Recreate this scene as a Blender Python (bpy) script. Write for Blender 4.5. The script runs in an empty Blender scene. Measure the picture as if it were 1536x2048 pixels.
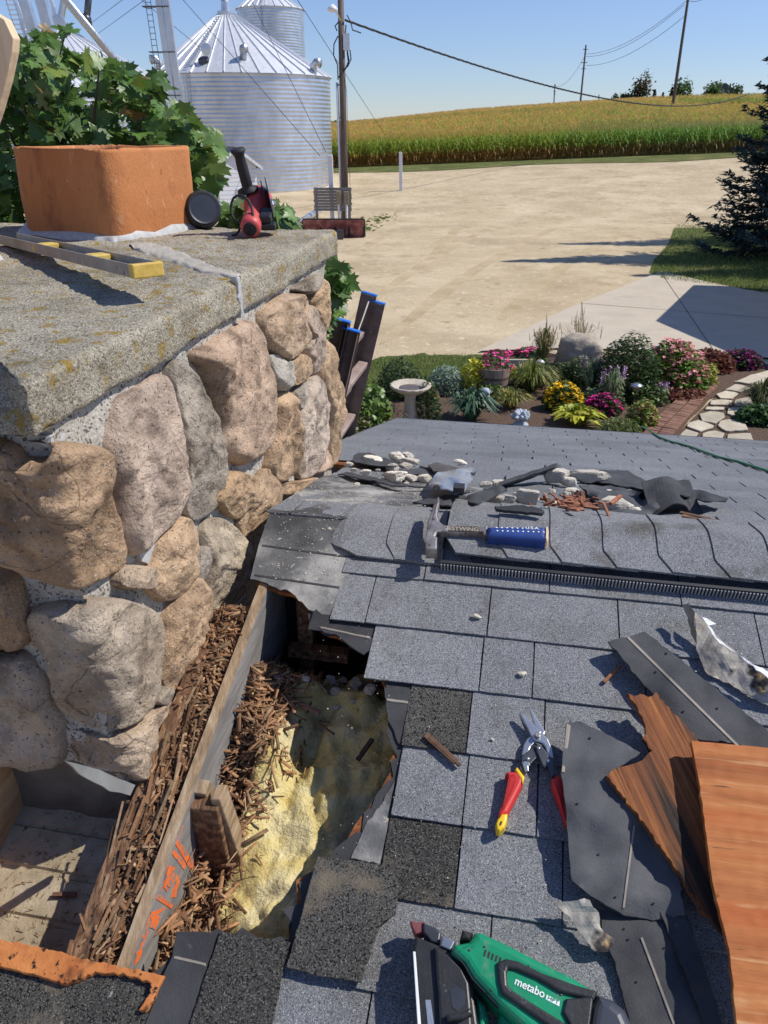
import bpy, math, random
import numpy as np
from mathutils import Vector, Matrix, noise
random.seed(7); np.random.seed(7)
S = bpy.context.scene; COL = S.collection
R = math.radians
# ---------------------------------------------------------------- camera, sky, sun
F = 1540.0; PITCH = R(26.5); TH = 0.185; H = 4.45      # photo focal length in pixels, pitch, yaw of the house, eye height
cth, sth = math.cos(TH), math.sin(TH); cp, sp = math.cos(PITCH), math.sin(PITCH)
cam = bpy.data.cameras.new('camera'); camo = bpy.data.objects.new('camera', cam); COL.objects.link(camo)
cam.sensor_fit = 'VERTICAL'; cam.angle_y = 2 * math.atan(1024 / F)
cam.clip_start = 0.05; cam.clip_end = 5000
camo.location = (0, 0, H); camo.rotation_euler = (R(90) - PITCH, 0, 0)
cam.dof.use_dof = True; cam.dof.focus_distance = 2.6; cam.dof.aperture_fstop = 9.0
S.camera = camo
SUN_EL, SUN_AZ = R(50), R(5)
w = bpy.data.worlds.new('World'); S.world = w; w.use_nodes = True
nt = w.node_tree; bg = nt.nodes['Background']
sky = nt.nodes.new('ShaderNodeTexSky'); sky.sky_type = 'NISHITA'; sky.sun_disc = False
sky.sun_elevation = SUN_EL; sky.sun_rotation = R(90) - SUN_AZ
sky.air_density = 1.0; sky.dust_density = 0.0; sky.ozone_density = 4.5; sky.altitude = 300
tint = nt.nodes.new('ShaderNodeMix'); tint.data_type = 'RGBA'; tint.blend_type = 'MULTIPLY'; tint.inputs[0].default_value = 1; 
tcw = nt.nodes.new('ShaderNodeTexCoord'); spx = nt.nodes.new('ShaderNodeSeparateXYZ'); crw = nt.nodes.new('ShaderNodeValToRGB'); nt.links.new(tcw.outputs['Generated'], spx.inputs[0]); nt.links.new(spx.outputs[2], crw.inputs[0])
crw.color_ramp.elements[0].position = 0.0; crw.color_ramp.elements[0].color = (.66, .70, .86, 1); crw.color_ramp.elements[1].position = .26; crw.color_ramp.elements[1].color = (1.0, .93, 1.06, 1); nt.links.new(crw.outputs[0], tint.inputs[7])
nt.links.new(sky.outputs[0], tint.inputs[6]); nt.links.new(tint.outputs[2], bg.inputs[0]); bg.inputs[1].default_value = 0.12
sl = bpy.data.lights.new('sun', 'SUN'); sl.energy = 4.3; sl.angle = R(0.53); sl.color = (1, 0.95, 0.87)
so = bpy.data.objects.new('sun', sl); COL.objects.link(so)
sd = Vector((math.cos(SUN_EL) * math.cos(SUN_AZ), math.cos(SUN_EL) * math.sin(SUN_AZ), math.sin(SUN_EL)))
so.rotation_euler = sd.to_track_quat('Z', 'Y').to_euler(); so.location = (20, 5, 30)
S.view_settings.view_transform = 'Standard'; S.view_settings.look = 'None'; S.view_settings.exposure = 0.14
S.view_settings.gamma = 1.0
# ---------------------------------------------------------------- frames: a along the ridge, b across it (away), z up from the eye
Z0, T1 = -1.525, 1 / 3.0           # near slope  z = Z0 + T1*b
BR = 1.78; ZR = Z0 + T1 * BR       # ridge
T2 = 0.28                          # far slope
def W(p): return Vector((p[0] * cth + p[1] * sth, -p[0] * sth + p[1] * cth, p[2] + H))
def Wd(p): return Vector((p[0] * cth + p[1] * sth, -p[0] * sth + p[1] * cth, p[2]))
def rayw(u, v):
    x = (u - 768) / F; y = -(v - 1024) / F
    return Vector((x, cp + y * sp, -sp + y * cp))
def ray(u, v):
    P = rayw(u, v); return Vector((P.x * cth - P.y * sth, P.x * sth + P.y * cth, P.z))
C1 = math.sqrt(1 + T1 * T1); C2 = math.sqrt(1 + T2 * T2)
def near(u, v, o=0.0):
    d = ray(u, v); return d * ((Z0 + o * C1) / (d.z - T1 * d.y))
def far(u, v, o=0.0):
    d = ray(u, v); return d * ((ZR + T2 * BR + o * C2) / (d.z + T2 * d.y))
def fa(u, v, a): d = ray(u, v); return d * (a / d.x)
def fb(u, v, b): d = ray(u, v); return d * (b / d.y)
def fz(u, v, z): d = ray(u, v); return d * (z / d.z)
def gnd(u, v, z=0.0): d = rayw(u, v); t = (z - H) / d.z; return Vector((d.x * t, d.y * t, z))
def aty(u, v, Y): d = rayw(u, v); t = Y / d.y; return Vector((d.x * t, Y, d.z * t + H))
NN = Vector((0, -T1, 1)).normalized(); NF = Vector((0, T2, 1)).normalized()
def nz(p, s=1.0, o=0.0): return noise.noise(Vector(p) * s + Vector((o, o * 1.7, o * .3)))
def fbm(p, s, o=0.0, k=4):
    t = 0; a = 1
    for i in range(k): t += a * nz(p, s, o + i * 13.1); s *= 2.1; a *= .5
    return t
# ---------------------------------------------------------------- mesh building
ABS = {}; FRM = {}
class MB:
    def __init__(s): s.v = []; s.f = []; s.c = []; s.m = []; s.mi = 0
    def add(s, vs, fs, col=(1, 1, 1)):
        o = len(s.v)
        s.v += [Vector(x) for x in vs]; s.f += [tuple(i + o for i in f) for f in fs]; s.m += [s.mi] * len(fs)
        if col and isinstance(col[0], (tuple, list)): s.c += list(col)
        else: s.c += [col] * len(vs)
        return s
    def box(s, c, sx, sy, sz, X=(1, 0, 0), Y=(0, 1, 0), Z=(0, 0, 1), col=(1, 1, 1)):
        c, X, Y, Z = Vector(c), Vector(X), Vector(Y), Vector(Z); vs = []
        for k in (-.5, .5):
            for j in (-.5, .5):
                for i in (-.5, .5): vs.append(c + X * (i * sx) + Y * (j * sy) + Z * (k * sz))
        return s.add(vs, [(0, 2, 3, 1), (4, 5, 7, 6), (0, 1, 5, 4), (2, 6, 7, 3), (0, 4, 6, 2), (1, 3, 7, 5)], col)
    def beam(s, p, q, wx, wz, up=(0, 0, 1), col=(1, 1, 1)):
        p, q, up = Vector(p), Vector(q), Vector(up); Y = (q - p); L = Y.length; Y /= L
        X = Y.cross(up).normalized(); Z = X.cross(Y)
        return s.box((p + q) / 2, wx, L, wz, X, Y, Z, col)
    def tube(s, path, r, n=8, cap=True, col=(1, 1, 1)):
        P = [Vector(x) for x in path]; m = len(P); rs = r if isinstance(r, (list, tuple)) else [r] * m
        vs = []; up = Vector((0.03, 0.02, 1))
        t0 = (P[1] - P[0]).normalized()
        if abs(t0.dot(up.normalized())) > .95: up = Vector((1, .1, .05))
        X = t0.cross(up).normalized()
        for i in range(m):
            t = (P[min(i + 1, m - 1)] - P[max(i - 1, 0)]).normalized()
            X = (X - t * X.dot(t)).normalized(); Yv = t.cross(X)
            for k in range(n):
                a = 2 * math.pi * k / n; vs.append(P[i] + (X * math.cos(a) + Yv * math.sin(a)) * rs[i])
        fs = [(i * n + k, i * n + (k + 1) % n, (i + 1) * n + (k + 1) % n, (i + 1) * n + k) for i in range(m - 1) for k in range(n)]
        if cap: fs += [tuple(range(n - 1, -1, -1)), tuple(range((m - 1) * n, m * n))]
        return s.add(vs, fs, col)
    def lathe(s, c, prof, n=24, X=(1, 0, 0), Y=(0, 1, 0), Z=(0, 0, 1), col=(1, 1, 1), wav=None):
        c, X, Y, Z = Vector(c), Vector(X), Vector(Y), Vector(Z); vs = []
        for j, (r, h) in enumerate(prof):
            for k in range(n):
                a = 2 * math.pi * k / n; rr = r * (wav(j, a) if wav else 1)
                vs.append(c + X * (rr * math.cos(a)) + Y * (rr * math.sin(a)) + Z * h)
        m = len(prof)
        fs = [(j * n + k, j * n + (k + 1) % n, (j + 1) * n + (k + 1) % n, (j + 1) * n + k) for j in range(m - 1) for k in range(n)]
        if prof[0][0] > 1e-4: fs.append(tuple(range(n - 1, -1, -1)))
        if prof[-1][0] > 1e-4: fs.append(tuple(range((m - 1) * n, m * n)))
        return s.add(vs, fs, col)
    def prism(s, pts, d, col=(1, 1, 1)):
        p = [Vector(x) for x in pts]; n = len(p); d = Vector(d)
        N = Vector((0, 0, 0))
        for i in range(n): N += p[i].cross(p[(i + 1) % n])
        if N.dot(d) > 0: p.reverse()
        vs = p + [x + d for x in p]
        fs = [tuple(range(n)), tuple(range(2 * n - 1, n - 1, -1))] + [(i, n + i, n + (i + 1) % n, (i + 1) % n) for i in range(n)]
        return s.add(vs, fs, col)
    def rings(s, rings, cap0=True, cap1=True, col=(1, 1, 1)):
        n = len(rings[0]); m = len(rings); vs = [x for r in rings for x in r]
        fs = [(j * n + k, j * n + (k + 1) % n, (j + 1) * n + (k + 1) % n, (j + 1) * n + k) for j in range(m - 1) for k in range(n)]
        if cap0: fs.append(tuple(range(n - 1, -1, -1)))
        if cap1: fs.append(tuple(range((m - 1) * n, m * n)))
        return s.add(vs, fs, col)
    def grid(s, fn, nu, nv, th=0.0, tdir=None, colfn=None, closed=False):
        """surface fn(i/nu, j/nv) -> point, optionally given thickness along tdir"""
        P = [[Vector(fn(i / nu, j / nv)) for i in range(nu + 1)] for j in range(nv + 1)]
        vs = [p for r in P for p in r]; k = nu + 1
        cs = [colfn(i / nu, j / nv) for j in range(nv + 1) for i in range(nu + 1)] if colfn else None
        fs = [(j * k + i, j * k + i + 1, (j + 1) * k + i + 1, (j + 1) * k + i) for j in range(nv) for i in range(nu)]
        if th:
            o = len(vs); d = Vector(tdir) * th
            vs = vs + [p - d for p in vs]
            if cs: cs = cs + cs
            fs += [tuple(x + o for x in reversed(f)) for f in fs]
            bd = [i for i in range(k)] + [j * k + nu for j in range(1, nv + 1)] + [nv * k + i for i in range(nu - 1, -1, -1)] + [j * k for j in range(nv - 1, 0, -1)]
            for q in range(len(bd)):
                a, b = bd[q], bd[(q + 1) % len(bd)]; fs.append((a, a + o, b + o, b))
        return s.add(vs, fs, cs if cs else (1, 1, 1))
    def world(s): s.v = [W(p) for p in s.v]; return s
    def build(s, name, mats, parent=None, smooth=False, frame=None, origin=None, bevel=0, fix=False):
        me = bpy.data.meshes.new(name); vs = s.v
        o = bpy.data.objects.new(name, me)
        pl = (ABS.get(parent.name) or Vector()) if parent else Vector()
        if frame:
            O, X, Y, Z = [Vector(q) for q in frame]
            vs = [Vector(((p - O).dot(X), (p - O).dot(Y), (p - O).dot(Z))) for p in vs]
            o.matrix_local = Matrix(((X.x, Y.x, Z.x, O.x - pl.x), (X.y, Y.y, Z.y, O.y - pl.y), (X.z, Y.z, Z.z, O.z - pl.z), (0, 0, 0, 1)))
            FRM[o.name] = o.matrix_local.copy()
        elif parent is None:
            if origin is None:
                A = np.array([tuple(p) for p in vs]); origin = Vector((A[:, 0].mean(), A[:, 1].mean(), A[:, 2].min()))
            origin = Vector(origin); vs = [p - origin for p in vs]; o.location = origin; ABS[o.name] = origin
        else:
            vs = [p - pl for p in vs]; ABS[o.name] = pl
        me.from_pydata([tuple(p) for p in vs], [], s.f)
        if not isinstance(mats, (list, tuple)): mats = [mats]
        for m in mats: me.materials.append(m)
        if len(mats) > 1: me.polygons.foreach_set('material_index', s.m)
        ca = me.color_attributes.new('col', 'FLOAT_COLOR', 'POINT')
        ca.data.foreach_set('color', np.array([(c[0], c[1], c[2], 1) for c in s.c], dtype=np.float32).ravel())
        if fix:
            import bmesh
            bm = bmesh.new(); bm.from_mesh(me); bmesh.ops.recalc_face_normals(bm, faces=bm.faces); bm.to_mesh(me); bm.free()
        if smooth: me.polygons.foreach_set('use_smooth', [True] * len(me.polygons))
        me.update()
        COL.objects.link(o)
        if parent:
            o.parent = parent
            if parent.name in FRM: o.matrix_parent_inverse = FRM[parent.name].inverted()
        if bevel:
            b = o.modifiers.new('bevel', 'BEVEL'); b.width = bevel; b.segments = 2; b.limit_method = 'ANGLE'; b.angle_limit = R(35)
        return o
def tag(o, label=None, cat=None, group=None, kind=None):
    if label: o['label'] = label
    if cat: o['category'] = cat
    if group: o['group'] = group
    if kind: o['kind'] = kind
    return o
def thing(name, label, cat, loc, group=None):
    o = bpy.data.objects.new(name, None); COL.objects.link(o); o.location = loc; o.empty_display_size = .2
    ABS[o.name] = Vector(loc); return tag(o, label, cat, group)
def copy_tree(o, parent=None):
    c = o.copy(); COL.objects.link(c)
    if parent: c.parent = parent
    for ch in list(o.children): copy_tree(ch, c)
    return c
def scatter(name, mat, tv, tf, rot, loc, cols=None, parent=None, vcol=None, smooth=False, origin=None):
    """K copies of a small template baked into one mesh. rot (K,3,3) incl. scale, loc (K,3) world"""
    tv = np.asarray(tv, float); K = len(loc); n = len(tv); rot = np.asarray(rot); loc = np.asarray(loc, float)
    V = np.einsum('kij,nj->kni', rot, tv) + loc[:, None, :]
    o = bpy.data.objects.new(name, None)
    me = bpy.data.meshes.new(name); bpy.data.objects.remove(o)
    o = bpy.data.objects.new(name, me)
    if parent: O = np.array(ABS.get(parent.name, Vector()))
    else:
        O = np.array(origin) if origin is not None else np.array([V[..., 0].mean(), V[..., 1].mean(), V[..., 2].min()]); o.location = O; ABS[o.name] = Vector(O)
    V = (V - O).reshape(-1, 3)
    sizes = np.array([len(f) for f in tf]); flat = np.concatenate([np.array(f) for f in tf])
    L = (np.arange(K)[:, None] * n + flat[None, :]).ravel()
    tot = np.tile(sizes, K); st = np.concatenate([[0], np.cumsum(tot)[:-1]])
    me.vertices.add(len(V)); me.vertices.foreach_set('co', V.astype(np.float32).ravel())
    me.loops.add(len(L)); me.loops.foreach_set('vertex_index', L.astype(np.int32))
    me.polygons.add(len(tot)); me.polygons.foreach_set('loop_start', st.astype(np.int32)); me.polygons.foreach_set('loop_total', tot.astype(np.int32))
    if smooth: me.polygons.foreach_set('use_smooth', [True] * len(tot))
    me.update(calc_edges=True); me.validate()
    C = np.ones((K, n, 4), np.float32)
    if cols is not None: C[..., :3] *= np.asarray(cols, np.float32)[:, None, :]
    if vcol is not None: C[..., :3] *= np.asarray(vcol, np.float32)[None, :, :]
    ca = me.color_attributes.new('col', 'FLOAT_COLOR', 'POINT'); ca.data.foreach_set('color', C.ravel())
    me.materials.append(mat); COL.objects.link(o)
    if parent: o.parent = parent
    return o
def rotmats(K, tilt=1.0, smin=.7, smax=1.3, rng=np.random, up=None):
    """random orientations: z axis leans from up by about tilt radians"""
    az = rng.uniform(0, 2 * np.pi, K); tl = np.abs(rng.normal(0, tilt, K)); sp_ = rng.uniform(0, 2 * np.pi, K)
    def rz(a): z = np.zeros_like(a); o = np.ones_like(a); return np.stack([np.cos(a), -np.sin(a), z, np.sin(a), np.cos(a), z, z, z, o], 1).reshape(-1, 3, 3)
    def rx(a): z = np.zeros_like(a); o = np.ones_like(a); return np.stack([o, z, z, z, np.cos(a), -np.sin(a), z, np.sin(a), np.cos(a)], 1).reshape(-1, 3, 3)
    s = rng.uniform(smin, smax, K)
    return np.einsum('kij,kjl,klm->kim', rz(az), rx(tl), rz(sp_)) * s[:, None, None]
def smooth_closed(P, n):
    """Catmull-Rom closed curve through 2-D points resampled to n"""
    P = [Vector((p[0], p[1])) for p in P]; m = len(P); out = []; L = [(P[(i + 1) % m] - P[i]).length for i in range(m)]; tot = sum(L)
    for k in range(n):
        d = tot * k / n; i = 0
        while d > L[i]: d -= L[i]; i += 1
        t = d / L[i]; p0, p1, p2, p3 = P[i - 1], P[i], P[(i + 1) % m], P[(i + 2) % m]
        out.append(.5 * ((2 * p1) + (p2 - p0) * t + (2 * p0 - 5 * p1 + 4 * p2 - p3) * t * t + (3 * p1 - p0 - 3 * p2 + p3) * t ** 3))
    return out
def inset(P, d):
    """inset a 2-D polygon (pixel space) by d"""
    n = len(P); P = [Vector((p[0], p[1])) for p in P]
    A = sum(P[i].x * P[(i + 1) % n].y - P[(i + 1) % n].x * P[i].y for i in range(n)); sg = 1 if A > 0 else -1; out = []
    for i in range(n):
        e1 = (P[i] - P[i - 1]); e2 = (P[(i + 1) % n] - P[i])
        if e1.length < 1e-6 or e2.length < 1e-6: out.append(P[i]); continue
        e1.normalize(); e2.normalize(); n1 = Vector((-e1.y, e1.x)) * sg; n2 = Vector((-e2.y, e2.x)) * sg; b = n1 + n2
        if b.length < .3: out.append(P[i] + n1 * d); continue
        b.normalize(); out.append(P[i] + b * (d / max(.5, b.dot(n1))))
    return out
def ragged(P, seg, amp, closed=True, seed=0):
    rn = random.Random(seed); P = [Vector((p[0], p[1])) for p in P]; out = []; n = len(P)
    for i in range(n if closed else n - 1):
        p, q = P[i], P[(i + 1) % n]; k = max(1, int((q - p).length / seg))
        for j in range(k):
            x = p.lerp(q, j / k); out.append(x + Vector((rn.gauss(0, amp), rn.gauss(0, amp))))
    if not closed: out.append(P[-1])
    return out
def puff(mb, poly, surf, h0, h1, ch=.004, nrm=NN, col=(1, 1, 1), steps=3, world=True):
    """solid whose top outline is poly (pixels) on the surface raised h1, sides down to h0, rounded rim ch"""
    P = [Vector((p[0], p[1])) for p in poly]; rings = []
    c = sum(P, Vector((0, 0))) / len(P); q = surf(c.x, c.y, h1)
    zc = math.sqrt(q.length_squared) ; px = F / zc
    A = sum(P[i].x * P[(i + 1) % len(P)].y - P[(i + 1) % len(P)].x * P[i].y for i in range(len(P)))
    if A > 0: P.reverse()
    nn = Vector(nrm)
    base = [surf(p.x, p.y, h1) for p in P]
    rings.append([x + nn * (h0 - h1) for x in base])
    for k in range(steps + 1):
        t = k / steps * math.pi / 2
        r2 = inset(P, ch * px * (1 - math.cos(t)))
        rings.append([surf(p.x, p.y, h1) + nn * (-ch * (1 - math.sin(t))) for p in r2])
    if world: rings = [[W(x) for x in r] for r in rings]
    mb.rings(rings, col=col); return mb
def sheetpx(mb, P, surf, h, th, nrm=NN, step=9, col=(1, 1, 1)):
    """thin bendable sheet with outline P (pixels): triangulated inside so that surf may curl it"""
    from mathutils.geometry import delaunay_2d_cdt
    P = [Vector((p[0], p[1])) for p in P]; n = len(P)
    us = [p.x for p in P]; vs_ = [p.y for p in P]; pts = list(P)
    def inside(x, y):
        c = False; j = n - 1
        for i in range(n):
            if (P[i].y > y) != (P[j].y > y) and x < (P[j].x - P[i].x) * (y - P[i].y) / (P[j].y - P[i].y) + P[i].x: c = not c
            j = i
        return c
    y = min(vs_) + step / 2; k = 0
    while y < max(vs_):
        x = min(us) + step / 2 + (k % 2) * step / 2
        while x < max(us):
            if inside(x, y) and min((Vector((x, y)) - p).length for p in P) > step * .45: pts.append(Vector((x, y)))
            x += step
        y += step * .87; k += 1
    v2, e2, f2 = delaunay_2d_cdt(pts, [(i, (i + 1) % n) for i in range(n)], [], 1, 1e-4)[:3]
    top = [W(surf(p.x, p.y, h)) for p in v2]; N = Wd(nrm); bot = [p - N * th for p in top]; m = len(top)
    fix = []
    for f in f2:
        f = list(f); a, b, c = top[f[0]], top[f[1]], top[f[2]]
        if (b - a).cross(c - a).dot(N) < 0: f.reverse()
        fix.append(tuple(f))
    mb.add(top, fix, col); mb.add(bot, [tuple(reversed(f)) for f in fix], col)
    ed = {}
    for f in fix:
        for i in range(len(f)):
            a, b = f[i], f[(i + 1) % len(f)]; ed[(a, b)] = 1
    o = len(mb.v); side = [(a, b) for (a, b) in ed if (b, a) not in ed]
    mb.add(top + bot, [(b, a, a + m, b + m) for a, b in side], col); return mb
# ---------------------------------------------------------------- materials
def mat(name, ramp, scale=6, detail=6, rough=.8, bump=.3, bscale=80, bdist=.004, metal=0.0, vc=0.0, specks=(), stretch=None, rot=(0, 0, 0), spec=.4, trans=0.0, wave=None, dist=0.0, coat=0.0, bstretch=None):
    m = bpy.data.materials.new(name); m.use_nodes = True; t = m.node_tree; N = t.nodes; L = t.links; b = N['Principled BSDF']
    tc = N.new('ShaderNodeTexCoord'); mp = N.new('ShaderNodeMapping'); mp.inputs['Rotation'].default_value = rot
    if stretch: mp.inputs['Scale'].default_value = stretch
    L.new(tc.outputs['Object'], mp.inputs[0])
    def noi(sc, de=4, ro=.55, src=mp, d=0.0):
        n = N.new('ShaderNodeTexNoise'); n.inputs['Scale'].default_value = sc; n.inputs['Detail'].default_value = de; n.inputs['Roughness'].default_value = ro
        n.inputs['Distortion'].default_value = d
        L.new(src.outputs[0] if src is not tc else tc.outputs['Object'], n.inputs['Vector']); return n.outputs[0]
    def cr(fac, stops, interp='LINEAR'):
        r = N.new('ShaderNodeValToRGB'); e = r.color_ramp.elements; r.color_ramp.interpolation = interp
        while len(e) > 1: e.remove(e[-1])
        e[0].position = stops[0][0]; e[0].color = (*stops[0][1], 1)
        for p, c in stops[1:]: x = e.new(p); x.color = (*c, 1)
        L.new(fac, r.inputs[0]); return r.outputs[0]
    def mix(f, a, c, mode='MIX'):
        x = N.new('ShaderNodeMix'); x.data_type = 'RGBA'; x.blend_type = mode; x.clamp_factor = True
        if isinstance(f, (int, float)): x.inputs[0].default_value = f
        else: L.new(f, x.inputs[0])
        L.new(a, x.inputs[6])
        if isinstance(c, tuple): x.inputs[7].default_value = (*c, 1)
        else: L.new(c, x.inputs[7])
        return x.outputs[2]
    f = noi(scale, detail, .6, mp, dist)
    if wave:
        wv = N.new('ShaderNodeTexWave'); wv.inputs['Scale'].default_value = wave[0]; wv.inputs['Distortion'].default_value = wave[1]; wv.inputs['Detail'].default_value = 3; wv.inputs['Detail Scale'].default_value = wave[2]
        wv.bands_direction = wave[3]; L.new(mp.outputs[0], wv.inputs[0])
        mm = N.new('ShaderNodeMix'); mm.inputs[0].default_value = .5; L.new(f, mm.inputs[2]); L.new(wv.outputs[1], mm.inputs[3]); f = mm.outputs[0]
    col = cr(f, ramp)
    if vc:
        at = N.new('ShaderNodeAttribute'); at.attribute_name = 'col'
        col = mix(vc, col, at.outputs['Color'], 'MULTIPLY')
    hs = []
    for k in specks:   # (kind, scale, colour, lo, hi[, mode])
        kind, sc, c, lo, hi = k[:5]
        if kind == 'v':
            v = N.new('ShaderNodeTexVoronoi'); v.inputs['Scale'].default_value = sc; L.new(mp.outputs[0], v.inputs['Vector'])
            src = N.new('ShaderNodeSeparateColor'); L.new(v.outputs['Color'], src.inputs[0]); fo = src.outputs[0]
        elif kind == 'e':
            v = N.new('ShaderNodeTexVoronoi'); v.feature = 'DISTANCE_TO_EDGE'; v.inputs['Scale'].default_value = sc
            nn_ = N.new('ShaderNodeTexNoise'); nn_.inputs['Scale'].default_value = sc * 1.3; L.new(mp.outputs[0], nn_.inputs[0])
            ad = N.new('ShaderNodeVectorMath'); ad.operation = 'MULTIPLY_ADD'; L.new(nn_.outputs[1], ad.inputs[0]); ad.inputs[1].default_value = (.6 / sc * 2,) * 3; L.new(mp.outputs[0], ad.inputs[2])
            L.new(ad.outputs[0], v.inputs['Vector']); fo = v.outputs[0]
        else: fo = noi(sc, 3 if len(k) < 7 else k[6], .6, mp)
        msk = cr(fo, [(lo, (0, 0, 0)), (hi, (1, 1, 1))] if lo < hi else [(hi, (1, 1, 1)), (lo, (0, 0, 0))])
        col = mix(msk, col, c, k[5] if len(k) > 5 else 'MIX'); hs.append(msk)
    L.new(col, b.inputs['Base Color'])
    b.inputs['Roughness'].default_value = rough; b.inputs['Metallic'].default_value = metal; b.inputs['Specular IOR Level'].default_value = spec
    if coat: b.inputs['Coat Weight'].default_value = coat
    if bump:
        bp = N.new('ShaderNodeBump'); bp.inputs['Strength'].default_value = bump; bp.inputs['Distance'].default_value = bdist
        L.new(noi(bscale, 5, .65), bp.inputs['Height']); L.new(bp.outputs[0], b.inputs['Normal'])
    if trans:
        tr = N.new('ShaderNodeBsdfTranslucent'); L.new(col, tr.inputs[0]); ms = N.new('ShaderNodeMixShader'); ms.inputs[0].default_value = trans
        L.new(b.outputs[0], ms.inputs[1]); L.new(tr.outputs[0], ms.inputs[2]); L.new(ms.outputs[0], N['Material Output'].inputs[0])
    return m
def flat(name, c, rough=.6, metal=0.0, bump=0.0, bscale=200, spec=.4, var=.25, sc=8, vc=0.0, coat=0.0):
    d = tuple(x * (1 - var) for x in c); e = tuple(min(1, x * (1 + var)) for x in c)
    return mat(name, [(.3, d), (.7, e)], scale=sc, rough=rough, metal=metal, bump=bump, bscale=bscale, bdist=.002, spec=spec, vc=vc, coat=coat)
G = (1, 1, 1)
GR = lambda g: (g, g, g)
M = {}
M['shingle'] = mat('shingle_granules', [(.3, (.185, .187, .192)), (.7, (.255, .257, .262))], scale=3, rough=.95, bump=.8, bscale=520, bdist=.003, vc=1.0, spec=.2,
    specks=[('v', 760, (.45, .455, .46), .72, .84), ('v', 640, (.06, .061, .064), .24, .14), ('v', 800, (.185, .20, .225), .68, .78), ('n', 2.3, (.80, .76, .68), .55, .72, 'MULTIPLY'), ('n', 11, (.84, .83, .81), .5, .66, 'MULTIPLY'), ('n', 5.5, (.62, .58, .52), .60, .74, 'MULTIPLY', 10), ('n', 34, (.30, .285, .25), .68, .76)])
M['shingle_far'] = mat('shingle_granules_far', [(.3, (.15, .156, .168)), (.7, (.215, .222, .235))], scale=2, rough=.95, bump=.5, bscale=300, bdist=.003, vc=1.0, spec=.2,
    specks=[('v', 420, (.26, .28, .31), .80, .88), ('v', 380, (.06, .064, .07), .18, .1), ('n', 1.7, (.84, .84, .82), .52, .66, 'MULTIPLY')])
M['shingle_dark'] = mat('shingle_unweathered', [(.3, (.048, .046, .042)), (.7, (.088, .083, .073))], scale=5, rough=.92, bump=.9, bscale=320, bdist=.004, vc=1.0, spec=.25,
    specks=[('v', 640, (.20, .195, .18), .86, .93), ('v', 480, (.008, .008, .008), .3, .2), ('n', 5.0, (.20, .165, .115), .56, .66, 'MIX', 8), ('n', 40, (.3, .29, .27), .70, .76)])
M['felt'] = mat('asphalt_backing', [(.3, (.030, .031, .034)), (.7, (.062, .063, .067))], scale=9, rough=.85, bump=.5, bscale=240, bdist=.003, vc=1.0, spec=.3,
    specks=[('n', 26, (.12, .118, .112), .66, .8)])
M['felt_dusty'] = mat('dusty_underlayment', [(.34, (.05, .05, .052)), (.48, (.12, .12, .12)), (.62, (.36, .35, .325))], scale=5, detail=10, rough=.9, bump=.5, bscale=160, bdist=.004, vc=1.0,
    specks=[('n', 60, (.42, .38, .31), .64, .7), ('n', 7, (.02, .02, .021), .62, .75)])  # pale end of the ramp: dust and weathering, plus the felt's silvery sheen painted in
M['stripe'] = flat('adhesive_strip', (.27, .24, .2), .7)
M['stone'] = mat('field_stone', [(.24, (.38, .36, .34)), (.40, (.72, .69, .65)), (.56, (1.02, .99, .95)), (.76, (1.32, 1.27, 1.18))], scale=7, detail=12, rough=.9, bump=1.0, bscale=95, bdist=.010, vc=1.0, spec=.25,
    specks=[('n', 3.2, (.80, .76, .70), .5, .68, 'MULTIPLY'), ('n', 150, (.09, .078, .07), .60, .68), ('n', 190, (.66, .58, .5), .62, .70), ('n', 11, (.62, .6, .6), .52, .66, 'MULTIPLY'), ('e', 2.6, (.4, .37, .35), .005, .0, 'MULTIPLY'), ('n', 30, (.2, .16, .13), .68, .76)])
M['mortar'] = mat('mortar', [(.3, (.36, .33, .28)), (.7, (.54, .50, .43))], scale=30, rough=.95, bump=.9, bscale=170, bdist=.006, specks=[('v', 260, (.55, .52, .46), .8, .86), ('v', 240, (.12, .11, .1), .18, .12)])
M['caulk'] = mat('white_sealant', [(.3, (.36, .36, .355)), (.7, (.52, .515, .50))], scale=40, rough=.55, bump=.5, bscale=60, bdist=.004)
M['patch'] = mat('grey_mortar_patch', [(.3, (.36, .33, .28)), (.7, (.45, .415, .355))], scale=22, rough=.95, bump=.4, bscale=120, bdist=.003)
M['cap'] = mat('weathered_concrete', [(.3, (.33, .29, .22)), (.5, (.43, .385, .295)), (.7, (.50, .45, .35))], scale=9, detail=10, rough=.95, bump=1.0, bscale=150, bdist=.010, spec=.2,
    specks=[('v', 420, (.60, .55, .44), .72, .85), ('v', 380, (.17, .155, .12), .22, .12), ('n', 60, (.25, .22, .17), .58, .68), ('n', 3.0, (.70, .68, .64), .50, .64, 'MULTIPLY', 12), ('n', 24, (.34, .23, .06), .56, .64, 'MIX', 12), ('n', 22, (.36, .25, .07), .63, .70, 'MIX', 12), ('n', 4.0, (.35, .33, .3), .58, .75, 'MULTIPLY', 12)])
M['terracotta'] = mat('clay_flue', [(.3, (.42, .155, .05)), (.5, (.50, .195, .07)), (.72, (.56, .24, .095))], scale=5, rough=.85, bump=.8, bscale=170, bdist=.004, spec=.3, stretch=(1, 1, .45),
    specks=[('n', 10, (.34, .12, .045), .56, .7), ('n', 26, (.60, .33, .17), .64, .72), ('n', 75, (.30, .10, .035), .66, .73), ('n', 3, (.37, .18, .1), .6, .75)])
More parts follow.
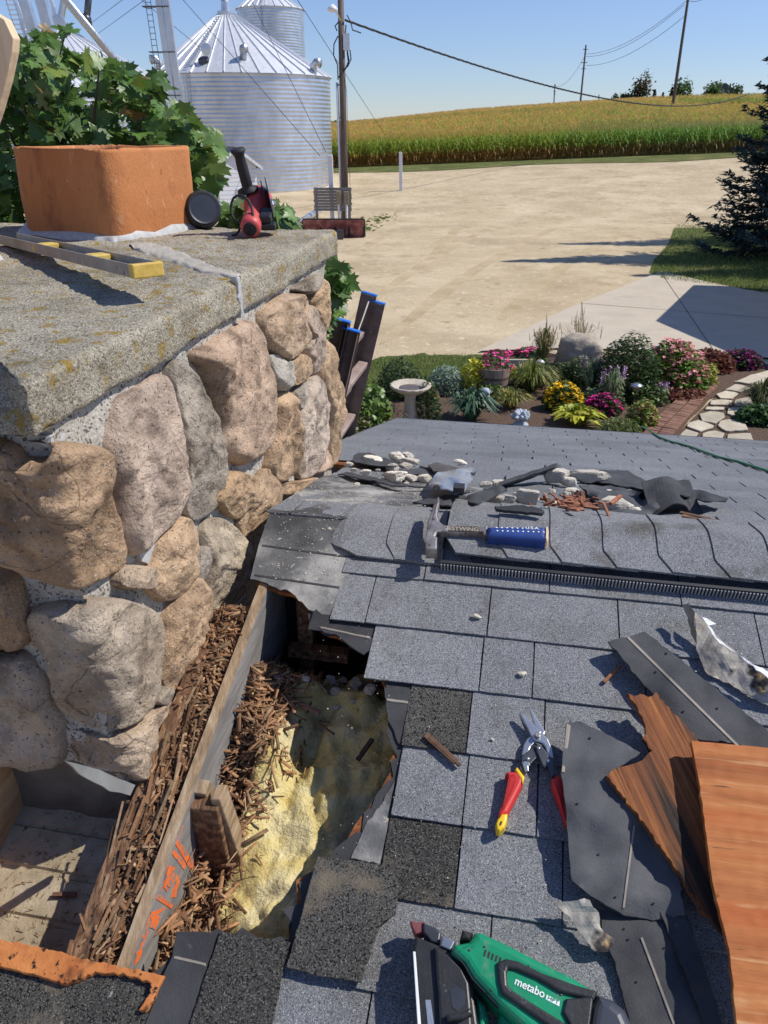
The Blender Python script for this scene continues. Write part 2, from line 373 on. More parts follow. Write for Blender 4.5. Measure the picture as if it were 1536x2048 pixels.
M['insul'] = mat('fibreglass', [(.28, (.46, .34, .115)), (.46, (.71, .58, .245)), (.70, (.85, .78, .51))], scale=9, detail=10, rough=1, bump=.8, bscale=110, bdist=.015, spec=.05, vc=1.0,
    specks=[('n', 9, (.34, .24, .10), .58, .74), ('n', 60, (.40, .29, .13), .62, .72), ('n', 120, (.75, .7, .5), .62, .72)])
WD = dict(rough=.8, bump=.6)
M['chip'] = mat('rotten_chips', [(.3, (.6, .6, .6)), (.7, (1.2, 1.2, 1.2))], scale=60, rough=.85, bump=.6, bscale=200, bdist=.002, vc=1.0)
def wood(name, c0, c1, c2, st=(3, 60, 60), sc=1.0, specks=(), bump=.7, rough=.75, rot=(0, 0, 0), vc=0.0):
    return mat(name, [(.28, c0), (.5, c1), (.72, c2)], scale=sc, detail=9, rough=rough, bump=bump, bscale=2.2, bdist=.004, stretch=st, specks=specks, rot=rot, dist=.35, vc=vc)
M['rot'] = wood('rotten_wood', (.055, .028, .014), (.17, .085, .042), (.38, .24, .13), st=(70, 4, 70), specks=[('n', .9, (.03, .018, .012), .55, .7)], rot=(0, 0, TH), bump=1.0)
M['lumber'] = wood('grey_lumber', (.16, .11, .065), (.32, .22, .13), (.46, .36, .24), st=(60, 3, 60), rot=(0, 0, TH))
M['greyboard'] = wood('weathered_board', (.13, .12, .11), (.22, .205, .19), (.32, .3, .28), st=(30, 3, 30), rot=(0, 0, TH))
M['newwood'] = wood('new_lumber', (.36, .18, .07), (.52, .29, .13), (.62, .4, .2), st=(40, 3, 40), rot=(0, 0, TH))
M['palewood'] = wood('pale_lumber', (.62, .44, .26), (.72, .55, .36), (.78, .63, .44), st=(30, 30, 2))
M['plyface'] = wood('plywood_face', (.25, .07, .016), (.42, .14, .036), (.54, .235, .075), st=(1.5, 24, 24), specks=[('n', .55, (.40, .085, .014), .50, .66), ('n', 1.6, (.55, .30, .13), .58, .68), ('n', 3.4, (.09, .035, .014), .66, .72)])
M['plyrot'] = wood('plywood_rotted', (.035, .015, .007), (.22, .07, .018), (.46, .18, .045), st=(1.6, 40, 40), specks=[('n', .5, (.022, .011, .006), .50, .62), ('n', 2.2, (.02, .01, .006), .62, .70)], bump=1.0)
M['dark'] = flat('attic_dark', (.012, .010, .009), .95)  # near-black colour stands for the shade inside the attic and nail holes
M['soffit'] = mat('soffit_board', [(.3, (.26, .205, .13)), (.7, (.46, .38, .26))], scale=14, detail=10, rough=.9, bump=.7, bscale=120, bdist=.004, specks=[('n', 45, (.10, .07, .045), .63, .72), ('n', 5, (.45, .4, .31), .6, .72)])
M['block'] = mat('dark_block', [(.3, (.10, .082, .062)), (.7, (.20, .165, .125))], scale=12, rough=.95, bump=.8, bscale=120, bdist=.006)
M['rustply'] = mat('rust_orange_fibre', [(.3, (.36, .10, .025)), (.7, (.62, .24, .07))], scale=16, rough=.85, bump=.7, bscale=60, bdist=.004, specks=[('n', 60, (.02, .012, .01), .60, .66), ('n', 9, (.02, .012, .01), .64, .7)])
M['orange'] = mat('orange_stamp', [(.3, (.7, .12, .02)), (.7, (.85, .2, .04))], scale=30, rough=.7, bump=.2, specks=[('n', 90, (.2, .19, .18), .52, .60)])
M['galv'] = mat('galvanised_steel', [(.3, (.52, .54, .57)), (.7, (.70, .72, .75))], scale=1.2, rough=.36, metal=.85, bump=.08, bscale=30)
M['galv_roof'] = mat('galvanised_roof', [(.3, (.62, .64, .66)), (.7, (.78, .79, .81))], scale=3, rough=.5, metal=.45, bump=.1, bscale=20)
M['flash'] = mat('lead_flashing', [(.3, (.22, .225, .22)), (.7, (.36, .365, .35))], scale=12, rough=.6, metal=.3, bump=.4, bscale=50, bdist=.004, specks=[('n', 30, (.5, .47, .4), .64, .72)])
M['tin'] = mat('bent_tin', [(.3, (.32, .35, .39)), (.7, (.56, .60, .65))], scale=9, rough=.38, metal=.75, bump=.35, bscale=18, bdist=.006, specks=[('n', 14, (.2, .17, .13), .64, .74), ('n', 6, (.6, .6, .58), .62, .7)])
M['tinstain'] = mat('stained_tin', [(.25, (.06, .05, .045)), (.45, (.36, .33, .28)), (.7, (.62, .57, .48))], scale=11, detail=10, rough=.6, metal=.1, bump=.5, bscale=40, bdist=.005, specks=[('n', 11, (.03, .026, .024), .53, .60), ('n', 20, (.42, .28, .13), .58, .68)])
M['steel'] = mat('bright_steel', [(.3, (.42, .44, .46)), (.7, (.6, .62, .64))], scale=30, rough=.3, metal=.85, bump=.05)
M['dsteel'] = flat('dark_steel', (.09, .095, .105), .4, .7)
M['hsteel'] = mat('worn_hammer_steel', [(.3, (.2, .17, .155)), (.7, (.48, .45, .42))], scale=30, rough=.42, metal=.7, bump=.4, bscale=90, bdist=.002, specks=[('n', 70, (.10, .06, .045), .58, .68)])
M['blue'] = mat('blue_grip', [(.3, (.012, .035, .16)), (.7, (.02, .06, .25))], scale=20, rough=.55, bump=.1, specks=[('n', 60, (.1, .12, .2), .68, .74)])
M['white'] = flat('white_paint', (.72, .73, .74), .5, var=.1)
M['siding'] = flat('white_siding', (.75, .76, .78), .6, var=.05)
M['red'] = mat('red_plastic', [(.3, (.46, .06, .06)), (.7, (.60, .10, .095))], scale=25, rough=.45, bump=.15, specks=[('n', 40, (.5, .35, .32), .66, .72)])
M['redgrip'] = flat('red_grip', (.55, .03, .025), .4, spec=.5, var=.15)
M['yellow'] = flat('yellow_plastic', (.78, .50, .02), .4, var=.12)
M['yellowd'] = mat('dirty_yellow', [(.3, (.55, .36, .06)), (.7, (.72, .52, .14))], scale=40, rough=.5, bump=.3, bscale=120, specks=[('n', 50, (.35, .3, .2), .63, .72)])
M['alu'] = mat('old_aluminium', [(.3, (.25, .23, .2)), (.7, (.38, .36, .32))], scale=12, rough=.55, metal=.5, bump=.15, specks=[('n', 60, (.5, .5, .48), .63, .7), ('n', 40, (.1, .09, .08), .64, .7)])
M['aluweb'] = mat('aluminium_web', [(.3, (.30, .35, .42)), (.7, (.5, .55, .62))], scale=16, rough=.4, metal=.7, bump=.2, specks=[('n', 45, (.62, .64, .66), .6, .68)])  # blue reflection on the level's web is put into this base colour
M['black'] = mat('black_plastic', [(.3, (.014, .014, .015)), (.7, (.03, .03, .032))], scale=20, rough=.4, bump=.15, bscale=150, spec=.5, specks=[('n', 45, (.12, .12, .12), .68, .76)])
M['rubber'] = flat('black_rubber', (.022, .022, .023), .65, var=.35, sc=30, bump=.3)
M['vent'] = flat('vent_plastic', (.035, .037, .042), .5)
M['ventfin'] = flat('vent_fin', (.34, .35, .37), .5)
M['green'] = mat('green_plastic', [(.3, (.004, .21, .095)), (.7, (.008, .29, .135))], scale=14, rough=.35, bump=.08, spec=.5, specks=[('n', 55, (.25, .4, .3), .70, .76), ('n', 24, (.10, .25, .15), .60, .74), ('n', 90, (.3, .38, .32), .68, .74)])
M['smoke'] = flat('smoked_plastic', (.045, .05, .06), .25, spec=.6)
M['print'] = flat('white_print', (.8, .82, .8), .5, var=.05)
M['fib'] = mat('brown_fibreglass', [(.3, (.13, .085, .07)), (.7, (.25, .18, .15))], scale=10, rough=.5, bump=.2, specks=[('n', 16, (.3, .25, .21), .64, .75)])
M['rung'] = mat('worn_rung', [(.3, (.30, .21, .18)), (.7, (.48, .38, .33))], scale=16, rough=.5, metal=.3, bump=.2)
M['bluecap'] = flat('blue_cap', (.02, .14, .55), .4)
M['leaf'] = mat('maple_leaf', [(.3, (.75, .75, .75)), (.7, (1.15, 1.15, 1.15))], scale=14, rough=.42, bump=.25, bscale=40, bdist=.004, vc=1.0, trans=.28, spec=.5)
M['plant'] = mat('plant_leaf', [(.3, (1.15, 1.15, 1.1)), (.7, (1.75, 1.7, 1.6))], scale=12, rough=.5, bump=0, vc=1.0, trans=.3)
M['petal'] = mat('petal', [(.3, (1.1, 1.1, 1.1)), (.7, (1.4, 1.4, 1.4))], scale=20, rough=.6, bump=0, vc=1.0, trans=.15)
M['needle'] = mat('spruce_needles', [(.3, (.7, .7, .7)), (.7, (1.3, 1.3, 1.3))], scale=2, rough=.6, bump=0, vc=1.0)
M['bark'] = mat('bark', [(.3, (.06, .045, .035)), (.7, (.15, .115, .09))], scale=20, rough=.95, bump=.8, bscale=40, bdist=.01)
M['pole'] = wood('utility_pole_wood', (.06, .045, .038), (.12, .09, .075), (.2, .15, .12), st=(14, 14, .8))
M['gravel'] = mat('gravel', [(.25, (.40, .31, .19)), (.5, (.54, .432, .28)), (.72, (.66, .545, .37))], scale=.30, detail=14, rough=1, bump=.8, bscale=22, bdist=.03, spec=.1,
    specks=[('n', 26, (.30, .235, .15), .57, .70), ('n', 34, (.70, .60, .43), .60, .72), ('n', .16, (.38, .30, .195), .54, .70, 'MIX', 8), ('n', .5, (.42, .325, .20), .54, .68, 'MIX', 10), ('n', 1.6, (.36, .275, .17), .58, .70, 'MIX', 10), ('n', 3.6, (.66, .55, .385), .58, .70), ('n', 8, (.33, .255, .16), .61, .71)])
M['track'] = mat('gravel_track', [(.25, (.38, .29, .17)), (.5, (.50, .395, .245)), (.72, (.60, .49, .32))], scale=.8, detail=14, rough=1, bump=.8, bscale=22, bdist=.03, spec=.1, specks=[('n', 26, (.26, .2, .13), .58, .7)])
M['concrete'] = mat('driveway_concrete', [(.3, (.47, .40, .305)), (.7, (.55, .475, .37))], scale=1.2, detail=10, rough=.95, bump=.2, bscale=90, bdist=.004, specks=[('n', 60, (.40, .35, .28), .62, .7), ('n', .8, (.42, .37, .3), .55, .75)])
M['joint'] = flat('joint_dark', (.13, .11, .09), .95)
M['lawn'] = mat('lawn', [(.25, (.085, .105, .03)), (.5, (.135, .155, .05)), (.75, (.23, .22, .085))], scale=.9, detail=12, rough=1, bump=1, bscale=30, bdist=.05, spec=.1, specks=[('n', 40, (.03, .05, .012), .56, .68), ('n', .35, (.24, .215, .09), .56, .74)])
M['field'] = mat('field_soil', [(.3, (.13, .12, .035)), (.7, (.34, .25, .09))], scale=.4, detail=10, rough=1, bump=0)
M['mulch'] = mat('bark_mulch', [(.3, (.045, .026, .016)), (.5, (.12, .075, .05)), (.72, (.24, .165, .12))], scale=36, detail=8, rough=1, bump=1, bscale=40, bdist=.03)
M['brick'] = mat('clay_paver', [(.3, (.15, .075, .05)), (.7, (.27, .155, .11))], scale=9, rough=.9, bump=.5, bscale=60, bdist=.004, vc=1.0)
M['flag'] = mat('flagstone', [(.3, (.42, .37, .28)), (.7, (.60, .54, .43))], scale=4, detail=10, rough=.9, bump=.5, bscale=25, bdist=.01, vc=1.0)
M['corn'] = mat('corn_leaf', [(.3, (.8, .8, .8)), (.7, (1.2, 1.2, 1.2))], scale=3, rough=.6, bump=0, vc=1.0, trans=.42)
M['rock'] = mat('grey_boulder', [(.3, (.34, .285, .22)), (.7, (.56, .48, .38))], scale=5, detail=10, rough=.95, bump=.9, bscale=30, bdist=.03, specks=[('n', 40, (.2, .18, .16), .6, .7)])
M['cast'] = mat('cast_stone', [(.3, (.42, .36, .28)), (.7, (.58, .52, .42))], scale=14, rough=.9, bump=.5, bscale=60, bdist=.006)
M['statue'] = mat('painted_statue', [(.3, (.28, .33, .38)), (.7, (.46, .51, .56))], scale=20, rough=.8, bump=.4, bscale=60, bdist=.006)
M['barrel'] = wood('barrel_stave', (.16, .11, .085), (.26, .19, .15), (.36, .28, .23), st=(12, 12, 2))
M['rust'] = mat('plow_red', [(.3, (.09, .02, .025)), (.5, (.22, .07, .07)), (.7, (.40, .2, .17))], scale=3, detail=9, rough=.7, bump=.4, bscale=30, bdist=.01)
M['greywood'] = wood('grey_planks', (.15, .14, .125), (.24, .22, .2), (.33, .31, .29), st=(2, 20, 20))
M['cable'] = flat('black_cable', (.012, .012, .013), .5)
M['cordgreen'] = flat('green_cord', (.02, .16, .07), .5)
M['roofgrey'] = flat('dark_roofing', (.10, .105, .12), .9, bump=.5)
M['glass'] = flat('window_glass', (.02, .025, .03), .1, spec=.8)
M['mortarchunk'] = mat('broken_mortar', [(.3, (.56, .52, .44)), (.7, (.80, .76, .68))], scale=22, rough=1, bump=.9, bscale=110, bdist=.006, vc=1.0, specks=[('n', 60, (.3, .26, .21), .62, .7)])
# ================================================================ SETTING: ground, field, yard, drive, garden bed
UB = [(200, 350), (667, 337), (1026, 323), (1477, 305), (1900, 291)]
UG = [(200, 263), (600, 263), (667, 260), (760, 252), (923, 234), (1160, 217), (1350, 205), (1514, 200), (1900, 198)]
def itp(T, u): return float(np.interp(u, [p[0] for p in T], [p[1] for p in T]))
YF, YC = 80.0, 300.0
def gz(x, y):
    if y < 40: return 0.0
    t = x / y; u = 768 + 1687 * t
    zf = aty(u, itp(UB, u), YF).z; zc = aty(u, itp(UG, u), YC).z
    if y < YF: s = (y - 40) / 40; return zf * s * s * (3 - 2 * s)
    if y < YC: s = (y - YF) / (YC - YF); k = min(1, max(0, (u - 1250) / 150)); return zf + (zc - zf) * ((1 - k) * (1.3 * s - .3 * s * s) + k * s ** 1.15)
    return zc - (y - YC) * .06 + (y - YC) * .035 * min(1, (y - YC) / 600)
mb = MB()
ts = np.concatenate([np.linspace(-4, -.6, 10), np.linspace(-.5, 1.0, 61), np.linspace(1.2, 4, 8)])
ys = [0, 5, 10, 20, 30, 40, 46, 52, 58, 64, 68, 72, 76, 80, 90, 105, 120, 140, 160, 180, 200, 220, 240, 260, 280, 300, 320, 350, 400, 500, 700, 1000, 1800, 3500]
k = len(ts)
mb.v = [Vector((t * max(y, .01), y, gz(t * y, y))) for y in ys for t in ts]; mb.c = [G] * len(mb.v)
mb.f = [(j * k + i, j * k + i + 1, (j + 1) * k + i + 1, (j + 1) * k + i) for j in range(len(ys) - 1) for i in range(k - 1)]
for j in range(len(ys) - 1):
    for i in range(k - 1):
        mb.m.append(1 if ys[j] >= 80 else 0)
mb.mi = 0
mb.add([(-3500, -2000, -.006), (3500, -2000, -.006), (3500, 0.3, -.006), (-3500, .3, -.006)], [(0, 1, 2, 3)])
tag(mb.build('ground', [M['gravel'], M['field']], smooth=True, origin=(0, 0, 0)), kind='structure')
def sheet(name, px, z, m, kind='structure', seg=30, amp=1.2, seed=1):
    P = ragged(px, seg, amp, seed=seed); b = MB()
    b.add([gnd(p.x, p.y, 0) + Vector((0, 0, z)) for p in P], [tuple(range(len(P) - 1, -1, -1))])
    return tag(b.build(name, m, fix=True), kind=kind)
# worn wheel tracks curving across the gravel
for k_, P in enumerate([[(700, 640), (800, 560), (930, 480), (1080, 420), (1250, 380), (1440, 352)], [(760, 690), (900, 575), (1020, 500), (1150, 440), (1300, 398), (1450, 368)], [(720, 500), (840, 430), (930, 385), (960, 360), (930, 344)], [(860, 520), (930, 440), (980, 395), (1010, 362)], [(1000, 640), (1090, 560), (1180, 500), (1280, 450)]]):
    L_ = smooth_closed(P + P[-2:0:-1], 80)[:41]; b = MB(); vs = []
    for i, q in enumerate(L_):
        g = gnd(q.x, q.y); g2 = gnd(*(L_[min(i + 1, 40)])); g1 = gnd(*(L_[max(i - 1, 0)])); n_ = Vector((-(g2 - g1).y, (g2 - g1).x, 0)); n_ = n_.normalized() if n_.length > 1e-4 else Vector((1, 0, 0)); w_ = (.22 + .12 * nz((i * .3, k_, 0))) * min(1, i / 6 + .05, (40 - i) / 6 + .05)
        vs += [g - n_ * w_ + Vector((0, 0, .004 + .0008 * k_)), g + n_ * w_ + Vector((0, 0, .004 + .0008 * k_))]
    b.add(vs, [(2 * i, 2 * i + 1, 2 * i + 3, 2 * i + 2) for i in range(40)]); tag(b.build('gravel_track', M['track'], fix=True), kind='structure')
# far grass verge in front of the corn
mb = MB()
us = np.linspace(560, 2000, 60); vs = []; fs = []
for u in us:
    d = rayw(u, 330); t = d.x / d.y
    lo = 72.5 + 1.2 * math.sin(u * .013) ; 
    for y in (lo, 76, 80.4): vs.append((t * y, y, gz(t * y, y) + .03))
for i in range(len(us) - 1):
    for j in range(2): fs.append((i * 3 + j, (i + 1) * 3 + j, (i + 1) * 3 + j + 1, i * 3 + j + 1))
mb.add(vs, fs); tag(mb.build('grass_verge', M['lawn']), kind='structure')
# lawn under the spruce and beside the drive
sheet('lawn', [(1325, 560), (1300, 545), (1310, 520), (1335, 490), (1350, 455), (1390, 425), (1430, 402), (1470, 393), (1560, 388), (2300, 390), (2400, 700), (1700, 620), (1536, 584)], .012, M['lawn'], seg=14, amp=1.5)
sheet('garden_lawn', [(700, 735), (760, 716), (850, 710), (940, 712), (985, 716), (1080, 720), (960, 775), (860, 795), (800, 870), (640, 900), (640, 750)], .016, M['lawn'], seg=10, amp=1.5, seed=3)
# concrete driveway
DR = [(957, 706), (1130, 622), (1322, 545), (1420, 568), (1540, 592), (2100, 690), (2000, 850), (1536, 720), (1400, 706), (1120, 700)]
sheet('driveway', DR, .05, M['concrete'], amp=0)
mb = MB()
for (p, q) in [((1320, 546), (1425, 703)), ((1163, 608), (1170, 702)), ((1160, 610), (1536, 640))]:
    a, b = gnd(*p), gnd(*q); d = (b - a).normalized().cross(Vector((0, 0, 1))) * .012
    mb.add([a - d + Vector((0, 0, .054)), a + d + Vector((0, 0, .054)), b + d + Vector((0, 0, .054)), b - d + Vector((0, 0, .054))], [(0, 1, 2, 3)])
tag(mb.build('driveway_joints', M['joint']), kind='structure')
# bin pad, mulch bed, path
sheet('bin_pad', [(520, 405), (620, 398), (720, 405), (770, 414), (768, 424), (700, 434), (560, 440), (300, 470), (250, 420)], .02, M['concrete'], amp=.6)
sheet('garden_bed', [(690, 850), (800, 800), (870, 770), (960, 745), (1010, 712), (1150, 708), (1300, 712), (1430, 715), (1560, 735), (1480, 770), (1420, 800), (1345, 880), (1200, 960), (700, 960)], .024, M['mulch'], seg=12, amp=1.2, seed=4)
sheet('path_soil', [(1560, 735), (1480, 765), (1425, 800), (1345, 880), (1300, 960), (1700, 960), (1620, 850), (1640, 735)], .03, M['mulch'], amp=1)
mb = MB(); rn = random.Random(5)
stones = [[(1465, 766), (1500, 752), (1536, 742), (1560, 760), (1510, 772)], [(1448, 782), (1470, 770), (1505, 776), (1480, 787)], [(1430, 790), (1450, 783), (1478, 789), (1465, 800), (1440, 800)],
 [(1420, 802), (1440, 801), (1466, 803), (1455, 813), (1418, 812)], [(1470, 800), (1500, 796), (1512, 806), (1490, 816), (1464, 812)], [(1412, 815), (1450, 815), (1448, 823), (1408, 822)], [(1455, 818), (1480, 816), (1478, 838), (1452, 830)],
 [(1397, 829), (1420, 824), (1448, 828), (1450, 836), (1430, 850), (1404, 846)], [(1376, 848), (1396, 842), (1428, 853), (1425, 858), (1400, 866), (1372, 856)], [(1440, 843), (1462, 840), (1490, 847), (1498, 864), (1450, 866), (1434, 854)],
 [(1362, 868), (1372, 860), (1398, 868), (1390, 880), (1350, 884)], [(1405, 869), (1430, 862), (1450, 870), (1440, 886), (1400, 888)], [(1455, 870), (1500, 868), (1510, 890), (1450, 892)], [(1490, 790), (1530, 770), (1560, 776), (1520, 800)], [(1340, 890), (1390, 886), (1395, 915), (1330, 920)], [(1400, 893), (1450, 893), (1455, 925), (1400, 925)]]
for P in stones:
    g = rn.uniform(.8, 1.12); base = [gnd(p.x, p.y, .034) for p in inset(ragged(P, 9, .5, seed=rn.randint(0, 99)), .9)]
    mb.prism(base, (0, 0, .03), col=(g, g * .98, g * .95))
tag(mb.build('flagstone_path', M['flag'], bevel=.008), kind='structure')
mb = MB()
edge = [(1330, 900), (1352, 868), (1372, 846), (1392, 826), (1408, 806), (1424, 790), (1438, 777)]
pts = [gnd(u, v) for u, v in edge]; L = [0]
for i in range(1, len(pts)): L.append(L[-1] + (pts[i] - pts[i - 1]).length)
s = 0
while s < L[-1] - .1:
    i = max(j for j in range(len(L)) if L[j] <= s); i = min(i, len(L) - 2); f = (s - L[i]) / (L[i + 1] - L[i]); p = pts[i].lerp(pts[i + 1], f); d = (pts[i + 1] - pts[i]).normalized(); X = d.cross(Vector((0, 0, 1)))
    for r_ in (0, 1):
        g = rn.uniform(.75, 1.25); mb.box(p - X * (.115 + .22 * r_) + Vector((0, 0, .055 + rn.uniform(-.004, .004))), .2, .095, .06, X, d, (0, 0, 1), col=(g, g * .97, g * .95))
    s += .103
tag(mb.build('brick_edging', M['brick'], bevel=.006), kind='structure')
# ================================================================ CORN
def strip(path, widths, up=(0, 0, 1), fold=.0):
    vs = []; fs = []; P = [Vector(p) for p in path]
    for i, p in enumerate(P):
        t = (P[min(i + 1, len(P) - 1)] - P[max(i - 1, 0)]).normalized(); X = t.cross(Vector(up))
        if X.length < .01: X = Vector((1, 0, 0))
        X.normalize(); vs += [p - X * widths[i] / 2, p + X * widths[i] / 2]
    for i in range(len(P) - 1): fs.append((2 * i, 2 * i + 1, 2 * i + 3, 2 * i + 2))
    return vs, fs
def tmpl(parts):
    V = []; Fc = []; C = []
    for vs, fs, c in parts:
        o = len(V); V += [tuple(v) for v in vs]; Fc += [tuple(i + o for i in f) for f in fs]; C += [c] * len(vs)
    return np.array(V), Fc, np.array(C)
def corn_t(low=0, seed=0):
    rn = random.Random(seed); P = []
    st = MB().tube([(0, 0, low), (0, 0, 2.2)], [.016, .011], 4, False); P.append((st.v, st.f, (.33, .27, .10)))
    n = 11; a0 = rn.uniform(0, 6)
    for i in range(n):
        z = .25 + 1.85 * i / n
        if z < low: continue
        a = a0 + math.pi * i + rn.gauss(0, .35); Ln = rn.uniform(.55, .85) * (1 - .3 * abs(i / n - .5)); dx, dy = math.cos(a), math.sin(a)
        dr = i / n
        path = [(0, 0, z), (dx * Ln * .35, dy * Ln * .35, z + .22), (dx * Ln * .72, dy * Ln * .72, z + .14), (dx * Ln, dy * Ln, z - .22)]
        vs, fs = strip(path, [.05, .085, .07, .01])
        if dr < .3: c = (.26, .16, .075)
        elif dr < .42: c = (.27, .24, .075)
        else: c = (.13 + .06 * rn.random(), .24 + .04 * rn.random(), .045)
        P.append((vs, fs, c))
    for q in range(4):
        a = rn.uniform(0, 6); vs, fs = strip([(0, 0, 2.1), (math.cos(a) * .05, math.sin(a) * .05, 2.3), (math.cos(a) * .14, math.sin(a) * .14, 2.42)], [.02, .03, .02], (math.cos(a + 1.6), math.sin(a + 1.6), .1)); P.append((vs, fs, (.33, .28, .12)))
    return tmpl(P)
rng = np.random.RandomState(3)
def yawmats(K, smin, smax):
    az = rng.uniform(0, 6.283, K); s = rng.uniform(smin, smax, K); z = np.zeros(K); o = np.ones(K); tl = rng.normal(0, .06, K)
    return np.stack([np.cos(az), -np.sin(az), tl, np.sin(az), np.cos(az), tl * .5, z, z, o], 1).reshape(-1, 3, 3) * s[:, None, None]
loc = []; cc = []
for r_ in range(9):
    y0 = YF + .5 + r_ * .76
    for x in np.arange(-.16 * y0, .72 * y0, .2 if r_ < 4 else .3):
        x += rng.normal(0, .04); y = y0 + rng.normal(0, .08); loc.append((x, y, gz(x, y)))
        u = 768 + 1687 * x / y; g = min(1, max(0, (u - 980) / 420)) + rng.normal(0, .16) + .35 * nz((x, y, 0), .12); g = min(1, max(0, g))
        cc.append(np.array((1.75, 1.45, .85)) * (1 - g) + np.array((1.05, 1.25, 1.0)) * g)
tv, tf, tc_ = corn_t(0, 1)
corn = scatter('corn_field', M['corn'], tv, tf, yawmats(len(loc), .94, 1.12), loc, cc, vcol=tc_, origin=(20, 85, 0))
tag(corn, 'ripening field of corn, gold above and green below, covering the hill', 'corn field', kind='stuff')
loc = []; cc = []; sc = []
N = 26000
for i in range(N):
    y = 86 + (YC + 25 - 86) * rng.rand() ** 1.25; x = y * rng.uniform(-.16, .62); u = 768 + 1687 * x / y
    if u > 1335 and 196 < y < 222 + (u - 1335) * .02: continue
    loc.append((x, y, gz(x, y)))
    g = .30 + .55 * nz((x * .6, y, 3), .03) + rng.normal(0, .22) + (.55 if (u > 1335 and 220 < y < 240) else 0) + (.35 if y < 100 and u > 1150 else 0); g = min(1, max(0, g))
    cc.append(np.array((2.75, 1.85, 1.45)) * (1 - g) + np.array((1.1, 1.15, .9)) * g); sc.append(1 + min(1, (y - 86) / 150))
tv, tf, tc_ = corn_t(1.25, 2)
rm = yawmats(len(loc), .92, 1.1); sc = np.array(sc); rm[:, :2, :] *= sc[:, None, None]
o = scatter('corn_canopy', M['corn'], tv, tf, rm, loc, cc, parent=corn, vcol=tc_); tag(o, kind='stuff')
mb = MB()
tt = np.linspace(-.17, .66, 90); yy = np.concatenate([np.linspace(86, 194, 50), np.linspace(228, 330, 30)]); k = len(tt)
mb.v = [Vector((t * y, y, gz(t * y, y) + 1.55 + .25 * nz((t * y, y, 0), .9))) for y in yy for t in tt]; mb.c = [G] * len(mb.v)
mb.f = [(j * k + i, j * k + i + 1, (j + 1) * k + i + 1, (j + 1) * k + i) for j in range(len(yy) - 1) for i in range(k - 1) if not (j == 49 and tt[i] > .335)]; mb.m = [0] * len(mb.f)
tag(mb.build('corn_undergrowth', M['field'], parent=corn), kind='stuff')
# ================================================================ TREES
LQ = ([(-.5, 0, 0), (0, -.32, .06), (.5, 0, 0), (0, .32, .06)], [(0, 1, 2, 3)])
def leafball(K, c, rx, ry, rz, rn, clusters=24, spread=.33, shell=.55):
    cs = []
    while len(cs) < clusters:
        p = rn.uniform(-1, 1, 3); q = np.linalg.norm(p)
        if shell < q < 1: cs.append(p)
    cs = np.array(cs); idx = rn.randint(0, clusters, K)
    P = cs[idx] + rn.normal(0, spread, (K, 3)) * np.array([1, 1, .8]); return P * np.array([rx, ry, rz]) + np.array(c), cs[idx]
def tree(name, label, cat, base, h, rx, c1, n=700, ls=.5, trunk=.25, group=None, clusters=22, seed=0, rz=None, c2=None):
    rn = np.random.RandomState(seed); t = thing(name, label, cat, base, group); base = Vector(base)
    b = MB(); b.tube([base - Vector((0, 0, .3)), base + Vector((0, 0, h * .35)), base + Vector((h * .01, 0, h * .75))], [h * .022, h * .017, h * .005], 7)
    for q in range(5):
        a = q * 1.3; b.tube([base + Vector((0, 0, h * (.25 + .07 * q))), base + Vector((math.cos(a) * rx * .6, math.sin(a) * rx * .6, h * (.45 + .08 * q)))], [h * .009, h * .003], 5)
    b.build('trunk', M['bark'], t)
    hz = rz or h * (1 - trunk) / 2; P, cs = leafball(n, base + Vector((0, 0, h - hz)), rx, rx, hz, rn, clusters)
    g = rn.uniform(.6, 1.35, n); mixf = (rn.rand(n) < .3)
    cols = np.array(c1)[None] * g[:, None]
    if c2 is not None: cols[mixf] = np.array(c2)[None] * g[mixf, None]
    scatter('crown', M['plant'], LQ[0], LQ[1], rotmats(n, .9, ls * .6, ls * 1.3, rn), P, cols, parent=t)
    return t
def conifer(name, label, base, h, r, col, n=900, ls=.4, seed=0, group=None):
    rn = np.random.RandomState(seed); t = thing(name, label, 'spruce tree', base, group); base = Vector(base)
    b = MB(); b.tube([base - Vector((0, 0, .2)), base + Vector((0, 0, h))], [h * .02, h * .003], 6); b.build('trunk', M['bark'], t)
    z = rn.rand(n) ** 1.5; a = rn.uniform(0, 6.28, n); rr = r * (1 - z) * (.45 + .55 * rn.rand(n) ** .5) * (1 + .25 * np.sin(z * 50))
    P = np.stack([base.x + rr * np.cos(a), base.y + rr * np.sin(a), base.z + h * (.04 + .96 * z)], 1)
    scatter('crown', M['needle'], LQ[0], LQ[1], rotmats(n, .5, ls * .6, ls * 1.2, rn), P, np.array(col)[None] * rn.uniform(.6, 1.4, n)[:, None], parent=t)
    return t
def atfield(u, v, Y=322.0):
    p = aty(u, v, Y); return Vector((p.x, Y, gz(p.x, Y)))
hp = lambda v0, v1, Y=322: (v1 - v0) * Y * 1.0 / F * 1.12
gdk, gmid = (.035, .06, .022), (.06, .10, .03)
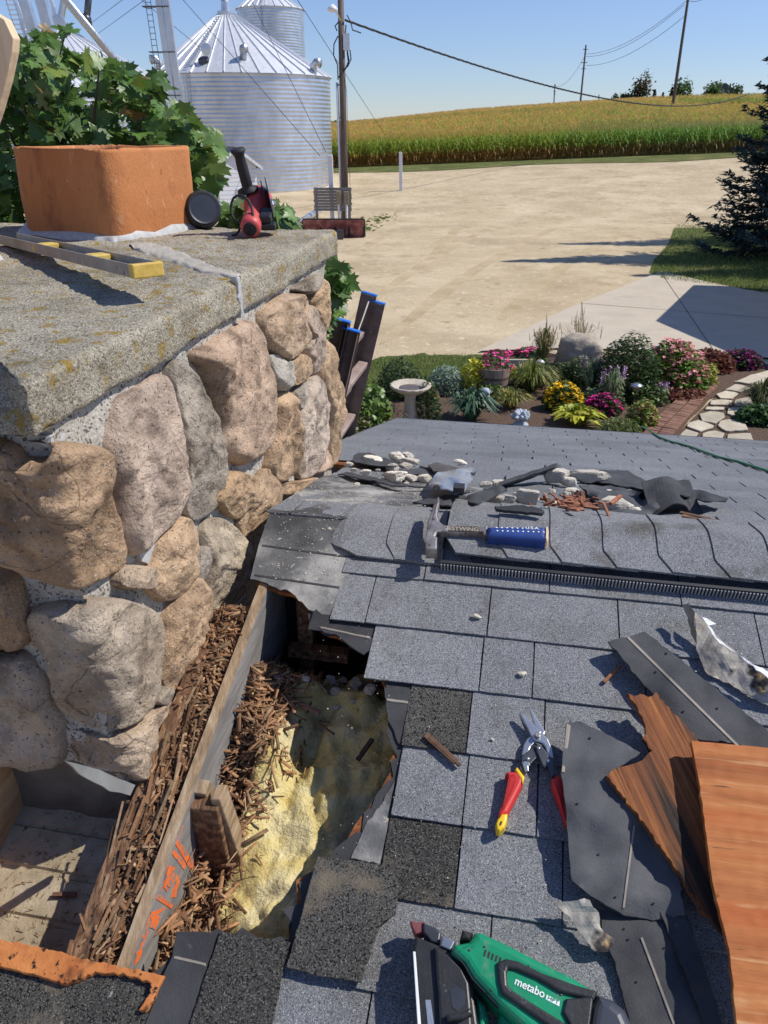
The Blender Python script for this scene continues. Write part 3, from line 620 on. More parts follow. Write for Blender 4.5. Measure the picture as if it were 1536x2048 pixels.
for (u, v0, v1, wd, nm, lab, c1, c2, sd_) in [
    (1282, 165, 203, 14, 'deciduous_tree', 'tall tree turning reddish on the skyline, tallest of the hilltop trees', (.055, .075, .03), (.17, .06, .04), 1),
    (1361, 168, 194, 15, 'deciduous_tree', 'round green tree on the skyline just right of the tall leaning pole', gmid, None, 2),
    (1425, 172, 191, 13, 'deciduous_tree', 'green tree standing left of the far farmhouse gable', gmid, None, 3),
    (1464, 176, 192, 16, 'deciduous_tree', 'low spreading tree right of the far farmhouse gable', gdk, None, 4),
    (1228, 196, 208, 8, 'deciduous_tree', 'smallest bush at the left end of the hilltop trees', gdk, None, 5),
    (1252, 191, 207, 13, 'deciduous_tree', 'low dark bush left of the reddish hilltop tree', gdk, (.12, .08, .05), 6)]:
    p = atfield(u, v1); v0 -= 4; c1 = tuple(1.3 * x for x in c1); tree(nm, lab, 'tree', p, hp(v0, itp(UG, u)), wd * 322 / F * .95, c1, n=1100, ls=1.1, trunk=.08, group='trees along the hilltop', seed=sd_, c2=c2)
for (u, v0, wd, lab, sd_) in [(1308, 183, 9, 'taller of two small dark spruces right of the reddish tree', 7), (1325, 187, 7, 'shorter of two small dark spruces right of the reddish tree', 8), (1342, 179, 7, 'dark spruce half hidden behind the tall leaning pole', 9)]:
    p = atfield(u, 196); conifer('spruce_tree', lab, p, hp(v0 - 4, itp(UG, u)), wd * 322 / F * 1.2, (.02, .038, .03), n=700, ls=.9, seed=sd_, group='spruces along the hilltop')
# far farmhouse
p = atfield(1440, 190, 340); t = thing('farmhouse', 'distant pale farmhouse with dark roof on the hilltop', 'house', p)
p = p + Vector((0, 0, .6))
MB().box(p + Vector((0, 0, 3.2)), 9, 7, 6.4).build('wall', M['siding'], t)
mb = MB(); 
for s_ in (-1, 1): mb.add([p + Vector((s_ * 5, -3.8, 6)), p + Vector((0, -3.8, 9)), p + Vector((0, 3.8, 9)), p + Vector((s_ * 5, 3.8, 6))], [(0, 1, 2, 3)])
mb.add([p + Vector((-4.5, -3.5, 6.4)), p + Vector((4.5, -3.5, 6.4)), p + Vector((0, -3.5, 9))], [(0, 1, 2)])
mb.build('roof', M['roofgrey'], t)
mb = MB()
for (u0, u1, v0) in ((300, 705, 250), (700, 780, 243), (780, 905, 240)):
    pass
rn = np.random.RandomState(4); K = 900; uu = rn.uniform(560, 812, K); P = []
for u in uu:
    Y = 620; p = aty(u, 243 + (u - 690) * -.03 + rn.uniform(0, 8), Y); P.append(p)
o = scatter('far_woodland', M['plant'], LQ[0], LQ[1], rotmats(K, .8, 2, 4.5, rn), P, np.array((.05, .075, .06))[None] * rn.uniform(.7, 1.3, K)[:, None]); tag(o, 'low dark woodland along the far left horizon', 'woodland', kind='stuff')
# ---- blue spruce at the right
def spruce(base, hs, lab, seed, dens):
  t = thing('blue_spruce', lab, 'spruce tree', base, 'blue spruces by the drive')
  b = MB(); b.tube([base - Vector((0, 0, .2)), base + Vector((0, 0, hs * .5)), base + Vector((0, 0, hs))], [.24, .15, .02], 9)
  rn = np.random.RandomState(seed); P = []; RM = []; cl = []
  tw = MB()
  for zi in np.linspace(.15, hs - .3, 40):
      nb = 9 if zi < 7 else 6; rmax = 3.25 * (1 - zi / hs) ** 1.15 + .12
      for q in range(nb):
          if rn.rand() < .12: continue
          a = rn.uniform(0, 6.283); Lb = rmax * rn.uniform(.62, 1.12); dx, dy = math.cos(a), math.sin(a); z0 = zi + rn.uniform(-.1, .1)
          pts = []
          for s_ in np.linspace(0, 1, 6): pts.append(base + Vector((dx * Lb * s_, dy * Lb * s_, z0 - .28 * Lb * s_ + .30 * Lb * s_ ** 3)))
          tw.tube(pts, [.03, .02, .016, .012, .009, .006], 3, False)
          nn_ = int((26 + 36 * Lb) * dens)
          for m_ in range(nn_):
              s_ = rn.uniform(.2, 1.03); p = pts[min(4, int(s_ * 5))].lerp(pts[min(5, int(s_ * 5) + 1)], (s_ * 5) % 1 if s_ < 1 else 1)
              side = rn.normal(0, .26 * (1.15 - s_ * .8)) * Lb ** .5; P.append((p.x - dy * side, p.y + dx * side, p.z + rn.normal(0, .05) - abs(side) * .25))
              aa = a + np.sign(side) * rn.uniform(.3, 1.0); ca, sa = math.cos(aa), math.sin(aa); sc_ = rn.uniform(.16, .34); tl = rn.normal(0, .35); roll = rn.uniform(0, 3.14)
              Rz = np.array([[ca, -sa, 0], [sa, ca, 0], [0, 0, 1]]); Ry = np.array([[math.cos(tl), 0, math.sin(tl)], [0, 1, 0], [-math.sin(tl), 0, math.cos(tl)]]); Rx = np.array([[1, 0, 0], [0, math.cos(roll), -math.sin(roll)], [0, math.sin(roll), math.cos(roll)]])
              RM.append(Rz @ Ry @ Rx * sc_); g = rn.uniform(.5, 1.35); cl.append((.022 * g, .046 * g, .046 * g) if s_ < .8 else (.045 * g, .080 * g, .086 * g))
  b.build('trunk', M['bark'], t); tw.build('branches', M['bark'], t)
  nt_ = ([(-.4, -.12, 0), (.55, 0, 0), (-.4, .12, 0), (-.3, 0, .12), (-.3, 0, -.12)], [(0, 1, 2), (3, 1, 4)])
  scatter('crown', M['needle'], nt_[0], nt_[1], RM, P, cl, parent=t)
spruce(Vector((14.9, 30.8, 0)), 12.6, 'big dark blue spruce at the right edge with drooping boughs to the lawn', 12, 1.0)
spruce(Vector((18.6, 35.6, 0)), 13.4, 'second dark spruce standing behind the big spruce at the right edge', 13, .5)
spruce(Vector((17.9, 27.6, 0)), 11.5, 'dark spruce just off the right edge, in front of the big spruce', 14, .5)
# ================================================================ FARMYARD
def grain_bin(label, uc, Y, Rb, he, rise, seg=72, rib=36, ladder=None, vents=(), hatch=None, corr=.27, pk=(0, 0), group='grain bins in the farmyard', xoff=None):
    c = aty(uc, 300, Y); c = Vector((c.x, Y, 0)); t = thing('grain_bin', label, 'grain bin', c, group)
    b = MB(); prof = []; n = int(he / corr * 4)
    for i in range(n + 1): z = .25 + (he - .25) * i / n; prof.append((Rb + .015 * math.cos(i * math.pi / 2), z))
    b.lathe(c, prof, seg); b.build('wall', M['galv'], t, smooth=True)
    MB().lathe(c, [(Rb + .12, -.1), (Rb + .12, .26), (Rb - .1, .27)], seg).build('foundation', M['concrete'], t)
    b = MB(); ap = c + Vector((pk[0], pk[1], he + rise)); rt = .45
    def rp(a, f, up=0): return Vector((c.x + pk[0] * f + math.cos(a) * (Rb + .15 - (Rb + .15 - rt) * f), c.y + pk[1] * f + math.sin(a) * (Rb + .15 - (Rb + .15 - rt) * f), he - .06 + (rise + .06) * f + up))
    b.add([rp(2 * math.pi * i / seg, 0) for i in range(seg)] + [rp(2 * math.pi * i / seg, 1) for i in range(seg)], [(i, (i + 1) % seg, seg + (i + 1) % seg, seg + i) for i in range(seg)])
    for i in range(rib):
        a = 2 * math.pi * i / rib; d = .5 / Rb * .09
        b.add([rp(a - d, 0), rp(a, 0, .1), rp(a + d, 0), rp(a - d * 8, 1), rp(a, 1, .1), rp(a + d * 8, 1)], [(0, 1, 4, 3), (1, 2, 5, 4)])
    b.build('roof', M['galv_roof'], t)
    b = MB(); b.lathe(ap, [(.65, -.1), (.65, .12), (.34, .18), (.30, .7), (.2, .8)], 16); b.box(ap + Vector((-.1, -.1, 1.1)), .35, .35, .7); b.tube([ap + Vector((-.1, 0, 1.4)), ap + Vector((-.35, 0, 2.6))], .2, 10); b.build('peak_cap', M['galv'], t, smooth=False)
    if ladder is not None:
        b = MB()
        for f in np.linspace(.06, .92, 22): b.beam(rp(ladder - .028 / (1.05 - f), f, .16), rp(ladder + .028 / (1.05 - f), f, .16), .05, .05)
        b.build('roof_ladder', M['steel'], t)
        b = MB()
        for s_ in (-.02, .02): b.beam(c + Vector((math.cos(ladder + s_) * (Rb + .15), math.sin(ladder + s_) * (Rb + .15), .5)), c + Vector((math.cos(ladder + s_) * (Rb + .15), math.sin(ladder + s_) * (Rb + .15), he)), .05, .05, (1, 0, 0))
        for z in np.arange(.7, he, .45): b.beam(c + Vector((math.cos(ladder - .02) * (Rb + .15), math.sin(ladder - .02) * (Rb + .15), z)), c + Vector((math.cos(ladder + .02) * (Rb + .15), math.sin(ladder + .02) * (Rb + .15), z)), .04, .04)
        b.build('wall_ladder', M['steel'], t)
    for (a, f) in vents:
        p = rp(a, f); o_ = Vector((math.cos(a), math.sin(a), 0)); b = MB(); 
        b.tube([p + Vector((0, 0, -.1)), p + Vector((0, 0, .35)), p + o_ * .25 + Vector((0, 0, .55)), p + o_ * .55 + Vector((0, 0, .5))], [.24, .24, .27, .30], 12); b.build('roof_vent', M['tin'], t, smooth=True)
    if hatch:
        p = rp(*hatch); o_ = Vector((math.cos(hatch[0]), math.sin(hatch[0]), .5)).normalized(); b = MB(); Xh = Vector((0, 0, 1)).cross(o_).normalized(); Yh = o_.cross(Xh)
        up = Vector((math.cos(hatch[0]) * .5, math.sin(hatch[0]) * .5, .86))
        A_ = up.cross(Xh).normalized()
        b.lathe(p + up * .1, [(.36, -.15), (.36, .1), (.05, .12)], 18, Xh, A_, up); b.build('roof_hatch', M['dsteel'], t)
        b = MB(); b.lathe(p + up * .3 - A_ * .0 + Vector((.25, .1, .45)), [(.36, -.03), (.36, .03), (.02, .05)], 18, Xh, Vector((0, 0, 1)), Vector((math.cos(hatch[0]), math.sin(hatch[0]), 0))); b.build('hatch_lid', M['galv'], t)
    return t, c
grain_bin('big corrugated steel grain bin with ribbed cone roof, nearest to the utility pole', 492, 64, 6.45, 7.75, 3.9, ladder=R(246), vents=((R(216), .1), (R(284), .22), (R(333), .06)), hatch=(R(256), .17), pk=(-.7, 0))
grain_bin('taller narrow grain bin rising behind the roof of the big bin', 556, 110, 4.0, 17.2, 2.3, ladder=R(262), corr=.3, rib=24, pk=(-.3, 0))
grain_bin('grain bin with pale ribbed roof behind the maple, crossed by the spout', 172, 84, 9.2, 7.9, 5.0, pk=(-.8, 0), seg=64, corr=.3)
grain_bin('low grain bin roof just left of the spout, half hidden by maple leaves', 108, 72, 6.0, 7.3, 3.4, pk=(-.6, 0), seg=64, corr=.3, rib=30)
grain_bin('grain bin at the far left edge with a railing round its roof', -30, 76, 5.8, 10.4, 4.2, pk=(-.8, 0), seg=64, corr=.3)
# elevator legs and spouts
def px(u, v, Y): return aty(u, v, Y)
t = thing('grain_elevator', 'tall grey twin trunk grain elevator leg left of the big bin', 'grain elevator', (px(372, 300, 52).x, 52, 0))
b0, t0 = px(392, 470, 52), px(318, -60, 52); b0 = b0.lerp(t0, -b0.z / (t0.z - b0.z))
for i, dx in enumerate((-.25, .17)):
    MB().beam(b0 + Vector((dx, 0, 0)), t0 + Vector((dx, 0, 0)), .34, .34, (0, 1, 0)).build('trunk_casing', M['galv'], t)
b = MB()
for f in np.linspace(.05, 1, 40):
    p = b0.lerp(t0, f); b.beam(p + Vector((-1.05, .1, 0)), p + Vector((-.75, .1, 0)), .03, .03)
for dx in (-1.05, -.75): b.beam(b0 + Vector((dx, .1, 0)), t0 + Vector((dx, .1, 0)), .03, .03, (0, 1, 0))
for f in (.5, .68, .86): p = b0.lerp(t0, f); b.box(p + Vector((-.45, .0, 0)), 1.5, .5, .05)
b.build('ladder', M['dsteel'], t)
for (lab, ua, ub, dxs, Y, wd) in (('slim grain elevator leg with ladder cage, leftmost of the legs', 82, 30, (0,), 60, .62), ('plain grey grain elevator leg second from the left', 112, 66, (0,), 58, .6)):
    b0, t0 = px(ua + 40, 400, Y), px(ub, -60, Y); b0 = px(ua, 110, Y).lerp(t0, 0); d = t0 - px(ua, 110, Y); b0 = t0 - d * (t0.z / d.z)
    t = thing('grain_elevator', lab, 'grain elevator', b0)
    MB().beam(b0, t0, wd, wd, (0, 1, 0)).build('trunk_casing', M['galv'], t)
    b = MB()
    if 'ladder' in lab:
        for f in np.linspace(.5, 1, 26): p = b0.lerp(t0, f); b.box(p + Vector((-.95, 0, 0)), .55, .5, .04)
        for dx in (-1.2, -.7): b.beam(b0 + Vector((dx, 0, 0)), t0 + Vector((dx, 0, 0)), .05, .05, (0, 1, 0))
    else: b.beam(b0 + Vector((wd * .5, -.32, 0)), t0 + Vector((wd * .5, -.32, 0)), .08, .08, (0, 1, 0))
    b.build('ladder', M['galv'], t)
b = MB(); b.tube([px(120, -14, 56), px(232, 122, 60), px(262, 158, 61)], .24, 12); tag(b.build('grain_spout', M['tin'], smooth=True), 'diagonal round steel spout crossing in front of the pale bin roof', 'spout')
b = MB(); b.tube([px(179, -20, 84), px(173, 40, 84)], .3, 12); b.lathe(px(173, 46, 84), [(.5, -.2), (.5, .4), (.35, .7)], 12); tag(b.build('grain_spout', M['dsteel'], smooth=True), 'dark vertical drop spout above the peak of the pale bin roof', 'spout')
b = MB(); b.tube([px(130, -10, 72), px(121, 40, 72)], .26, 12); b.lathe(px(117, 45, 71.8), [(.55, -.12), (.55, .12), (.1, .14)], 16, (1, 0, 0), (0, 0, 1), (0, -1, 0)); tag(b.build('grain_spout', M['galv'], smooth=False), 'short grey spout with round disc above the low bin roof', 'spout')
def wire(label, pts, r=.012, sag=0.0, name='guy_wire', cat='wire', m='cable', group=None, n=14):
    b = MB(); path = []
    for (p, q) in zip(pts[:-1], pts[1:]):
        for i in range(n): f = i / n; x = p.lerp(q, f); x.z -= sag * 4 * f * (1 - f); path.append(x)
    path.append(pts[-1]); b.tube(path, r, 5); return tag(b.build(name, M[m]), label, cat, group)
for lab, a, c_ in [('guy wire rising left to right above the pale bin peak', (180, 48, 70), (255, -8, 50)), ('guy wire just below the one rising from the pale bin peak', (195, 68, 70), (300, -8, 50)), ('guy wire crossing the big bin roof down to the grey post', (362, -5, 55), (640, 312, 45)), ('faint guy wire passing just right of the big bin peak', (500, -5, 55), (652, 305, 45)),
                  ('guy wire running from behind the pole down over the corn', (590, -8, 44), (770, 270, 70)), ('guy wire slanting past the tall leg toward the big bin', (283, 0, 52), (400, 95, 60))]:
    wire(lab, [px(*a), px(*c_)], r=.016, group='guy wires over the yard')
# pump shed
p = Vector((px(478, 395, 47).x, 47, 0)); t = thing('pump_shed', 'small white sided shed with grey gable roof in front of the big bin', 'shed', p)
zE, zR_ = px(500, 330, 47).z, px(473, 296, 47).z; w2 = 1.15
b = MB()
for i in range(12):
    z = i * zE / 12; b.box(p + Vector((0, 1.3, z + zE / 24)), w2 * 2 + .03 * (i % 1), 2.6, zE / 12 - .02); b.box(p + Vector((0, 1.3, z + zE / 24)), w2 * 2 - .04, 2.56, zE / 12 + .02)
b.prism([p + Vector((-w2, 0, zE)), p + Vector((w2, 0, zE)), p + Vector((0, 0, zR_ - .08))], (0, 2.6, 0)); b.build('wall', M['siding'], t)
b = MB()
for s_ in (-1, 1): b.prism([p + Vector((s_ * (w2 + .28), -.2, zE - .22)), p + Vector((0, -.2, zR_)), p + Vector((0, -.2, zR_ + .07)), p + Vector((s_ * (w2 + .3), -.2, zE - .15))], (0, 3.0, 0))
b.build('roof', M['roofgrey'], t)
b = MB()
for s_ in (-1, 1): b.prism([p + Vector((s_ * (w2 + .3), -.24, zE - .30)), p + Vector((0, -.24, zR_ - .12)), p + Vector((0, -.24, zR_ + .06)), p + Vector((s_ * (w2 + .3), -.24, zE - .12))], (0, .04, 0))
b.build('barge_board', M['white'], t)
b = MB(); b.box(p + Vector((.15, -.02, .95)), .55, .05, .9); f = b.build('window', M['white'], t); t.rotation_euler = (0, 0, R(30)); MB().box(p + Vector((.15, -.05, .95)), .42, .03, .76).build('pane', M['glass'], f)
# utility pole with its gear
PY = 44.3; pb = gnd(691, 442); pt = px(680, -60, PY)
t = thing('utility_pole', 'brown wooden utility pole with grey box and lamp beside the big bin', 'utility pole', pb)
MB().tube([pb - Vector((0, 0, .3)), pb.lerp(pt, .5), pt], [.19, .165, .14], 12).build('pole_shaft', M['pole'], t, smooth=True)
cb = gnd(677, 442); 
MB().tube([gnd(684, 441) + Vector((-.0, -.12, 0)), px(674, 165, PY - .2)], .065, 8).build('conduit', M['white'], t, smooth=True)
b = MB()
for v in (170, 235, 280, 330, 392): q = px(677.5 + (v - 170) * .012, v, PY - .22); b.box(q + Vector((.05, 0, 0)), .3, .1, .05)
b.build('conduit_strap', M['dsteel'], t)
MB().box(px(693, 84, PY - .3), .32, .25, .72).build('meter_box', M['galv'], t, bevel=.02)
b = MB(); b.tube([px(681, 42, PY - .2), px(676, 30, PY - .5), px(669, 19, PY - .7)], .035, 8); la = b.build('lamp_arm', M['galv'], t)
b = MB(); b.lathe(px(665, 17, PY - .75), [(.05, .18), (.2, .05), (.26, -.05), (.2, -.12), (.02, -.16)], 16); b.build('lamp_head', M['white'], la, smooth=True)
b = MB()
for k_, pts in enumerate([[(676, 72), (668, 88), (667, 110), (675, 130), (676, 160)], [(694, 30), (702, 45), (705, 60), (722, 66)], [(692, 50), (690, 70), (694, 100), (697, 130), (684, 145), (677, 155)], [(700, 100), (702, 118), (696, 132), (684, 143)], [(677, 44), (670, 52), (674, 62)], [(694, 98), (698, 120), (690, 140)], [(686, 140), (693, 180), (696, 260), (702, 420)]]):
    b.tube([px(u, v, PY - .3) for u, v in pts], .03 if k_ < 6 else .012, 5)
b.build('loose_cables', M['cable'], t)
b = MB()
A_, B_ = px(690, 40, PY - .2), px(1500, 187, 150)
def sagp(f, off=0):
    x = A_.lerp(B_, f); x.z -= 4.4 * 4 * f * (1 - f) * .62; a = f * 260 + off; r_ = .035 + .04 * f; return x + Vector((0, math.cos(a) * r_, math.sin(a) * r_))
for off in (0, 2.1, 4.2): b.tube([sagp(i / 200, off) for i in range(201)], .028, 4, False)
tag(b.build('service_cable', M['cable']), 'thick twisted black service cable swooping from the pole to the right', 'cable')
# board behind the pole, posts, plow, pad bits
def planks(name, label, cat, u0, u1, v0, v1, Y, n, m, legs=True):
    p = px((u0 + u1) / 2, v1, Y); t = thing(name, label, cat, (p.x, Y, 0)); b = MB(); zt, zb = px(u0, v0, Y).z, px(u0, v1, Y).z; x0, x1 = px(u0, v1, Y).x, px(u1, v1, Y).x; h = (zt - zb) / n
    for i in range(n): b.box(((x0 + x1) / 2 + random.uniform(-.03, .03), Y, zb + h * (i + .5)), x1 - x0, .05, h * .9)
    b.build('board_panel', m, t); 
    for x in (x0 + .12, x1 - .12): MB().box((x, Y + .1, zt / 2), .12, .12, zt).build('leg', m, t)
    return t, (x0, x1, zb, zt)
t, q_ = planks('meter_board', 'weathered grey plank board with two meter boxes at the pole foot', 'board', 629, 704, 375, 422, 42.5, 8, M['greywood'])
for u in (677, 693): 
    pp = px(u, 396, 42.35); e = MB().box(pp, .26, .16, .62).build('meter_box', flat('tan_box', (.30, .25, .16), .6), t, bevel=.02)
    MB().tube([pp - Vector((.0, 0, .3)), (pp.x, pp.y, 0)], .06, 8).build('conduit', M['white'], t)
for (lab, u, v0, v1, u0, wd) in [('white square post standing alone on the gravel', 802, 304, 398, 801, .22), ('pale grey square post in front of the plank board', 666, 310, 446, 660, .24)]:
    bp_ = gnd(u, v1); tp = px(u0, v0, bp_.y); tag(MB().beam(bp_, tp, wd, wd, (0, 1, 0)).build('post', M['white'], bevel=.02), lab, 'post', 'white posts in the yard')
# snow plow blade
pc = gnd(668, 476); t = thing('plow_blade', 'rusty dark red snow plow blade lying on the gravel by the chimney top', 'plow', pc); d = (gnd(720, 474) - gnd(618, 474)).normalized(); w_ = 2.75
b = MB(); b.grid(lambda u, v: pc + d * ((u - .5) * w_) + Vector((0, .15 * math.cos(v * 2.6) + .05, .78 * v)), 12, 10, .04, (0, 1, 0)); b.build('blade', M['rust'], t, smooth=False)
b = MB()
for f in (-.5, -.22, .02, .25, .5): b.beam(pc + d * (f * w_) + Vector((0, .12, .05)), pc + d * (f * w_) + Vector((0, -.02, .78)), .06, .1, (1, 0, 0))
b.beam(pc - d * (w_ / 2) + Vector((0, -.03, .8)), pc + d * (w_ / 2) + Vector((0, -.03, .8)), .09, .07); b.build('blade_rib', M['rubber'], t)
MB().box(pc + d * .3 + Vector((0, -.35, .2)), .3, .5, .4).build('hitch', M['dsteel'], t, bevel=.02)
b = MB(); b.tube([gnd(585, 470) + Vector((0, 0, .3)), gnd(640, 432) + Vector((0, 0, .35))], .16, 12); tag(b.build('auger_tube', M['galv'], smooth=True), 'grey steel auger tube lying on the concrete pad by the bin', 'tube')
b = MB()
for i in range(8): b.tube([gnd(588 + i * 4, 462) + Vector((0, 0, .55 - .02 * i)), gnd(600 + i * 4, 466) + Vector((0, 0, .25))], .03, 6)
b.tube([gnd(588, 464) + Vector((0, 0, .3)), gnd(628, 466) + Vector((0, 0, .35))], .05, 6)
tag(b.build('scrap_tines', M['bark']), 'rusty row of iron tines lying left of the red plow blade', 'scrap iron')
# power poles along the hill
for (lab, ub, vb, ut, vt, Y, r0, r1, arm) in [('tallest dark power pole leaning at the corn edge, cut off by the top', 1345, 208, 1383, -50, 175, .34, .24, 0), ('dark power pole with crossarm on the crest of the corn', 1160, 207, 1172, 90, 250, .28, .22, 1), ('small distant power pole left of the crested pole', 1107, 214, 1110, 168, 290, .22, .16, 1), ('tiny far pole between the crested pole and the hilltop trees', 1197, 205, 1198, 189, 320, .2, .16, 1)]:
    bb, tt_ = px(ub, vb + 6, Y), px(ut, vt, Y); t = thing('power_pole', lab, 'power pole', bb, 'power poles over the field'); MB().tube([bb, tt_], [r0, r1], 8).build('pole_shaft', M['pole'], t)
    if arm:
        b = MB(); hh = (tt_ - bb).length
        for f, wv_ in ((.93, 1.0), (.72, 1.3), (.62, 1.0)): q = bb.lerp(tt_, f); b.box(q, wv_ * hh * .09, .2, .15); 
        b.build('crossarm', M['pole'], t)
for lab, pts in [('upper thin power line from the crested pole to the top edge', [(1172, 108, 250), (1375, 0, 175), (1500, -110, 120)]), ('middle thin power line from the crested pole to the top edge', [(1172, 113, 250), (1368, 10, 175)]), ('lowest thin power line from the crested pole to the leaning pole', [(1172, 131, 250), (1372, 30, 175)]), ('faint power line between the two distant poles', [(1110, 172, 290), (1168, 115, 250)])]:
    wire(lab, [px(*q) for q in pts], r=.045, sag=2.2, name='power_line', cat='power line', m='dsteel', group='power lines over the field')
# weeds on the gravel
K = 500; rn = np.random.RandomState(9); P = []
for i in range(K):
    cu, cv = [(800, 408), (815, 395), (760, 440), (775, 432), (790, 382), (725, 458)][rn.randint(6)]; q = gnd(cu + rn.normal(0, 16), cv + rn.normal(0, 3.2)); P.append(q + Vector((0, 0, .04)))
o = scatter('yard_weeds', M['plant'], LQ[0], LQ[1], rotmats(K, .7, .15, .38, rn), P, np.array((.11, .14, .03))[None] * rn.uniform(.7, 1.4, K)[:, None]); tag(o, 'low green weeds growing through the gravel around the white post', 'weeds', kind='stuff')
# garage wing, off the right edge: its gable throws the shadow on the driveway
gw = lambda a, b, z: W((a, b, z - H))
pG = gw(9.3, 21.79, 0); t = thing('garage', 'white sided garage wing with dark gable roof beside the driveway', 'garage', pG)
a0 = 7.45; b = MB()
b.prism([gw(a0, 17.3, 0), gw(a0, 26.2, 0), gw(a0, 26.2, 2.7), gw(a0, 21.79, 4.75), gw(a0, 17.3, 2.7)], Wd((7, 0, 0))); b.build('wall', M['siding'], t)
b = MB()
for (bo, zo) in ((16.9, 2.6), (26.7, 2.6)): b.prism([gw(a0 - .3, bo, zo), gw(a0 - .3, 21.79, 4.82), gw(a0 - .3, 21.79, 4.97), gw(a0 - .3, bo, zo + .15)], Wd((7.8, 0, 0)))
b.build('roof', M['roofgrey'], t)
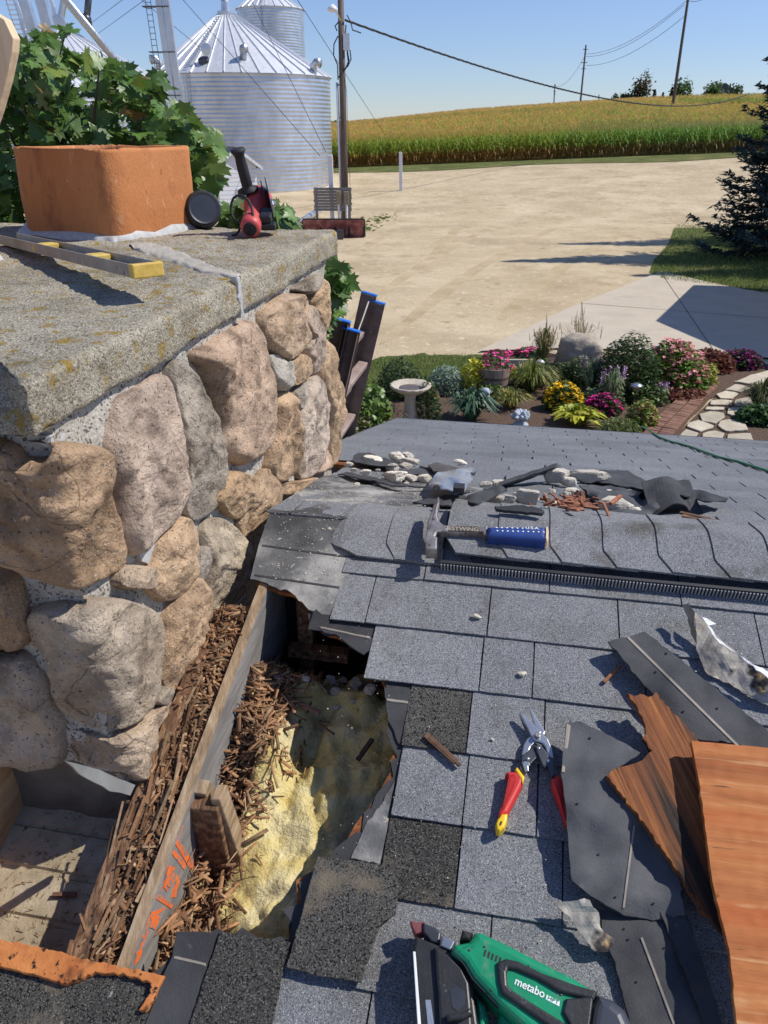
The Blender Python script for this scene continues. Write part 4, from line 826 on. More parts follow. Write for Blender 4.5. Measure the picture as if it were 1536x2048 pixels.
# ================================================================ CHIMNEY
AS, DC = -.70, .33
def bfv(v): return .988 + .00008 * max(0, v - 1100)
def chim(u, v, push=0.0):
    d = ray(u, v); ta = AS / d.x if d.x < -1e-4 else 99; tb = bfv(v) / d.y; K_ = 45
    m = max(ta, tb); t = m + math.log(math.exp(K_ * (ta - m)) + math.exp(K_ * (tb - m))) / K_ - .004
    wa = 1 / (1 + math.exp(max(-40, min(40, K_ * 1.3 * (tb - ta))))); n = Vector((wa, -(1 - wa), .06)).normalized()
    return d * t, n
TAN, PINK, GREY, BRN, OCH = (.60, .43, .28), (.58, .43, .32), (.44, .39, .33), (.52, .365, .235), (.60, .43, .275)
STONES = [
 ([(-70, 905), (0, 900), (30, 927), (75, 930), (112, 893), (160, 883), (213, 892), (228, 920), (234, 980), (254, 1050), (268, 1112), (262, 1137), (230, 1157), (165, 1187), (130, 1187), (80, 1172), (30, 1142), (-60, 1090)], .10, BRN),
 ([(240, 835), (252, 800), (300, 770), (335, 748), (353, 762), (365, 830), (372, 900), (381, 960), (378, 1000), (365, 1035), (330, 1075), (290, 1112), (263, 1087), (256, 1050), (240, 970), (230, 930), (228, 880)], .085, (.56, .45, .37)),
 ([(358, 735), (374, 720), (400, 745), (422, 790), (441, 850), (453, 920), (453, 980), (436, 1022), (405, 1042), (386, 1025), (381, 960), (373, 880), (364, 810)], .06, GREY),
 ([(402, 709), (418, 696), (462, 666), (505, 639), (529, 656), (536, 692), (546, 744), (556, 797), (555, 870), (546, 902), (498, 931), (471, 922), (453, 903), (450, 868), (438, 815), (421, 752)], .085, PINK),
 ([(527, 636), (548, 612), (571, 590), (615, 587), (625, 602), (614, 639), (626, 675), (607, 702), (580, 722), (550, 702), (533, 675)], .11, (.60, .45, .32)),
 ([(594, 578), (642, 547), (645, 563), (627, 587), (612, 586)], .05, GREY),
 ([(645, 556), (656, 568), (659, 612), (658, 661), (650, 651), (640, 624), (630, 602)], .05, OCH),
 ([(625, 609), (639, 626), (651, 663), (653, 712), (639, 744), (627, 751), (622, 724), (613, 695), (627, 675), (614, 642)], .06, (.52, .42, .34)),
 ([(543, 712), (557, 708), (571, 722), (584, 726), (585, 768), (571, 783), (553, 773), (546, 744)], .075, (.44, .42, .37)),
 ([(586, 727), (607, 707), (622, 726), (621, 751), (592, 772), (587, 750)], .06, OCH),
 ([(593, 785), (617, 764), (620, 785), (606, 818), (598, 805)], .05, GREY),
 ([(559, 806), (568, 785), (585, 785), (600, 822), (601, 870), (603, 919), (590, 951), (568, 966), (549, 939), (555, 870)], .07, TAN),
 ([(604, 831), (620, 763), (642, 748), (654, 785), (661, 846), (654, 907), (634, 951), (606, 958), (604, 919), (601, 870)], .07, (.54, .45, .37)),
 ([(655, 682), (667, 690), (673, 724), (689, 800), (689, 846), (684, 870), (685, 919), (668, 931), (660, 895), (661, 834), (645, 755), (651, 715)], .06, TAN),
 ([(637, 945), (658, 900), (665, 926), (650, 944)], .04, PINK),
 ([(440, 1001), (460, 949), (492, 943), (524, 965), (501, 1010), (490, 1038), (456, 1024)], .075, OCH),
 ([(525, 956), (546, 937), (565, 974), (563, 1001), (538, 1042), (502, 1074), (490, 1050), (502, 1012)], .06, TAN),
 ([(360, 1040), (386, 1034), (403, 1065), (403, 1113), (387, 1152), (365, 1193), (338, 1204), (315, 1179), (315, 1138), (329, 1088)], .075, TAN),
 ([(243, 1156), (256, 1134), (292, 1130), (323, 1148), (323, 1170), (292, 1180), (252, 1174)], .06, (.52, .41, .3)),
 ([(425, 1042), (456, 1036), (487, 1061), (506, 1106), (496, 1156), (474, 1202), (434, 1246), (425, 1200), (424, 1133), (418, 1079)], .07, (.53, .45, .34)),
 ([(347, 1222), (387, 1154), (419, 1163), (428, 1215), (428, 1293), (401, 1361), (366, 1388), (334, 1357), (341, 1272)], .065, TAN),
 ([(48, 1234), (98, 1219), (150, 1221), (200, 1197), (255, 1196), (310, 1212), (336, 1238), (342, 1284), (334, 1343), (319, 1398), (284, 1447), (232, 1470), (182, 1465), (138, 1447), (106, 1420), (88, 1357), (82, 1322), (50, 1281)], .10, (.48, .405, .32)),
 ([(130, 1472), (182, 1477), (237, 1477), (284, 1450), (345, 1400), (369, 1426), (374, 1466), (347, 1525), (288, 1564), (255, 1545), (200, 1534), (142, 1521)], .085, (.55, .44, .33)),
 ([(-60, 1170), (0, 1163), (27, 1198), (48, 1268), (42, 1302), (0, 1303), (-60, 1320)], .07, BRN),
 ([(-80, 1320), (0, 1316), (38, 1321), (82, 1358), (100, 1420), (120, 1456), (124, 1530), (56, 1548), (0, 1536), (-80, 1540)], .08, (.47, .39, .31)),
 ([(318, 1404), (334, 1372), (345, 1392), (334, 1412)], .03, GREY),
 ([(404, 1118), (417, 1092), (421, 1140), (412, 1160), (396, 1152)], .03, GREY),
 ([(560, 975), (570, 968), (600, 962), (640, 956), (600, 985), (570, 990)], .03, TAN),
]
cr_ = W((-1.4, 1.9, -3.6)); chimney = thing('chimney', 'wide field stone chimney with lichen covered concrete cap and clay flue', 'chimney', (cr_.x, cr_.y, 0))
def boulder(P, depth, seed, n=84, m=22):
    rn = random.Random(seed); O = smooth_closed(P, n); O = [o + Vector((nz((o.x * .03, o.y * .03, seed)) * 2.5, nz((o.x * .03, o.y * .03, seed + 9.)) * 2.5)) for o in O]; c = sum(O, Vector((0, 0))) / n; b = MB()
    R0 = sum((o - c).length for o in O) / n
    cuts = [(rn.uniform(0, 6.28), rn.uniform(.3, 1.1), rn.uniform(.72, 1.0)) for _ in range(5)]
    rings = []; cb, _ = chim(c.x, c.y)
    scl = R0 * cb.length / F
    def pt(q, r):
        p, nn = chim(q.x, q.y); h = (1 - r ** 5.5) ** .6 if r < 1 else 0
        x, y = (q.x - c.x) / R0, (q.y - c.y) / R0
        for (a, g, k_) in cuts: h = min(h, max(0, (k_ - (x * math.cos(a) + y * math.sin(a)) * g * .55)))
        rough = fbm(p, 6, seed * 1.7, 2) * .016 + (abs(nz(p, 11, seed)) - .25) * .007 + fbm(p, 34, seed, 4) * .0085
        rough *= min(1, (1 - r) * 5 + .15) * min(1.2, scl / .07)
        return p + nn * (depth * .70 * h - depth * .30 + rough)
    for j in range(m):
        r = 1 - (j / (m - 1)) ** 1.5 * .985 if j else 1
        rings.append([pt(c + (o - c) * r, r) for o in O])
    back = [p - chim(o.x, o.y)[1] * .07 for o, p in zip(O, rings[0])]
    b.rings([[W(p) for p in q] for q in [back] + rings]); return b
for i, (P, dpt, col) in enumerate(STONES):
    b = boulder(P, dpt * .95, 11 + i * 3); g = random.uniform(.94, 1.06); b.c = [(col[0] * g, col[1] * g, col[2] * g)] * len(b.v)
    b.build('stone', M['stone'], chimney, smooth=True, fix=True)
# mortar core (roughened) behind the stones
CA, CB = -.728, 1.03
def core_pt(x): return x
b = MB()
def rough(p, s=.012, f=14): return p + Vector((fbm(p, f, 3) * s, fbm(p, f, 7) * s, 0))
b.grid(lambda u, v: W(rough(Vector((CA, CB + u * 1.72, -1.9 + v * (1.9 - DC - .08))))), 110, 80)
b.grid(lambda u, v: W(rough(Vector((-2.3 + u * (2.3 + CA), CB, -1.15 + v * (1.15 - DC - .08))))), 90, 80)
b.build('mortar_core', M['mortar'], chimney, smooth=True)
b = MB(); b.prism([W(p) for p in [(CA - .02, CB + .036, -4.4), (CA - .02, 2.74, -4.4), (-2.3, 2.74, -4.4), (-2.3, CB + .02, -4.4)]], (0, 0, 4.0)); b.build('block_core', M['block'], chimney)
b = MB(); b.grid(lambda u, v: W(rough(Vector((-1.05 + u * .36, 1.056, -1.42 + v * .34)), .006)), 30, 30); b.build('block_face', M['block'], chimney)
# cap slab
a1, a0_, b0_, b1_, zt_, zb_ = -.706, -2.25, .962, 2.86, -DC, -DC - .088
def capp(a, b, z, r=.016):
    q = Vector((min(max(a, a0_ + r), a1 - r), min(max(b, b0_ + r), b1_ - r), min(max(z, zb_ + r), zt_ - r))); d = Vector((a, b, z)) - q
    p = q + (d.normalized() * r if d.length > 1e-6 else d)
    # broken front corner
    k_ = max(0, (z - zb_) / (zt_ - zb_)) * max(0, min(1, (b0_ + .1 - b) / .1)) * max(0, min(1, (a1 - .012 - a) / .10))
    p.y += .10 * k_
    p.x += fbm(p, 11, 1) * .006 + fbm(p, 60, 2, 3) * .003; p.y += fbm(p, 12, 5) * .009; p.z += fbm(p, 9, 8) * .006 + fbm(p, 70, 4, 3) * .0028
    return W(p)
b = MB()
b.grid(lambda u, v: capp(a0_ + u * (a1 - a0_), b0_ + v * (b1_ - b0_), zt_), 150, 180)
b.grid(lambda u, v: capp(a1, b0_ + u * (b1_ - b0_), zb_ + v * (zt_ - zb_)), 180, 14)
b.grid(lambda u, v: capp(a0_ + (1 - u) * (a1 - a0_), b0_, zb_ + v * (zt_ - zb_)), 110, 16)
b.grid(lambda u, v: capp(a0_ + u * (a1 - a0_), b1_, zb_ + v * (zt_ - zb_)), 40, 5)
b.grid(lambda u, v: capp(a0_ + u * (a1 - a0_), b0_ + v * (b1_ - b0_), zb_), 30, 30)
b.build('cap', M['cap'], chimney, smooth=True, fix=True)
captop = lambda u, v, o=0.0: fz(u, v, -DC + o)
capside = lambda u, v, o=0.0: fa(u, v, a1 + o)
ZV = Vector((0, 0, 1)); XV = Vector((1, 0, 0))
# flue liners
def flue(P1, P2, P3, hgt, th=.024, rad=.095, seed=0):
    P4 = P1 + P3 - P2; cor = [P1, P2, P3, P4]; n = 64; ring = []
    for i in range(4):
        p = cor[i]; e1 = (cor[i - 1] - p).normalized(); e2 = (cor[(i + 1) % 4] - p).normalized()
        for k_ in range(16):
            t = k_ / 15; c0, c1, c2 = p + e1 * rad, p, p + e2 * rad; ring.append(c0 * (1 - t) ** 2 + c1 * 2 * t * (1 - t) + c2 * t * t)
    c = sum(ring, Vector()) / n; inn = [c + (p - c) * (1 - th * 2.4 / (P1 - P3).length * 1.6) for p in ring]
    dense = lambda Rg: [Rg[i // 3].lerp(Rg[(i // 3 + 1) % n], (i % 3) / 3) for i in range(3 * n)]
    ring, inn = dense(ring), dense(inn); rings = []; c2 = Vector((c.x, c.y, 0))
    for j in range(26):
        z = -.02 + (hgt + .02) * j / 25; rings.append([p + Vector((0, 0, z)) + (p - c).normalized() * (fbm(p + Vector((0, 0, z)), 6, seed, 3) * .006) for p in ring])
    chip = lambda p: -abs(fbm(p, 26, seed + 3, 3)) * .009 - (.006 * max(0, 1 - (p - (P2 + Vector((0, 0, 0)))).length / .09))
    rings[-1] = [p + Vector((0, 0, chip(q))) for p, q in zip(rings[-1], ring)]
    rings.append([p.lerp(q, .15) + Vector((0, 0, hgt + chip(p) + .003)) for p, q in zip(ring, inn)])
    rings.append([q.lerp(p, .15) + Vector((0, 0, hgt + chip(p) + .002)) for p, q in zip(ring, inn)])
    for z in (hgt - .012, hgt * .5, -.02): rings.append([q + Vector((0, 0, z)) for q in inn])
    b = MB(); b.rings([[W(p) for p in r] for r in rings], cap0=False, cap1=False); return b, ring, c
P1, P2, P3 = captop(38, 466), captop(232, 485), captop(412, 455)
b, ring, fc = flue(P1, P2, P3, .272, seed=2); b.build('flue_liner', M['terracotta'], chimney, smooth=True, fix=True)
mb = MB(); n = len(ring)
def collar(ring, fc, w0=.012, hh=.022):
    out = []
    for sc_, z in ((1.0, hh), (1.0, hh), (None, hh * .6), (None, -.004)):
        q = []
        for p in ring:
            d = (p - fc).normalized(); ww = (.008 + .030 * max(0, fbm(p, 9, 4, 3) + .12)) * (0 if sc_ else 1) + .001; 
            q.append(p + d * (ww if z > 0 else ww * 1.35) + Vector((0, 0, z * (1 + 1.2 * nz(p, 12, 6)))))
        out.append(q)
    return [[W(p) for p in q] for q in out[1:]]
mb.rings(collar(ring, fc), False, False); mb.build('mortar_collar', M['caulk'], chimney, smooth=True)
off2 = captop(-128, 545) - P2
b, ring2, fc2 = flue(P1 + off2, P2 + off2, P3 + off2, .1, seed=5)
off3 = captop(4, 522) - (P3 + off2); b, ring2, fc2 = flue(P1 + off2 + off3, P2 + off2 + off3, P3 + off2 + off3, .12, seed=5)
b.build('flue_liner', M['terracotta'], chimney, smooth=True, fix=True); mb = MB(); mb.rings(collar(ring2, fc2), False, False); mb.build('mortar_collar', M['caulk'], chimney, smooth=True)
pt_ = [(256, 487), (300, 483), (345, 497), (390, 520), (440, 539), (488, 552)]; pb_ = [(266, 498), (296, 511), (330, 522), (375, 534), (412, 548), (468, 559)]
def patchf(u, v):
    i = min(4, int(u * 5)); f = u * 5 - i; A_ = Vector(pt_[i]).lerp(Vector(pt_[i + 1]), f); B_ = Vector(pb_[i]).lerp(Vector(pb_[i + 1]), f); q = A_.lerp(B_, v); q = q + Vector((nz((u * 9, v * 3, 1)), nz((u * 14, v * 3, 4)))) * 2.2 * abs(v - .5) * 2
    P = captop(q.x, q.y); c = capp(P.x, P.y, zt_); e = min(1, min(v, 1 - v) * 5); return c + Vector((0, 0, -.003 + .009 * e ** .5))
mb = MB(); mb.grid(patchf, 60, 12); mb.build('mortar_patch', M['patch'], chimney, smooth=True)
mb = MB(); puff(mb, ragged([(474, 553), (482, 553), (484, 580), (487, 606), (491, 634), (484, 636), (482, 610), (478, 580)], 7, .8, seed=3), capside, -.01, .008, .003, XV); mb.build('sealant', M['caulk'], chimney)
def sealant(px_, h=.02, m='caulk', seed=1):
    mb = MB(); P = ragged(px_, 7, 1.0, seed=seed)
    top = [W(chim(p.x, p.y)[0] + chim(p.x, p.y)[1] * (h - .05)) for p in P]; bot = [W(chim(p.x, p.y)[0] - chim(p.x, p.y)[1] * .09) for p in P]
    mb.rings([bot, top]); mb.build('sealant', M[m], chimney, fix=True)
sealant([(372, 1035), (360, 1042), (330, 1088), (316, 1128), (302, 1122), (298, 1108), (318, 1090), (345, 1062)], .03)
sealant([(60, 892), (110, 880), (165, 868), (165, 880), (120, 892), (110, 912), (80, 905)], .02, seed=3)
sealant([(0, 1150), (25, 1165), (50, 1180), (53, 1202), (44, 1205), (38, 1190), (0, 1168)], .01, seed=4)
sealant([(438, 1022), (424, 1048), (412, 1060), (405, 1068), (403, 1060), (418, 1040)], .02, seed=5)
sealant([(300, 1440), (330, 1408), (344, 1396), (336, 1412), (306, 1446)], .02, seed=6)
# lead flashing at the foot of the stones
mb = MB()
for P in ([(492, 1188), (484, 1222), (452, 1308), (432, 1312), (456, 1246), (474, 1208)], [(374, 1430), (414, 1352), (405, 1402), (347, 1556), (322, 1553), (350, 1520)], [(130, 1520), (200, 1540), (270, 1570), (262, 1590), (220, 1580), (160, 1548)]):
    top = [W(fa(p.x, p.y, -.675)) for p in ragged(P, 16, .8, seed=8)]; mb.prism(top, Wd((-.004, 0, 0)))
mb.build('flashing', M['flash'], chimney)
# ================================================================ HOUSE
hr = W((1.0, 1.78, 0)); house = thing('house', 'house roof in grey asphalt shingles with a torn open corner beside the chimney', 'house', (hr.x, hr.y, 0))
def NP(a, b, o=0.0): return W(Vector((a, b, Z0 + T1 * b)) + NN * o)
def FP(a, b, o=0.0): return W(Vector((a, b, ZR - T2 * (b - BR))) + NF * o)
def ab(u, v): p = near(u, v); return (p.x, p.y)
b = MB()   # walls below
EB = 4.95
b.prism([W(p) for p in [(-.62, EB, -H), (-.62, EB, ZR - T2 * (EB - BR) - .2), (-.62, BR, ZR - .55), (-.62, -3.4, Z0 + T1 * -3.4 - .5), (-.62, -3.4, -H)]], Wd((.12, 0, 0)))
b.prism([W(p) for p in [(-.5, EB, -H), (9, EB, -H), (9, EB, ZR - T2 * (EB - BR) - .16), (-.5, EB, ZR - T2 * (EB - BR) - .16)]], Wd((0, -.12, 0)))
b.build('wall', M['siding'], house)
hole = [(-.62, 1.545), (-.582, 1.54), (-.54, 1.532), (-.491, 1.52), (-.46, 1.485), (-.42, 1.432), (-.36, 1.415), (-.293, 1.394), (-.262, 1.35), (-.241, 1.301), (-.218, 1.24), (-.20, 1.193), (-.20, 1.13), (-.225, 1.06), (-.25, 1.0), (-.27, .962), (-.325, .909), (-.322, .86), (-.317, .815), (-.38, .805), (-.443, .811), (-.48, .79), (-.52, .745), (-.575, .718)]
def deckpoly(seed, amp, grow=0.0):
    h = ragged(hole, .02, amp, False, seed)
    P = [(-.62, BR - .004), (1.9, BR - .004), (1.9, -3.6), (-1.03, -3.6), (-1.03, .70), (-.70, .715)]
    return P + [(p.x, p.y) for p in reversed(h)]
b = MB(); b.prism([NP(a, bb, -.016) for a, bb in deckpoly(1, .003)], Wd(NN) * .012); b.build('roof_deck', M['plyrot'], house)
b = MB(); b.prism([NP(a, bb, -.003) for a, bb in deckpoly(3, .006)], Wd(NN) * .003); b.build('underlayment', M['felt'], house)
b = MB(); b.prism([FP(a, bb, -.016) for a, bb in [(-.64, BR), (9, BR), (9, 5.3), (-.9, 5.3), (-.9, 2.8), (-.64, 2.8)]], Wd(NF) * .012); b.build('roof_deck', M['plyrot'], house)
# near courses
E_ = .139; B0 = 1.458
def tab(mb, x0, x1, bb, dark=0, g=1.0, hgt=E_, ov=.03, seed=0, lift=0.0):
    def fn(u, v):
        a = x0 + (x1 - x0) * u; q = bb + (hgt + ov) * v; e = 0
        if v == 0: e = nz((a * 40, bb * 9, seed)) * .0012
        return NP(a + nz((q * 30, x0 * 7, seed)) * .0007, q + e, .0105 - .007 * v + lift + .0012 * nz((a * 6, q * 6, seed)))
    mb.grid(fn, 14, 5, .0042, Wd(NN), lambda u, v: (g, g, g))
light, darkm = MB(), MB()
px_a = lambda u, v: near(u, v).x
courses = {
 -1: [px_a(690, 1130), -.20, .10, .40, .70, 1.0, 1.3, 1.6],
 0: [px_a(672, 1198), px_a(743, 1197), px_a(978, 1230), px_a(1236, 1243), px_a(1515, 1272), .80, 1.1, 1.4],
 1: [px_a(737, 1315), px_a(963, 1330), px_a(1066, 1347), px_a(1290, 1380), .62, .92, 1.2, 1.5],
 2: [px_a(812, 1432), px_a(938, 1450), px_a(1088, 1470), .31, .60, .9, 1.2, 1.5],
 3: [px_a(793, 1565), px_a(931, 1585), px_a(1074, 1612), .30, .61, .9, 1.2],
 4: [px_a(772, 1680), px_a(916, 1740), .14, .44, .75, 1.05],
 5: [px_a(726, 1890), px_a(983, 1850), .29, .6, .9, 1.2], 6: [px_a(552, 2000), px_a(742, 2000), .06, .36, .66, .96], 7: [-.62, -.33, -.03, .27, .57, .87], 8: [-.9, -.62, -.33, -.03, .27, .57, .87]}
for k in range(-1, 30):
    cs = courses.get(k) or [-1.0 + ((k * .16) % .3) + .305 * i for i in range(10)]
    bb = B0 - E_ * k
    if k > 8: cs = [max(c, -1.03) for c in cs]
    for i in range(len(cs) - 1):
        dk = (k == 2 and i == 0) or (k == 4 and i == 0)
        tab(darkm if dk else light, cs[i] + .0016, cs[i + 1] - .0016, bb, g=random.uniform(.86, 1.12) * (1.3 if dk and k == 2 else 1), seed=k * 3.1 + i, lift=.0008 * (i % 2))
light.build('shingle_courses', M['shingle'], house)
darkm.build('unweathered_shingles', M['shingle_dark'], house)
# ridge caps and vent
def RP(a, l, lift=0.0):
    q = math.sqrt(l * l + .035 ** 2) - .02; b_ = BR + l * .955; sl_ = T1 if l < 0 else T2
    return W(Vector((a, b_, ZR - sl_ * q * .955 + lift)))
VA = px_a(884, 1150); CW = .127
capl = MB()
aa = -.455; i = 0
while aa < 1.7:
    left = aa < VA - .03; lift0 = .012 if left else .046; wdt = VA - aa if (left and aa + CW * 1.4 > VA) else (CW * 1.15 if left else CW); nxt = aa + wdt; g = random.uniform(.9, 1.1)
    def fn(u, v, aa=aa, nxt=nxt, left=left, lift0=lift0, first=(i == 0)):
        l = -.150 + .300 * v
        t = max(0, (-.098 - l) / .05); t = min(t, 1); clip = .030 * t + (.05 * t ** 2 if first else 0)
        x0 = aa + clip - nz((l * 9, aa * 5, 1)) * .002; x1 = nxt + .055 + clip * .8
        a = x0 + (x1 - x0) * u
        drop = -.02 * max(0, (-.42 - a)) / .05 if first else 0
        return RP(a, l, lift0 + .0055 * (1 - u) + .001 * nz((a * 9, l * 9, 4)) + drop)
    capl.grid(fn, 8, 24, .0045, (0, 0, 1), lambda u, v, g=g: (g, g, g)); aa = nxt; i += 1
capl.build('ridge_cap', M['shingle'], house)
b = MB()
def VP(a, l, h): p = Vector((a, BR + l * .955, ZR + T1 * l * .955)) + NN * h; return W(p)
vl, vr = VA - .006, 1.75
b.prism([VP(vl, -.166, .002), VP(vl, -.146, .002), VP(vl, -.146, .036), VP(vl, -.154, .036), VP(vl, -.154, .008), VP(vl, -.166, .006)], Wd((vr - vl, 0, 0)))
for i in range(3): bb = MB()
b.prism([VP(vl, .13, .002), VP(vl, .15, .002), VP(vl, .15, .02), VP(vl, .13, .02)], Wd((.03, 0, 0)))
for s_ in (-1, 1): b.prism([VP(vl, -.15, .0), VP(vl, .02, .0), VP(vl, .02, .038), VP(vl, -.15, .036)], Wd((.004, 0, 0)))
vent = b.build('ridge_vent', M['vent'], house)
b = MB(); x = vl + .004
while x < vr: b.box(VP(x, -.1565, .0195), .0034, .004, .026, Wd((1, 0, 0)), Wd(Vector((0, 1, T1)).normalized()), Wd(NN)); x += .0078
b.prism([VP(vl, -.168, .001), VP(vl, -.1665, .001), VP(vl, -.1665, .0075), VP(vl, -.168, .0075)], Wd((vr - vl, 0, 0)))
b.build('louvre', M['ventfin'], vent)
# far slope tabs
b = MB(); k = 0; bb = 1.795
while bb < 5.28:
    x = -.9; off = (k * .145 + random.uniform(-.02, .02)) % .305
    xs_ = -.9 if bb > 2.8 else -.655; x0 = xs_; nx = -.9 + off
    while nx < xs_ + .06: nx += .305
    while x0 < 7.2:
        x1 = nx; g = random.uniform(.9, 1.1)
        L_ = min(E_ + .03, 5.3 - bb + .03)
        gp = random.uniform(.002, .0048)
        q = [(x0 + gp, bb - .03, .004), (x1 - gp, bb - .03, .004), (x1 - gp + random.uniform(-.002, .002), bb + L_ - .03, .010), (x0 + gp, bb + L_ - .03, .010)]
        b.prism([FP(*p) for p in q], -Wd(NF) * .004, col=(g, g, g)); x0 = x1; nx = x0 + .305
    bb += E_; k += 1
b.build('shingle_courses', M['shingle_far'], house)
b = MB(); b.prism([FP(-.9, 5.28, -.02), FP(-.9, 5.32, .012), FP(-.9, 5.33, -.02)], Wd((10, 0, 0))); b.prism([FP(-.915, 1.8, -.10), FP(-.915, 5.31, -.10), FP(-.915, 5.31, .004), FP(-.915, 1.8, .004)], Wd((.013, 0, 0))); b.build('drip_edge', M['dsteel'], house)
b = MB(); b.prism([FP(-.9, 5.32, -.16), FP(-.9, 5.45, -.16), FP(-.9, 5.45, -.06), FP(-.9, 5.32, -.06)], Wd((10, 0, 0))); b.build('gutter', M['white'], house)
# torn corner: soffit, barge board, rafters, boards
SO = -.145
b = MB()
def sof(u, v):
    a = -1.0 + u * .34; bb = .45 + v * .61; g = abs(((bb * 1.0) % .085) - .0425) < .006
    return NP(a, bb, SO - (.006 if g else 0) + fbm((a, bb, 0), 20, 2) * .002)
b.grid(sof, 30, 160); b.build('soffit', M['soffit'], house)
def board(name, m, a0, a1, b0, b1, o0, o1, wob=0.0, n=26, seed=0, top=.0):
    bd = MB(); 
    def ring(bb):
        w_ = nz((bb * 6, seed, 0)) * wob; w2 = nz((bb * 9, seed, 5)) * wob + nz((bb * 40, seed, 5)) * wob * .4
        return [NP(a0 + w_, bb, o0), NP(a1 + w_, bb, o0), NP(a1 + w_, bb, o1 + w2), NP(a0 + w_, bb, o1 + w2)]
    bd.rings([ring(b0 + (b1 - b0) * i / n) for i in range(n + 1)]); return bd.build(name, m, house, fix=True)
board('barge_board', M['newwood'], -1.045, -1.0, .40, 1.07, SO - .02, -.01, .001)
board('barge_board', M['newwood'], -1.045, -1.0, -3.5, .395, SO - .02, -.02, .001)
board('outer_rafter', M['rot'], -.702, -.668, .66, 1.36, SO - .01, -.012, .006, 60, 3)
board('rotted_filler', M['rot'], -.672, -.612, .66, 1.50, SO - .01, -.034, .012, 80, 9)
ir = board('inner_rafter', M['lumber'], -.604, -.5815, .70, 1.60, -.24, -.002, .0014, 90, 5)
board('sheathing_board', M['greyboard'], -.5815, -.5803, .70, 1.62, -.26, -.004, .0002, 40, 6)
fs_ = lambda u, v, o=0.0: fa(u, v, -.5800 + o)
b = MB()
for P in ([(985, 625), (1002, 678), (965, 685)], [(950, 722), (968, 716), (1058, 885), (1058, 922), (1036, 920)], [(905, 840), (918, 866), (890, 978), (868, 978), (876, 905)], [(922, 905), (958, 918), (952, 1000), (930, 1030), (905, 1010)], [(968, 958), (990, 976), (962, 1082), (936, 1085)], [(838, 1010), (858, 1008), (948, 1124), (940, 1146)], [(930, 770), (945, 760), (1018, 900), (1010, 935)],
          [(900, 995), (925, 1040), (915, 1050), (890, 1010)], [(812, 1092), (905, 1138), (900, 1150), (806, 1108)], [(790, 1140), (830, 1165), (800, 1240), (775, 1230)], [(842, 1172), (880, 1190), (850, 1260), (822, 1248)], [(770, 1250), (815, 1268), (790, 1330), (752, 1320)], [(735, 1340), (790, 1350), (765, 1420), (722, 1410)]):
    top = [fs_(x / 2.743, 1400 + y / 2.743) for x, y in P]; b.prism([W(Vector((p.x, p.y, min(p.z, Z0 + T1 * p.y - .009 - .004 * i)))) for i, p in enumerate(top)], Wd((.0009, 0, 0)))
b.build('stamped_lettering', M['orange'], ir)
def blockb(name, m, c, sx, sy, sz, tilt=(0, 0, 0)):
    Rm = Matrix.Rotation(tilt[0], 3, 'X') @ Matrix.Rotation(tilt[1], 3, 'Y'); X, Y, Z = [Wd(Rm @ Vector(q)) for q in ((1, 0, 0), (0, 1, 0), (0, 0, 1))]
    return MB().box(W(c), sx, sy, sz, X, Y, Z).build(name, m, house, bevel=.003)
blockb('blocking', M['rot'], Vector((-.545, 1.03, Z0 + T1 * 1.03 - .15)), .062, .036, .26, (0, R(-4)))
blockb('blocking', M['lumber'], Vector((-.508, 1.045, Z0 + T1 * 1.045 - .14)), .022, .04, .27, (0, R(-10)))
blockb('blocking', M['lumber'], Vector((-.572, 1.06, Z0 + T1 * 1.06 - .035)), .03, .03, .05, (R(20), 0))
# attic interior
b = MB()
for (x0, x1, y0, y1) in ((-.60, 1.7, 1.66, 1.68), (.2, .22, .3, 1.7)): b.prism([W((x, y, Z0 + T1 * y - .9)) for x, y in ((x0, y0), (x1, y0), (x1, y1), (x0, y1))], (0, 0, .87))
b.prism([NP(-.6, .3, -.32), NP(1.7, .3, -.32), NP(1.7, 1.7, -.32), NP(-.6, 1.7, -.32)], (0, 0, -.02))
b.build('attic_shade_panels', M['dark'], house)  # near-black panels added where the attic is only in shade
for x in (-.53, -.33):
    b = MB(); b.prism([W((q, y, -1.38)) for q, y in ((x, 1.60), (x + .04, 1.60), (x + .04, 1.63), (x, 1.63))], (0, 0, .36)); b.build('stud', M['rot'], house)
b = MB(); b.box(W(Vector((-.47, 1.585, Z0 + T1 * 1.585 - .235))), .16, .03, .03, Wd((1, 0, 0)), Wd((0, 1, 0))); b.build('plate', M['rot'], house)
# insulation
b = MB()
def insz(a, bb):
    crest = .045 * math.exp(-((a + .50 + .10 * (1.2 - bb)) / .07) ** 2) if bb < 1.4 else 0
    fold = -.05 * math.exp(-((a + .42 - .10 * (bb - 1.3)) / .022) ** 2) * max(0, min(1, (bb - 1.1) / .1))
    gap = -.10 * math.exp(-((a + .545 - .05 * (bb - .95)) / .018) ** 2) * math.exp(-((bb - .98) / .14) ** 2)
    return -.205 - .12 * max(0, bb - 1.40) / .1 + .02 * math.sin(a * 17 + bb * 9) + crest + fold + gap + .085 * math.exp(-((a + .35) / .085) ** 2 - ((bb - 1.07) / .13) ** 2) + .04 * math.exp(-((a + .42) / .06) ** 2 - ((bb - .86) / .10) ** 2) + fbm((a, bb, 0), 6, 3, 3) * .050 + (abs(nz((a, bb, 2), 11)) - .2) * .045 + fbm((a, bb, 1), 26, 5, 3) * .009 + .016 * abs(nz((a * 5 + bb * 2, bb * 1.5, 7), 3))
b.grid(lambda u, v: NP(-.578 + u * .70, .62 + v * 1.0, insz(-.578 + u * .70, .62 + v * 1.0)), 130, 180)
ins = b.build('insulation_batt', M['insul'], smooth=True); tag(ins, 'yellow fibreglass insulation lying open in the torn roof hole', 'insulation')
